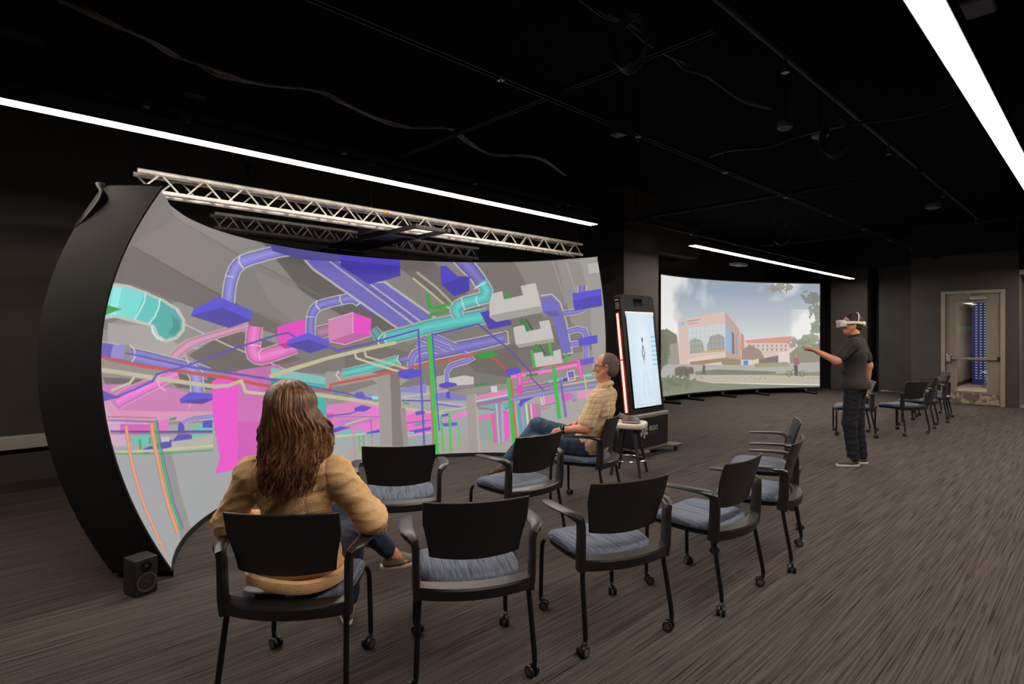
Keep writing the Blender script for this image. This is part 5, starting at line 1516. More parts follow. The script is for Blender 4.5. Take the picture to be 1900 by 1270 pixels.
for s in (-1, 1):
    im = seg(im, 0.5 + s * 0.055, 0.56, 0.5 + s * 0.05, 0.40, 0.006, LT)
    im = seg(im, 0.5 + s * 0.05, 0.40, 0.5 + s * 0.13, 0.10, 0.006, LT, 0.8)
    im = seg(im, 0.5 + s * 0.01, 0.38, 0.5 + s * 0.06, 0.10, 0.004, LT, 0.8)
    im = seg(im, 0.5 + s * 0.08, 0.62, 0.5 + s * 0.15, 0.42, 0.004, LT, 0.8)
    im = seg(im, 0.5 + s * 0.02, 0.64, 0.5 + s * 0.05, 0.56, 0.010, DK)
    im = seg(im, 0.5 + s * 0.05, 0.56, 0.5 - s * 0.01, 0.50, 0.010, DK)
im = seg(im, 0.5, 0.72, 0.5, 0.70, 0.030, DK, 0.8)
im = seg(im, 0.5, 0.69, 0.5, 0.45, 0.006, DK)
for k in range(7):
    yb = 0.74 - k * 0.05
    im = seg(im, 0.84, yb, 0.99, yb, 0.017, (132, 212, 220), 0.9)
im = seg(im, 0.08, 0.03, 0.95, 0.03, 0.003, (150, 190, 200), 0.6)
rows = [[tuple(lean @ Vector((x, -0.008, z))) for x in (-0.31, 0.31)] for z in (0.085, 1.315)]
uv_sheet('touch_display', rows, picture('anatomy_app', im.astype(np.float32), 0.95, base=0.02, rough=0.35, spec=0.2), K, [[(0, 0), (1, 0)], [(0, 1), (1, 1)]])
G().box(-0.09, 0.09, -0.006, 0.0, 1.40, 1.50, lean).build('camera_window', 'glass_black', K)
for s in (-1, 1):
    x = s * 0.386
    hs = G().box(min(x, x + s * 0.012), max(x, x + s * 0.012), 0.02, 0.10, 0.02, 1.33, lean).build('light_channel', 'red_housing', K)
    for z0, z1 in ((0.04, 0.70), (0.715, 1.31)):
        G().box(min(x + s * 0.012, x + s * 0.02), max(x + s * 0.012, x + s * 0.02), 0.045, 0.075, z0, z1, lean).build('light_strip', 'red_led', hs)
    G().box(min(x, x + s * 0.01), max(x, x + s * 0.01), 0.03, 0.09, 1.36, 1.45, lean).build('side_speaker', 'ledge', K, bevel=0.003)
    G().box(min(x, x + s * 0.01), max(x, x + s * 0.01), 0.03, 0.09, 1.475, 1.49, lean).build('side_button', 'vr', K)
G().box(-0.40, 0.40, -0.06, 0.20, 0.475, 0.525).build('ledge', 'ledge', K, bevel=0.012)
G().box(-0.395, 0.395, -0.045, 0.22, 0.10, 0.475).build('pedestal', 'kiosk_dark', K, bevel=0.008)
pl = G().prism([(-0.47, -0.22), (-0.30, -0.22), (-0.22, -0.12), (0.22, -0.12), (0.30, -0.22), (0.47, -0.22), (0.47, -0.10), (0.40, 0.0), (0.40, 0.30), (-0.40, 0.30), (-0.40, 0.0), (-0.47, -0.10)], 0.072, 0.098).build('base_plate', 'kiosk_plate', K, bevel=0.004)
for x, y in ((-0.40, -0.16), (0.40, -0.16), (-0.34, 0.24), (0.34, 0.24)):
    cs = G().box(x - 0.02, x + 0.02, y - 0.02, y + 0.02, 0.045, 0.072).build('caster', 'steel', K)
    G().lathe([(0.03, -0.012), (0.032, -0.008), (0.032, 0.008), (0.03, 0.012)], 14, Matrix.Translation((x, y, 0.032)) @ Matrix.Rotation(R_(90), 4, 'X')).build('wheel', 'caster', cs, smooth=True, angle=50)
# lettering and mark on the pedestal
def text_part(body, size, loc, rot, mat, parent, name='lettering', extrude=0.001, bold=0.0):
    cu = bpy.data.curves.new(name, 'FONT')
    cu.body = body
    cu.size = size
    cu.extrude = extrude
    cu.offset = bold
    cu.resolution_u = 3
    o = bpy.data.objects.new(name, cu)
    COL.objects.link(o)
    bpy.context.view_layer.update()
    me = bpy.data.meshes.new_from_object(o.evaluated_get(bpy.context.evaluated_depsgraph_get()))
    bpy.data.objects.remove(o)
    me.materials.clear()
    me.materials.append(MAT[mat])
    o = bpy.data.objects.new(name, me)
    COL.objects.link(o)
    o.parent = parent
    o.location = loc
    o.rotation_euler = rot
    return o
text_part('eon', 0.135, (-0.06, -0.0462, 0.30), (R_(90), 0, 0), 'print', K, bold=0.0015)
text_part('reality', 0.06, (-0.045, -0.0462, 0.245), (R_(90), 0, 0), 'kiosk_plate', K)
text_part('powered by', 0.028, (-0.26, -0.0462, 0.395), (R_(90), 0, 0), 'kiosk_plate', K)
mk = G()
for cx, cz, w, hgt in ((-0.235, 0.275, 0.03, 0.05), (-0.20, 0.315, 0.032, 0.055), (-0.165, 0.29, 0.03, 0.06), (-0.125, 0.335, 0.03, 0.05), (-0.115, 0.275, 0.026, 0.036), (-0.17, 0.235, 0.026, 0.034)):
    mk.prism([(cx - w, cz), (cx - w * 0.4, cz - hgt * 0.6), (cx + w * 0.7, cz - hgt * 0.5), (cx + w, cz + hgt * 0.1), (cx + w * 0.3, cz + hgt * 0.6), (cx - w * 0.6, cz + hgt * 0.5)], -0.0475, -0.0455, XZ)
mk.build('emblem', 'print', K)

# ---------------------------------------------------------------- stool with a book
sx_, sy_ = place(6.40, 1.30)
S = thing('side_stool', 'low stool with white square seat, dark splayed legs and chrome ring', 'stool', (sx_, sy_, 0), R_(20))
rows = []
for ins, z in ((0.06, 0.505), (0.008, 0.51), (0.0, 0.525), (0.0, 0.555), (0.008, 0.568), (0.05, 0.57), (0.12, 0.562)):
    r = []
    for i in range(32):
        a = 2 * math.pi * i / 32
        k = (abs(math.cos(a)) ** 4 + abs(math.sin(a)) ** 4) ** -0.25
        x, y = math.cos(a) * k * (0.185 - ins), math.sin(a) * k * (0.185 - ins)
        r.append((x, y, z + 0.25 * x * x))
    rows.append(r)
g = G().grid(rows, closed=True)
g.add(rows[-1], [tuple(range(32))]).add(rows[0], [tuple(range(31, -1, -1))])
g.build('seat', 'white_stool', S, smooth=True, angle=60)
for a in range(4):
    w = R_(45 + 90 * a)
    G().tube([(0.10 * math.cos(w), 0.10 * math.sin(w), 0.51), (0.23 * math.cos(w), 0.23 * math.sin(w), 0.0)], [0.021, 0.014], 10).build('leg', 'wood_dark', S, smooth=True)
G().tube([(0.187 * math.cos(i * math.pi / 16), 0.187 * math.sin(i * math.pi / 16), 0.165) for i in range(33)], 0.008, 8, cap=False).build('foot_ring', 'chrome', S, smooth=True)
Bk = thing('closed_book', 'thin dark maroon book lying on the white stool', 'book', (sx_ + 0.02, sy_ + 0.0, 0.5775), R_(38))
G().box(-0.13, 0.13, -0.09, 0.09, 0.0, 0.004).box(-0.13, 0.13, -0.09, 0.09, 0.024, 0.028).box(-0.13, 0.13, -0.094, -0.09, 0.0, 0.028).build('cover', 'book', Bk)
G().box(-0.125, 0.125, -0.09, 0.085, 0.004, 0.024).build('pages', 'paper', Bk)

# ---------------------------------------------------------------- monitor speaker by the screen's foot
px_, py_ = place(3.46, -2.225)
P = thing('monitor_speaker', 'small black studio monitor speaker standing at the foot of the big screen', 'speaker', (px_, py_, 0), R_(-76))
G().box(-0.075, 0.06, -0.066, 0.066, 0.004, 0.215).build('cabinet', 'spk', P, bevel=0.006)
FX = Matrix.Translation((0.06, 0, 0.075)) @ Matrix.Rotation(R_(90), 4, 'Y')
w = G().lathe([(0.056, 0.0), (0.056, 0.006), (0.05, 0.007), (0.046, 0.001)], 24, FX).build('woofer_ring', 'caster_rim', P, smooth=True, angle=40)
G().lathe([(0.046, 0.002), (0.02, -0.008), (0.016, 0.001), (0.004, 0.004)], 24, FX).build('woofer_cone', 'spk_cone', w, smooth=True, angle=60)
FX = Matrix.Translation((0.06, 0, 0.168)) @ Matrix.Rotation(R_(90), 4, 'Y')
w = G().lathe([(0.03, 0.0), (0.03, 0.004), (0.016, 0.001)], 20, FX).build('tweeter_guide', 'glass_black', P, smooth=True, angle=40)
G().lathe([(0.012, 0.0), (0.008, 0.005), (0.002, 0.007)], 14, FX).build('tweeter_dome', 'spk_cone', w, smooth=True)
for yy_ in (-0.05, 0.05):
    for xx_ in (-0.06, 0.045):
        G().lathe([(0.01, 0.0), (0.01, 0.006)], 8, Matrix.Translation((xx_, yy_, 0))).build('foot', 'caster', P)

# ---------------------------------------------------------------- people: bodies grown as one smooth surface
def V3(*a):
    return np.array(a, np.float32)
def cone(a, b, ra, rb, k=0.03):
    return ('c', V3(*a), V3(*b), ra, rb, k)
def ell(c, r, rot=None, k=0.03):
    Rm = np.eye(3, dtype=np.float32) if rot is None else np.array(Euler(rot).to_matrix(), np.float32)
    return ('e', V3(*c), V3(*r), Rm, 0, k)
def cut(n, off):
    """keep the side where n.p < off"""
    n = np.array(n, np.float32)
    return ('h', n / np.linalg.norm(n), off, 0, 0, 0)

def field(P, prims):
    d = None
    for q in prims:
        if q[0] == 'c':
            _, a, b, ra, rb, k = q
            ba = b - a
            t = np.clip(((P - a) @ ba) / max(float(ba @ ba), 1e-9), 0, 1)
            v = np.linalg.norm(P - a - t[:, None] * ba, axis=1) - (ra + (rb - ra) * t)
        elif q[0] in 'es':
            _, c, r, Rm, _, k = q
            l = (P - c) @ Rm
            k0 = np.linalg.norm(l / r, axis=1)
            k1 = np.linalg.norm(l / (r * r), axis=1)
            v = k0 * (k0 - 1) / np.maximum(k1, 1e-6)
        elif q[0] == 'h':
            d = np.maximum(d, P @ q[1] - q[2])
            continue
        if q[0] == 's':
            h = np.clip(0.5 - 0.5 * (d + v) / k, 0, 1)
            d = d + (-v - d) * h + k * h * (1 - h)
            continue
        if d is None:
            d = v
        elif k <= 0:
            d = np.minimum(d, v)
        else:
            h = np.clip(0.5 + 0.5 * (v - d) / k, 0, 1)
            d = v + (d - v) * h - k * h * (1 - h)
    return d

def sub_ell(c, r, rot=None, k=0.01):
    e = ell(c, r, rot, k)
    return ('s',) + e[1:]

def grow(prims, vox=0.006):
    """surface-nets mesh of the blended shapes"""
    lo, hi = np.full(3, 9e9), np.full(3, -9e9)
    for q in prims:
        if q[0] == 'c':
            m = max(q[3], q[4]) + 0.02
            lo = np.minimum(lo, np.minimum(q[1], q[2]) - m)
            hi = np.maximum(hi, np.maximum(q[1], q[2]) + m)
        elif q[0] == 'e':
            m = q[2].max() + 0.02
            lo, hi = np.minimum(lo, q[1] - m), np.maximum(hi, q[1] + m)
    B = 8
    nb = np.ceil((hi - lo) / (vox * B)).astype(int) + 1
    n = nb * B
    bi = np.stack(np.meshgrid(*[np.arange(k) for k in nb], indexing='ij'), -1).reshape(-1, 3)
    ctr = (lo + (bi + 0.5) * B * vox).astype(np.float32)
    dc = field(ctr, prims)
    act = np.abs(dc) < B * vox * 0.87 * 1.5 + 0.012
    grid = np.empty(n, np.float32)
    full = np.repeat(np.repeat(np.repeat(dc.reshape(nb), B, 0), B, 1), B, 2)
    grid[:] = full
    loc = np.stack(np.meshgrid(*[np.arange(B)] * 3, indexing='ij'), -1).reshape(-1, 3)
    idx = (bi[act][:, None] * B + loc[None]).reshape(-1, 3)
    for s in range(0, len(idx), 400000):
        ii = idx[s:s + 400000]
        grid[ii[:, 0], ii[:, 1], ii[:, 2]] = field((lo + ii * vox).astype(np.float32), prims)
    ins = grid < 0
    c = np.zeros(n - 1, np.int8)
    for dx in (0, 1):
        for dy in (0, 1):
            for dz in (0, 1):
                c += ins[dx:n[0] - 1 + dx, dy:n[1] - 1 + dy, dz:n[2] - 1 + dz]
    cell = np.argwhere((c > 0) & (c < 8))
    vid = np.full(n - 1, -1, np.int32)
    vid[cell[:, 0], cell[:, 1], cell[:, 2]] = np.arange(len(cell))
    sums = np.zeros((len(cell), 3), np.float64)
    cnt = np.zeros(len(cell))
    cors = [np.array((i & 1, i >> 1 & 1, i >> 2 & 1)) for i in range(8)]
    for i in range(8):
        for ax in range(3):
            if i >> ax & 1:
                continue
            j = i | 1 << ax
            a, b = cell + cors[i], cell + cors[j]
            va, vb = grid[a[:, 0], a[:, 1], a[:, 2]], grid[b[:, 0], b[:, 1], b[:, 2]]
            m = (va < 0) != (vb < 0)
            t = np.where(m, va / np.where(m, va - vb, 1), 0)
            p = a + t[:, None] * (cors[j] - cors[i])
            sums[m] += p[m]
            cnt[m] += 1
    v = lo + sums / cnt[:, None] * vox
    faces = []
    for ax in range(3):
        sl0 = [slice(1, n[k] - 1) for k in range(3)]
        sl1 = list(sl0)
        sl0[ax], sl1[ax] = slice(0, n[ax] - 1), slice(1, n[ax])
        a, b = ins[tuple(sl0)], ins[tuple(sl1)]
        for flip, m in ((False, a & ~b), (True, b & ~a)):
            e = np.argwhere(m)
            if not len(e):
                continue
            off = np.ones(3, int)
            off[ax] = 0
            e = e + off
            u, w = [(1, 2), (2, 0), (0, 1)][ax]
            def g(du, dw):
                q = e.copy()
                q[:, u] -= du
                q[:, w] -= dw
                return vid[q[:, 0], q[:, 1], q[:, 2]]
            f = np.stack([g(1, 1), g(0, 1), g(0, 0), g(1, 0)], 1)
            faces.append(f[:, ::-1] if flip else f)
    f = np.concatenate(faces)
    f = f[(f >= 0).all(1)]
    return v, f

def normals(v, f):
    n = np.zeros_like(v)
    fn = np.cross(v[f[:, 2]] - v[f[:, 0]], v[f[:, 3]] - v[f[:, 1]])
    for k in range(4):
        np.add.at(n, f[:, k], fn)
    return n / np.maximum(np.linalg.norm(n, axis=1, keepdims=True), 1e-9)

def relax(v, f, it=2, lam=0.5):
    for _ in range(it):
        s, c = np.zeros_like(v), np.zeros(len(v))
        for k in range(4):
            a, b = f[:, k], f[:, (k + 1) % 4]
            np.add.at(s, a, v[b])
            np.add.at(s, b, v[a])
            np.add.at(c, a, 1)
            np.add.at(c, b, 1)
        v = v + lam * (s / np.maximum(c, 1)[:, None] - v)
    return v

def folds(v, amp, freq, seed, axis=(0.3, 0.5, 1.0)):
    """soft cloth creases: warped ridges"""
    r = np.random.default_rng(seed)
    out = np.zeros(len(v))
    for k in range(5):
        d = np.array(axis) * (0.6 + 0.8 * r.random(3)) + r.normal(size=3) * 0.35
        d /= np.linalg.norm(d)
        w = r.normal(size=3) * freq * 0.5
        ph = v @ d * freq * (0.7 + 0.9 * r.random()) + 1.6 * np.sin(v @ w + r.random() * 6) + r.random() * 6
        out += (1 - np.abs(np.sin(ph))) ** 2.2
    return amp * (out / 5 - 0.35)

def skin_part(name, prims, mat, parent, vox=0.006, it=2, crease=None, post=None):
    v, f = grow(prims, vox)
    v = relax(v, f, it)
    n = normals(v, f)
    if crease:
        v = v + n * folds(v, *crease)[:, None]
    if post:
        v = v + n * post(v)[:, None]
    return raw_mesh(name, v, f, mat, parent)

def finger(base, d, up, L, r, curl):
    """three bones bending towards -up"""
    d, up = np.array(d, float), np.array(up, float)
    out, p, a = [], np.array(base, float), 0.0
    for k, fr in enumerate((0.45, 0.31, 0.24)):
        a += curl * (0.7, 1.0, 0.8)[k]
        q = p + (d * math.cos(a) - up * math.sin(a)) * L * fr
        out.append(cone(p, q, r * (1 - 0.10 * k), r * (0.92 - 0.12 * k), 0.003))
        p = q
    return out

def hand(wrist, d, up, side, s=1.0, curl=0.45, thumb=0.5):
    """wrist position, finger direction, back-of-hand normal, side = direction of the thumb"""
    W = np.array(wrist, float)
    d = np.array(d, float); d /= np.linalg.norm(d)
    up = np.array(up, float); up -= d * (up @ d); up /= np.linalg.norm(up)
    sd = np.cross(up, d)
    if sd @ np.array(side, float) < 0: sd = -sd
    out = []
    for k in range(4):
        y = (0.030 - 0.020 * k) * s
        kn = W + d * (0.088 - 0.006 * abs(k - 1.2)) * s + sd * y
        out.append(cone(W + d * 0.012 * s + sd * y * 0.62, kn, 0.0145 * s, 0.0115 * s, 0.014))
    out.append(ell(W + d * 0.045 * s - up * 0.004 * s, (0.036 * s, 0.036 * s, 0.015 * s), Matrix((tuple(d), tuple(sd), tuple(up))).transposed().to_euler(), 0.012))
    for k in range(4):
        y = (0.031 - 0.0205 * k) * s
        kn = W + d * (0.086 - 0.006 * abs(k - 1.2)) * s + sd * y
        out += finger(kn, d + sd * (0.06 - 0.05 * k), up, (0.074, 0.083, 0.078, 0.062)[k] * s, 0.0088 * s, curl * (0.85 + 0.12 * k))
    # thumb: from the side of the palm near its base
    b = W + d * 0.025 * s + sd * 0.024 * s - up * 0.006 * s
    m = b + (d * 0.62 + sd * 0.62 - up * 0.35) * 0.045 * s
    t = m + (d * 0.9 + sd * (0.4 - 0.5 * thumb) - up * 0.35) * 0.034 * s
    e = t + (d * 0.95 + sd * (0.15 - 0.5 * thumb) - up * 0.3) * 0.026 * s
    out += [cone(b, m, 0.016 * s, 0.0115 * s, 0.012), cone(m, t, 0.0112 * s, 0.0098 * s, 0.004), cone(t, e, 0.0098 * s, 0.0078 * s, 0.003)]
    return out

def head_prims(c, yaw=0.0, pitch=0.0, roll=0.0, s=1.0, beard=0.0):
    """face towards +X; c is the middle of the head"""
    Rm = Euler((roll, pitch, yaw)).to_matrix()
    def T(x, y, z):
        return tuple(Vector(c) + Rm @ (Vector((x, y, z)) * s))
    e = Euler((roll, pitch, yaw))
    p = [ell(T(-0.012, 0, 0.030), (0.098 * s, 0.077 * s, 0.090 * s), e, 0.02), ell(T(0.022, 0, -0.035), (0.068 * s, 0.062 * s, 0.080 * s), e, 0.03),
         ell(T(0.058, 0, -0.088), (0.036 * s, 0.036 * s, 0.029 * s), e, 0.03)]
    for sd in (-1, 1):
        p += [cone(T(0.01, 0.058 * sd, -0.045), T(0.045, 0.030 * sd, -0.088), 0.022 * s, 0.020 * s, 0.02),
              ell(T(0.062, 0.038 * sd, -0.022), (0.022 * s, 0.022 * s, 0.018 * s), e, 0.02),
              cone(T(0.083, 0.012 * sd, 0.028), T(0.070, 0.048 * sd, 0.026), 0.012 * s, 0.010 * s, 0.014)]
    for sd in (-1, 1):
        p.append(sub_ell(T(0.092, 0.031 * sd, 0.006), (0.014 * s, 0.017 * s, 0.010 * s), e, 0.014))
    for sd in (-1, 1):
        p.append(('c',) + tuple(V3(*T(*q)) for q in ((0.081, 0.020 * sd, 0.0125), (0.073, 0.044 * sd, 0.0115))) + (0.0062 * s, 0.0055 * s, 0.004))
        p.append(('c',) + tuple(V3(*T(*q)) for q in ((0.079, 0.021 * sd, -0.0065), (0.071, 0.043 * sd, -0.0055))) + (0.0055 * s, 0.005 * s, 0.004))
    p += [cone(T(0.086, 0, 0.012), T(0.108, 0, -0.030), 0.009 * s, 0.012 * s, 0.012), ell(T(0.109, 0, -0.032), (0.012 * s, 0.013 * s, 0.010 * s), e, 0.008)]
    for sd in (-1, 1):
        p.append(ell(T(0.097, 0.012 * sd, -0.036), (0.010 * s, 0.008 * s, 0.007 * s), e, 0.006))
    p += [ell(T(0.086, 0, -0.058), (0.013 * s, 0.023 * s, 0.006 * s), e, 0.008), ell(T(0.084, 0, -0.068), (0.013 * s, 0.021 * s, 0.007 * s), e, 0.008)]
    for sd in (-1, 1):
        ee = Euler((roll, pitch, yaw + sd * 0.35))
        p += [ell(T(-0.012, 0.079 * sd, -0.008), (0.020 * s, 0.007 * s, 0.032 * s), ee, 0.008), ell(T(-0.008, 0.077 * sd, -0.034), (0.010 * s, 0.006 * s, 0.012 * s), ee, 0.006)]
        p.append(sub_ell(T(-0.008, 0.087 * sd, -0.004), (0.010 * s, 0.005 * s, 0.018 * s), ee, 0.006))
    return p, T, e

def eyes(T, parent, brow='hair_dark'):
    for sd in (-1, 1):
        c = T(0.0695, 0.031 * sd, 0.003)
        e = G().lathe([(0.0001, -0.0115), (0.006, -0.0098), (0.0098, -0.006), (0.0115, 0), (0.0098, 0.006), (0.006, 0.0098), (0.0001, 0.0115)], 14, Matrix.Translation(c)).build('eye', 'eye_white', parent, smooth=True, angle=0)
        d = (Vector(T(1, 0.031 * sd, 0.003)) - Vector(c)).normalized()
        q = d.to_track_quat('Z', 'Y').to_matrix().to_4x4()
        G().lathe([(0.0058, 0.0098), (0.0035, 0.0114), (0.0005, 0.0120)], 12, Matrix.Translation(c) @ q).build('iris', 'iris', e, smooth=True)
        G().tube([T(0.090, 0.016 * sd, 0.0285), T(0.086, 0.032 * sd, 0.0325), T(0.074, 0.048 * sd, 0.0285)], [0.003, 0.004, 0.002], 6, flat=1.2).build('eyebrow', brow, parent, smooth=True)

def shoe(parent, ankle, d, up, L, mat, s=1.0, laces=True, name='shoe', sole='sole'):
    """sneaker: ankle point, toe direction, up normal"""
    A = np.array(ankle, float)
    d = np.array(d, float); d /= np.linalg.norm(d)
    up = np.array(up, float); up -= d * (up @ d); up /= np.linalg.norm(up)
    sd = np.cross(up, d)
    def Q(x, y, z):
        return A + d * x * L + sd * y * L + up * z * L
    Rm = Matrix((tuple(d), tuple(sd), tuple(up))).transposed().to_euler()
    pr = [cone(Q(-0.10, 0, -0.20), Q(0.20, 0.01, -0.22), 0.125 * L, 0.135 * L, 0.03), cone(Q(0.20, 0.01, -0.22), Q(0.58, 0.02, -0.26), 0.135 * L, 0.105 * L, 0.03),
          cone(Q(-0.04, 0, 0.0), Q(-0.02, 0, -0.16), 0.145 * L, 0.145 * L, 0.02), cone(Q(0.02, 0, -0.02), Q(0.34, 0.01, -0.20), 0.11 * L, 0.10 * L, 0.03)]
    pr.append(cut(-up, float(-up @ Q(0, 0, -0.31))))
    pr.append(cut(up * 1.0 - d * 0.25, float((up - d * 0.25) @ Q(-0.02, 0, 0.02)) / float(np.linalg.norm(up - d * 0.25))))
    o = skin_part(name, pr, mat, parent, 0.006, 2)
    out = []
    for i in range(28):
        a = 2 * math.pi * i / 28
        x = 0.245 + 0.49 * math.cos(a)
        w = 0.135 * (abs(math.sin(a)) ** 0.75) * (1.0 + 0.22 * math.sin(max(0, (x - 0.1)) * 2.6)) * (1 if math.sin(a) > 0 else -1)
        out.append((x, w + 0.01))
    lower = [tuple(Q(x, y, -0.365)) for x, y in out]
    mid = [tuple(Q(x * 1.0, y * 1.05, -0.33)) for x, y in out]
    upp = [tuple(Q(x, y * 1.0, -0.285)) for x, y in out]
    g = G().grid([lower, mid, upp], closed=True)
    g.add(lower, [tuple(range(27, -1, -1))]).add(upp, [tuple(range(28))])
    g.build('sole', sole, o, smooth=True, angle=50)
    if laces:
        for k in range(4):
            x = 0.12 + k * 0.075
            z = 0.02 - k * 0.052 + 0.028
            G().tube([Q(x, -0.065, z - 0.015), Q(x + 0.02, 0.0, z + 0.012), Q(x + 0.01, 0.065, z - 0.015)], 0.0035, 6).build('lace', 'lace', o, smooth=True)
    return o

def limb(a, b, c, r0, r1, r2, r3, k=0.03):
    return [cone(a, b, r0, r1, k), cone(b, c, r2, r3, k)]

def inflate(prims, m):
    out = []
    for q in prims:
        if q[0] == 'c':
            out.append(('c', q[1], q[2], q[3] + m, q[4] + m, q[5]))
        elif q[0] == 'e':
            out.append(('e', q[1], q[2] + m, q[3], 0, q[5]))
        else:
            out.append(q)
    return out

def strands(count, fn, rad, seg, name, mat, parent, kind=None):
    g = G()
    for i in range(count):
        pts, r = fn(i)
        g.tube(pts, r, 5)
    o = g.build(name, mat, parent, smooth=True, angle=0)
    return o

# ---- person 1: seated with back to us, long brown hair, tan jacket, legs crossed (lives in the first chair's frame)
def person(name, label, loc, rz):
    return thing(name, label, 'person', loc, rz)
def seat_frame(i, dz=0.0):
    return tuple(CH[i].location), CH[i].rotation_euler.z

loc, rz = seat_frame(0)
W = person('person', 'seated person seen from behind with long brown hair, tan jacket and crossed jeans', loc, rz)
HC = (-0.115, 0.01, 1.205)
hp, HT, HE = head_prims(HC, yaw=-0.15, pitch=0.12)
torso = [ell((-0.055, 0, 0.555), (0.125, 0.165, 0.105), None, 0.05), ell((-0.085, 0, 0.70), (0.095, 0.125, 0.13), None, 0.06), ell((-0.12, 0, 0.86), (0.095, 0.150, 0.13), None, 0.06),
         cone((-0.135, -0.15, 0.955), (-0.135, 0.15, 0.955), 0.052, 0.052, 0.05), cone((-0.135, 0, 0.97), (-0.115, 0, 1.10), 0.052, 0.046, 0.03)]
sh_l, el_l, wr_l = (-0.13, 0.185, 0.945), (-0.06, 0.315, 0.715), (0.16, 0.17, 0.65)
sh_r, el_r, wr_r = (-0.13, -0.185, 0.945), (-0.07, -0.315, 0.735), (0.175, -0.285, 0.685)
arms = limb(sh_l, el_l, wr_l, 0.046, 0.036, 0.036, 0.024) + limb(sh_r, el_r, wr_r, 0.046, 0.036, 0.036, 0.024)
hip_r, kn_r, an_r = (-0.03, -0.095, 0.535), (0.40, -0.11, 0.545), (0.47, -0.06, 0.10)
hip_l, kn_l, an_l = (-0.03, 0.095, 0.54), (0.42, -0.04, 0.665), (0.66, -0.255, 0.30)
legs = limb(hip_r, kn_r, an_r, 0.082, 0.056, 0.054, 0.034) + limb(hip_l, kn_l, an_l, 0.082, 0.056, 0.054, 0.034)
hands = hand(wr_l, (0.6, -0.6, -0.35), (0.2, 0.2, 1), (0, -0.2, 1), 0.92, 0.35) + hand(wr_r, (0.75, -0.12, -0.85), (0.75, -0.3, 0.55), (0.2, 1, 0), 0.92, 0.42)
feet = [cone(an_r, (0.53, -0.04, 0.045), 0.032, 0.022, 0.03), cone(an_l, (0.70, -0.32, 0.245), 0.032, 0.022, 0.03)]
B1 = skin_part('body', torso + arms + legs + feet + hands + hp, 'skin', W, 0.0055, 1)
eyes(HT, W)
jk_t = inflate(torso[:3], 0.017) + [cone((-0.135, -0.17, 0.955), (-0.135, 0.17, 0.955), 0.066, 0.066, 0.05), cone((-0.135, 0, 0.97), (-0.125, 0, 1.045), 0.075, 0.072, 0.03),
        ell((-0.07, 0, 0.535), (0.150, 0.185, 0.085), None, 0.05)]
jk_a = limb(sh_l, el_l, wr_l, 0.070, 0.066, 0.066, 0.046, 0.045) + limb(sh_r, el_r, wr_r, 0.070, 0.066, 0.066, 0.046, 0.045)
def seams(v):
    out = np.zeros(len(v))
    backs = v[:, 0] < -0.10
    zy = 0.865 + 0.25 * np.abs(v[:, 1]) ** 1.3
    out -= 0.004 * np.exp(-((v[:, 2] - zy) / 0.0045) ** 2) * backs * (np.abs(v[:, 1]) < 0.16)
    for s in (-1, 1):
        out -= 0.005 * np.exp(-((v[:, 1] - s * (0.155 + 0.10 * (0.95 - v[:, 2]))) / 0.006) ** 2) * backs * (v[:, 2] > 0.74)
        out -= 0.003 * np.exp(-((v[:, 1] - s * (0.075 + 0.06 * (0.86 - v[:, 2]))) / 0.0045) ** 2) * backs * (v[:, 2] < 0.86) * (v[:, 2] > 0.55)
    return out
jk = skin_part('jacket', jk_t + jk_a + [cut((0, 0, -1), -0.475)], 'jacket', W, 0.0065, 3, (0.018, 26, 3, (0.2, 0.4, 1.0)), seams)
# stitched seams laid on the cloth, collar, cuffs and waistband of the jacket
from mathutils.bvhtree import BVHTree
tree = BVHTree.FromPolygons([tuple(p.co) for p in jk.data.vertices], [tuple(p.vertices) for p in jk.data.polygons])
lines = [[(y, 0.865 + 0.25 * abs(y) ** 1.3) for y in np.linspace(-0.165, 0.165, 24)]]
for s in (-1, 1):
    lines.append([(s * (0.075 + 0.06 * (0.86 - z)), z) for z in np.linspace(0.58, 0.86, 16)])
    lines.append([(s * (0.165 + 0.35 * max(0, 0.93 - z) ** 2 - 0.25 * max(0, z - 0.9)), z) for z in np.linspace(0.77, 1.0, 16)])
for ln in lines:
    pts = []
    for (y, z) in ln:
        hit = tree.ray_cast(Vector((-1.0, y, z)), Vector((1, 0, 0)))[0]
        if hit is not None:
            pts.append(hit + Vector((0.0005, 0, 0)))
    if len(pts) > 3:
        G().tube(pts, 0.0028, 5).build('seam', 'jacket', jk, smooth=True)
col_pts = [(-0.125 + 0.082 * math.cos(a), 0.092 * math.sin(a), 1.035 + 0.014 * math.cos(a)) for a in [R_(40 + 280 * i / 18) for i in range(19)]]
G().tube(col_pts, [0.012] + [0.017] * 17 + [0.012], 8, flat=1.7).build('collar', 'jacket', jk, smooth=True)
for wr, el in ((wr_l, el_l), (wr_r, el_r)):
    a, b = Vector(wr), Vector(el)
    d = (a - b).normalized()
    G().tube([a - d * 0.055, a - d * 0.05, a - d * 0.008, a - d * 0.004], [0.046, 0.052, 0.05, 0.044], 16).build('cuff', 'jacket', jk, smooth=True, angle=50)
wb = [(-0.075 + 0.172 * math.cos(a), 0.208 * math.sin(a), 0.505 + 0.008 * math.sin(3 * a)) for a in [2 * math.pi * i / 40 for i in range(41)]]
G().tube(wb, 0.020, 8, cap=False, flat=1.5).build('waistband', 'jacket', jk, smooth=True)
skin_part('shirt_tail', [ell((-0.20, 0.10, 0.482), (0.055, 0.085, 0.018), (0.1, 0.15, 0.4), 0.02), ell((-0.18, 0.03, 0.480), (0.05, 0.06, 0.014), None, 0.02)], 'shirt_tail', W, 0.006, 1)
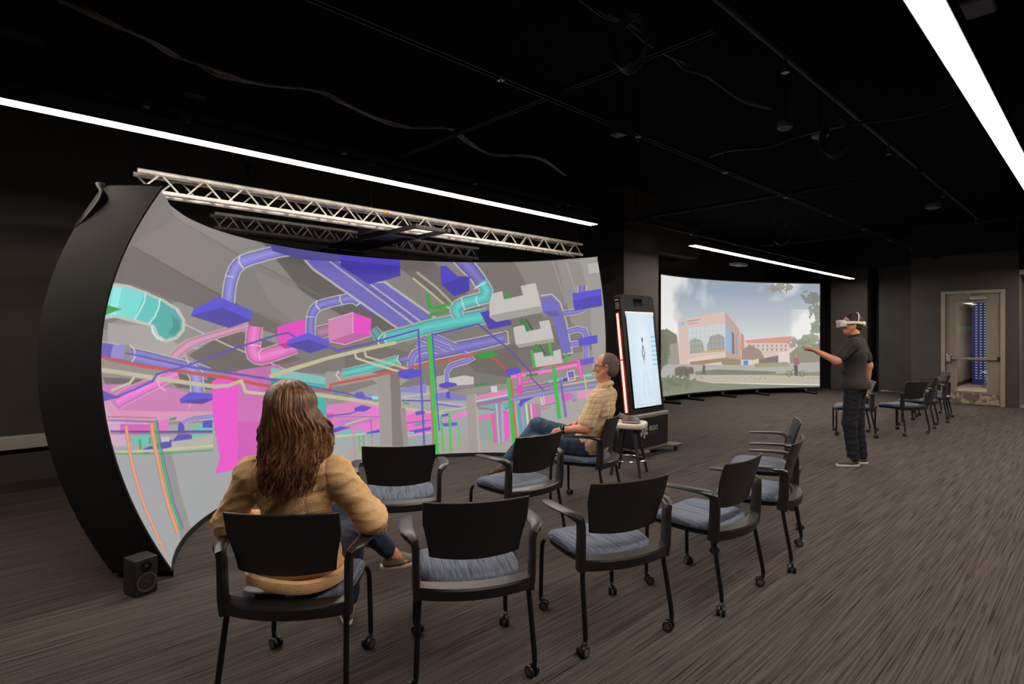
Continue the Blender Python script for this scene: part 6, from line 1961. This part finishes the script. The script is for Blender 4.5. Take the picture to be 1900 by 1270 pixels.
pants = [ell((-0.04, 0, 0.545), (0.135, 0.175, 0.085), None, 0.05)] + limb(hip_r, kn_r, (0.466, -0.065, 0.145), 0.096, 0.070, 0.070, 0.054, 0.04) + limb(hip_l, kn_l, (0.635, -0.235, 0.335), 0.096, 0.072, 0.072, 0.050, 0.04)
skin_part('jeans', pants, 'jeans_dark', W, 0.0065, 3, (0.014, 34, 8, (1, 0.3, 0.4)))
shoe(W, an_r, (0.93, 0.35, 0), (0, 0, 1), 0.235, 'shoe_olive')
shoe(W, an_l, (0.50, -0.86, -0.02), (-0.30, -0.10, 1), 0.235, 'shoe_olive')
# hair: a full cap, then long wavy locks
cap = skin_part('hair', [ell(HT(-0.022, 0, 0.036), (0.110, 0.089, 0.098), HE, 0.02), ell(HT(-0.060, 0, -0.03), (0.075, 0.092, 0.11), HE, 0.04), cone((-0.165, -0.05, 1.17), (-0.205, -0.08, 0.98), 0.046, 0.032, 0.05),
        cone((-0.165, 0.06, 1.17), (-0.205, 0.09, 0.98), 0.046, 0.032, 0.05), cone((-0.17, 0, 1.15), (-0.222, 0.0, 0.92), 0.052, 0.036, 0.05)], 'hair_brown', W, 0.006, 2)
hr = np.random.default_rng(21)
def lock(i):
    a = hr.uniform(-2.2, 2.2)                        # 0 = straight back
    n = 18
    end = hr.uniform(0.85, 0.975) + 0.03 * abs(a)
    ph, fq, am = hr.uniform(0, 6.28), hr.uniform(1.6, 2.8), hr.uniform(0.008, 0.020)
    thick = hr.uniform(0.0035, 0.007)
    lift = hr.uniform(-0.002, 0.014)
    pts = []
    part_y = 0.012
    for k in range(n):
        s = k / (n - 1)
        if s < 0.38:
            q = s / 0.38
            th = 0.12 + q * 1.48
            rr = 1.0 + lift * 4
            x = -0.022 - math.cos(a) * 0.116 * math.sin(th) * rr
            y = math.sin(a) * 0.096 * math.sin(th) * rr + part_y * (1 - q)
            z = 0.036 + 0.104 * math.cos(th) * rr
            p = Vector(HT(x, y, z))
        else:
            q = (s - 0.38) / 0.62
            st = Vector(HT(-0.022 - math.cos(a) * 0.116, math.sin(a) * 0.096, 0.03))
            tx = -0.265 + 0.03 * math.sin(q * 3.1) + 0.14 * (1 - math.cos(a * 0.75)) 
            ty = math.sin(a * 0.72) * (0.155 - 0.02 * q)
            z = st.z + (end - st.z) * q
            e = min(1, q * 2.2)
            e = e * e * (3 - 2 * e)
            p = Vector((st.x + (tx - st.x) * e, st.y + (ty - st.y) * e, z))
            p.x -= lift
            g = min(1, q * 1.8)
            p += Vector((0.4 * math.sin(ph + q * fq * 6.28), math.cos(ph + q * fq * 6.28), 0)) * am * g
        pts.append(p)
    rad = [thick * (0.5 + min(1, j / 4) * 0.6) * (1 - 0.75 * max(0, (j / (n - 1) - 0.75) / 0.25)) for j in range(n)]
    return pts, rad
strands(520, lock, 0.006, 18, 'hair_locks', 'hair_brown', cap)

# ---- person 2: seated in profile, glasses, plaid shirt
loc, rz = seat_frame(8)
W2 = person('person', 'seated person in glasses, cream plaid shirt and blue jeans with crossed legs', loc, rz)
HC = (-0.205, 0.0, 1.255)
hp, HT, HE = head_prims(HC, yaw=0.12, pitch=0.02, s=1.03)
torso = [ell((-0.05, 0, 0.565), (0.135, 0.17, 0.11), None, 0.05), ell((-0.085, 0, 0.72), (0.130, 0.155, 0.14), None, 0.06), ell((-0.155, 0, 0.90), (0.115, 0.170, 0.15), None, 0.06),
         cone((-0.18, -0.165, 1.005), (-0.18, 0.165, 1.005), 0.058, 0.058, 0.05), cone((-0.19, 0, 1.02), (-0.185, 0, 1.16), 0.060, 0.056, 0.03)]
sh_l, el_l, wr_l = (-0.175, 0.205, 0.985), (-0.10, 0.295, 0.735), (0.12, 0.265, 0.705)
sh_r, el_r, wr_r = (-0.175, -0.205, 0.985), (-0.09, -0.30, 0.74), (0.13, -0.20, 0.70)
arms = limb(sh_l, el_l, wr_l, 0.054, 0.042, 0.043, 0.028) + limb(sh_r, el_r, wr_r, 0.054, 0.042, 0.043, 0.028)
hip_l, kn_l, an_l = (-0.03, 0.10, 0.54), (0.44, 0.11, 0.54), (0.58, 0.02, 0.10)
hip_r, kn_r, an_r = (-0.03, -0.10, 0.55), (0.46, 0.00, 0.685), (0.73, 0.16, 0.34)
legs = limb(hip_l, kn_l, an_l, 0.088, 0.060, 0.058, 0.037) + limb(hip_r, kn_r, an_r, 0.088, 0.060, 0.058, 0.037)
hands = hand(wr_l, (0.93, -0.12, -0.30), (0.25, 0.55, 0.8), (0.2, -1, 0), 1.02, 0.55) + hand(wr_r, (0.8, 0.45, -0.2), (0.2, -0.2, 1), (0.2, 0.4, 1), 1.02, 0.4)
feet = [cone(an_l, (0.65, 0.0, 0.045), 0.034, 0.024, 0.03), cone(an_r, (0.78, 0.18, 0.27), 0.034, 0.024, 0.03)]
skin_part('body', torso + arms + legs + feet + hands + hp, 'skin_b', W2, 0.0052, 1)
eyes(HT, W2, 'hair_grey')
st_ = inflate(torso[:3], 0.014) + [cone((-0.18, -0.175, 1.0), (-0.18, 0.175, 1.0), 0.072, 0.072, 0.05), cone((-0.19, 0, 1.0), (-0.19, 0, 1.07), 0.074, 0.070, 0.03), ell((-0.06, 0, 0.54), (0.155, 0.185, 0.085), None, 0.05)]
def toward(a, b, t):
    return tuple(a[i] + (b[i] - a[i]) * t for i in range(3))
for sh, el in ((sh_l, el_l), (sh_r, el_r)):
    st_ += [cone(toward(sh, el, 0.08), toward(sh, el, 0.78), 0.074, 0.072, 0.045)]
def plaid():
    m = bpy.data.materials.new('cream_plaid_cotton')
    m.use_nodes = True
    nt = m.node_tree
    b = nt.nodes['Principled BSDF']
    b.inputs['Roughness'].default_value = 0.85
    tc = nt.nodes.new('ShaderNodeTexCoord')
    sp = nt.nodes.new('ShaderNodeSeparateXYZ')
    nt.links.new(tc.outputs['Object'], sp.inputs[0])
    def band(sock, freq, wid, mul=1.0, add=None):
        a = nt.nodes.new('ShaderNodeMath'); a.operation = 'MULTIPLY'; a.inputs[1].default_value = freq
        nt.links.new(sock, a.inputs[0])
        f = nt.nodes.new('ShaderNodeMath'); f.operation = 'FRACT'
        nt.links.new(a.outputs[0], f.inputs[0])
        c = nt.nodes.new('ShaderNodeMath'); c.operation = 'LESS_THAN'; c.inputs[1].default_value = wid
        nt.links.new(f.outputs[0], c.inputs[0])
        return c.outputs[0]
    xy = nt.nodes.new('ShaderNodeMath'); xy.operation = 'SUBTRACT'
    nt.links.new(sp.outputs[0], xy.inputs[0]); nt.links.new(sp.outputs[1], xy.inputs[1])
    last = None
    base = (*lin((226, 205, 170)), 1)
    for sock, fr, wd, col, amt in ((sp.outputs[2], 22, 0.32, (196, 160, 116), 0.55), (xy.outputs[0], 20, 0.32, (196, 160, 116), 0.55), (sp.outputs[2], 44, 0.10, (160, 124, 92), 0.6), (xy.outputs[0], 40, 0.10, (160, 124, 92), 0.6)):
        k = nt.nodes.new('ShaderNodeMath'); k.operation = 'MULTIPLY'; k.inputs[1].default_value = amt
        nt.links.new(band(sock, fr, wd), k.inputs[0])
        x = nt.nodes.new('ShaderNodeMix'); x.data_type = 'RGBA'
        nt.links.new(k.outputs[0], x.inputs['Factor'])
        if last is None: x.inputs['A'].default_value = base
        else: nt.links.new(last, x.inputs['A'])
        x.inputs['B'].default_value = (*lin(col), 1)
        last = x.outputs['Result']
    nt.links.new(last, b.inputs['Base Color'])
    return m
MAT['plaid'] = plaid()
sh2 = skin_part('shirt', st_ + [cut((0, 0, -1), -0.475)], 'plaid', W2, 0.006, 3, (0.014, 28, 5, (0.3, 0.4, 1.0)))
cp_ = [(-0.185 + 0.072 * math.cos(a), 0.078 * math.sin(a), 1.085 - 0.030 * math.cos(a)) for a in [R_(25 + 310 * i / 18) for i in range(19)]]
G().tube(cp_, [0.009] + [0.013] * 17 + [0.009], 8, flat=1.8).build('collar', 'plaid', sh2, smooth=True)
G().tube([(0.035, 0.09, 0.86), (0.038, 0.06, 0.858), (0.04, 0.045, 0.857)], 0.005, 6).build('pocket_flap', 'plaid', sh2, smooth=True)
pants = [ell((-0.04, 0, 0.55), (0.14, 0.18, 0.085), None, 0.05)] + limb(hip_l, kn_l, (0.572, 0.024, 0.13), 0.098, 0.074, 0.072, 0.056, 0.04) + limb(hip_r, kn_r, (0.70, 0.142, 0.38), 0.098, 0.074, 0.072, 0.052, 0.04)
skin_part('jeans', pants, 'jeans_mid', W2, 0.006, 3, (0.014, 34, 18, (1, 0.3, 0.4)))
shoe(W2, an_l, (0.95, -0.3, 0), (0, 0, 1), 0.265, 'shoe_grey')
shoe(W2, an_r, (0.86, 0.38, -0.25), (0.35, -0.1, 1), 0.265, 'shoe_tan', sole='gum')
# close-cropped hair over the back and sides, bald crown
skin_part('hair', [ell(HT(-0.0135, 0, 0.031), (0.1035, 0.0825, 0.0945), HE, 0.02), ell(HT(-0.046, 0, -0.032), (0.060, 0.070, 0.058), HE, 0.03), sub_ell(HT(0.104, 0, 0.078), (0.10, 0.13, 0.080), HE, 0.02), sub_ell(HT(0.092, 0, -0.03), (0.088, 0.13, 0.085), HE, 0.03)], 'hair_grey', W2, 0.0045, 1)
gl = G().tube([HT(0.088, 0.010, 0.010), HT(0.098, 0.0, 0.013), HT(0.088, -0.010, 0.010)], 0.0022, 6)
for sd in (-1, 1):
    ring = [HT(0.092 - 0.012 * (1 - math.cos(a)) * 0.3, sd * (0.033 + 0.024 * math.cos(a)), 0.002 + 0.017 * math.sin(a)) for a in [2 * math.pi * i / 20 for i in range(21)]]
    gl.tube(ring, 0.0022, 6)
    gl.tube([HT(0.085, sd * 0.057, 0.008), HT(0.06, sd * 0.076, 0.010), HT(-0.01, sd * 0.086, 0.010), HT(-0.03, sd * 0.084, -0.01)], 0.0026, 6)
gl = gl.build('spectacles', 'specs', W2, smooth=True)
for sd in (-1, 1):
    G().add([HT(0.0915, sd * (0.033 + 0.023 * math.cos(a)), 0.002 + 0.016 * math.sin(a)) for a in [2 * math.pi * i / 16 for i in range(16)]], [tuple(range(16))]).build('lens', 'lens', gl)
a, b = Vector(wr_l), Vector(el_l)
d = (a - b).normalized()
wt = G().tube([a - d * 0.035, a - d * 0.033, a - d * 0.008, a - d * 0.006], [0.030, 0.034, 0.034, 0.030], 18).build('watch', 'kiosk_dark', W2, smooth=True, angle=50)
up = Vector((0.1, 0.75, 0.66)).normalized()
up = (up - d * up.dot(d)).normalized()
G().lathe([(0.0185, 0.0), (0.020, 0.003), (0.020, 0.009), (0.017, 0.011)], 20, Matrix.Translation(a - d * 0.02 + up * 0.031) @ up.to_track_quat('Z', 'Y').to_matrix().to_4x4()).build('watch_case', 'glass_black', wt, smooth=True, angle=40)

# ---- person 3: standing, white headset, one arm raised
x, y = place(6.85, 4.06)
W3 = person('person', 'standing person in a charcoal tee and white headset reaching one arm forward', (x, y, 0), R_(HEAD + 52))
HC = (0.02, 0.0, 1.665)
hp, HT, HE = head_prims(HC, yaw=0.40, pitch=0.06, s=1.02)
torso = [ell((-0.02, 0, 0.97), (0.115, 0.165, 0.12), None, 0.06), ell((0.0, 0, 1.12), (0.110, 0.150, 0.14), None, 0.07), ell((-0.01, 0, 1.31), (0.120, 0.172, 0.155), None, 0.07),
         cone((-0.03, -0.17, 1.445), (-0.02, 0.17, 1.445), 0.062, 0.062, 0.05), cone((-0.02, 0, 1.44), (0.0, 0, 1.58), 0.062, 0.057, 0.03)]
sh_l, el_l, wr_l = (-0.02, 0.205, 1.43), (0.13, 0.315, 1.235), (0.33, 0.37, 1.345)
sh_r, el_r, wr_r = (-0.04, -0.205, 1.43), (-0.12, -0.275, 1.17), (-0.10, -0.305, 0.92)
arms = limb(sh_l, el_l, wr_l, 0.056, 0.044, 0.044, 0.029) + limb(sh_r, el_r, wr_r, 0.056, 0.044, 0.044, 0.029)
hip_l, kn_l, an_l = (-0.01, 0.09, 0.93), (0.03, 0.105, 0.50), (-0.01, 0.105, 0.102)
hip_r, kn_r, an_r = (-0.02, -0.09, 0.93), (-0.02, -0.105, 0.50), (-0.07, -0.105, 0.102)
legs = limb(hip_l, kn_l, an_l, 0.088, 0.062, 0.060, 0.038) + limb(hip_r, kn_r, an_r, 0.088, 0.062, 0.060, 0.038)
hands = hand(wr_l, (0.78, 0.45, 0.42), (-0.35, 0.0, 0.9), (0.5, -1, 0.2), 1.05, 0.28) + hand(wr_r, (0.25, 0.05, -0.95), (-0.1, -1, 0.0), (1, 0.1, 0.2), 1.05, 0.4)
feet = [cone(an_l, (0.06, 0.13, 0.045), 0.036, 0.024, 0.03), cone(an_r, (0.0, -0.09, 0.045), 0.036, 0.024, 0.03)]
skin_part('body', torso + arms + legs + feet + hands + hp, 'skin_b', W3, 0.0055, 1)
eyes(HT, W3)
tee = inflate(torso[:3], 0.016) + [cone((-0.03, -0.18, 1.44), (-0.02, 0.18, 1.44), 0.074, 0.074, 0.05), cone((-0.02, 0, 1.44), (-0.012, 0, 1.505), 0.078, 0.074, 0.03), ell((-0.02, 0, 0.93), (0.155, 0.200, 0.12), None, 0.05),
       cone(toward(sh_l, el_l, 0.10), toward(sh_l, el_l, 0.72), 0.072, 0.068, 0.045), cone(toward(sh_r, el_r, 0.10), toward(sh_r, el_r, 0.72), 0.072, 0.068, 0.045), cut((0, 0, -1), -0.895)]
t3 = skin_part('t_shirt', tee, 'tee', W3, 0.0065, 3, (0.017, 24, 12, (0.5, 0.5, 1.0)))
G().tube([(-0.008 + 0.066 * math.cos(a), 0.070 * math.sin(a), 1.528 - 0.022 * math.cos(a)) for a in [2 * math.pi * i / 24 for i in range(25)]], 0.009, 8, cap=False).build('neck_rib', 'tee', t3, smooth=True)
pants = [ell((-0.02, 0, 0.93), (0.128, 0.172, 0.11), None, 0.05)] + limb(hip_l, kn_l, (-0.008, 0.105, 0.10), 0.100, 0.078, 0.076, 0.064, 0.04) + limb(hip_r, kn_r, (-0.068, -0.105, 0.10), 0.100, 0.078, 0.076, 0.064, 0.04)
skin_part('jeans', pants, 'jeans_navy', W3, 0.0065, 3, (0.015, 30, 28, (0.3, 0.3, 1.0)))
shoe(W3, an_l, (0.80, 0.60, 0), (0, 0, 1), 0.275, 'shoe_grey')
shoe(W3, an_r, (0.90, 0.40, 0), (0, 0, 1), 0.275, 'shoe_grey')
skin_part('hair', [ell(HT(-0.016, 0, 0.036), (0.103, 0.083, 0.094), HE, 0.02), ell(HT(-0.050, 0, -0.030), (0.060, 0.074, 0.058), HE, 0.03), sub_ell(HT(0.105, 0, 0.01), (0.085, 0.12, 0.085), HE, 0.02), sub_ell(HT(0.06, 0, -0.075), (0.075, 0.12, 0.07), HE, 0.02)], 'hair_dark', W3, 0.005, 1)
hs = thing('vr_headset', 'white virtual reality headset strapped on the standing person', 'headset', tuple(Matrix.Translation(W3.location) @ Matrix.Rotation(W3.rotation_euler.z, 4, 'Z') @ Vector(HC)), W3.rotation_euler.z)
LT_ = Matrix.Rotation(0.40, 4, 'Z') @ Matrix.Rotation(0.06, 4, 'Y')
vis = G()
rows = []
for k, (x_, sy2, sz2) in enumerate(((0.088, 0.082, 0.040), (0.10, 0.088, 0.046), (0.145, 0.088, 0.046), (0.162, 0.080, 0.040), (0.166, 0.066, 0.030))):
    r = []
    for i in range(28):
        a = 2 * math.pi * i / 28
        q = (abs(math.cos(a)) ** 4 + abs(math.sin(a)) ** 4) ** -0.25
        r.append(tuple(LT_ @ Vector((x_ - 0.02 * math.cos(a) ** 2, math.cos(a) * q * sy2, 0.012 + math.sin(a) * q * sz2))))
    rows.append(r)
vis.grid(rows, closed=True).add(rows[-1], [tuple(range(28))]).add(rows[0], [tuple(range(27, -1, -1))])
vis.build('visor', 'vr', hs, smooth=True, angle=50)
G().tube([tuple(LT_ @ Vector((0.085, 0.076 * math.cos(a), 0.008 + 0.044 * math.sin(a)))) for a in [2 * math.pi * i / 20 for i in range(21)]], 0.010, 8, cap=False).build('face_cushion', 'vr_grey', hs, smooth=True)
band = []
for s in (-1, 1):
    pts = [tuple(LT_ @ Vector(p)) for p in ((0.09, 0.084 * s, 0.016), (0.03, 0.092 * s, 0.020), (-0.05, 0.090 * s, 0.012), (-0.10, 0.060 * s, 0.002), (-0.128, 0.0, -0.004))]
    G().tube(bez(pts, 5), 0.009, 8, flat=1.9).build('head_strap', 'vr', hs, smooth=True)
G().tube(bez([tuple(LT_ @ Vector(p)) for p in ((-0.045, 0.088, 0.02), (-0.06, 0.07, 0.10), (-0.065, 0.0, 0.136), (-0.06, -0.07, 0.10), (-0.045, -0.088, 0.02))], 5), 0.007, 8).build('top_strap', 'vr', hs, smooth=True)
G().lathe([(0.03, -0.012), (0.032, 0.0), (0.026, 0.014)], 16, LT_ @ Matrix.Translation((-0.128, 0, -0.004)) @ Matrix.Rotation(R_(-90), 4, 'Y')).build('adjuster_dial', 'vr', hs, smooth=True, angle=50)
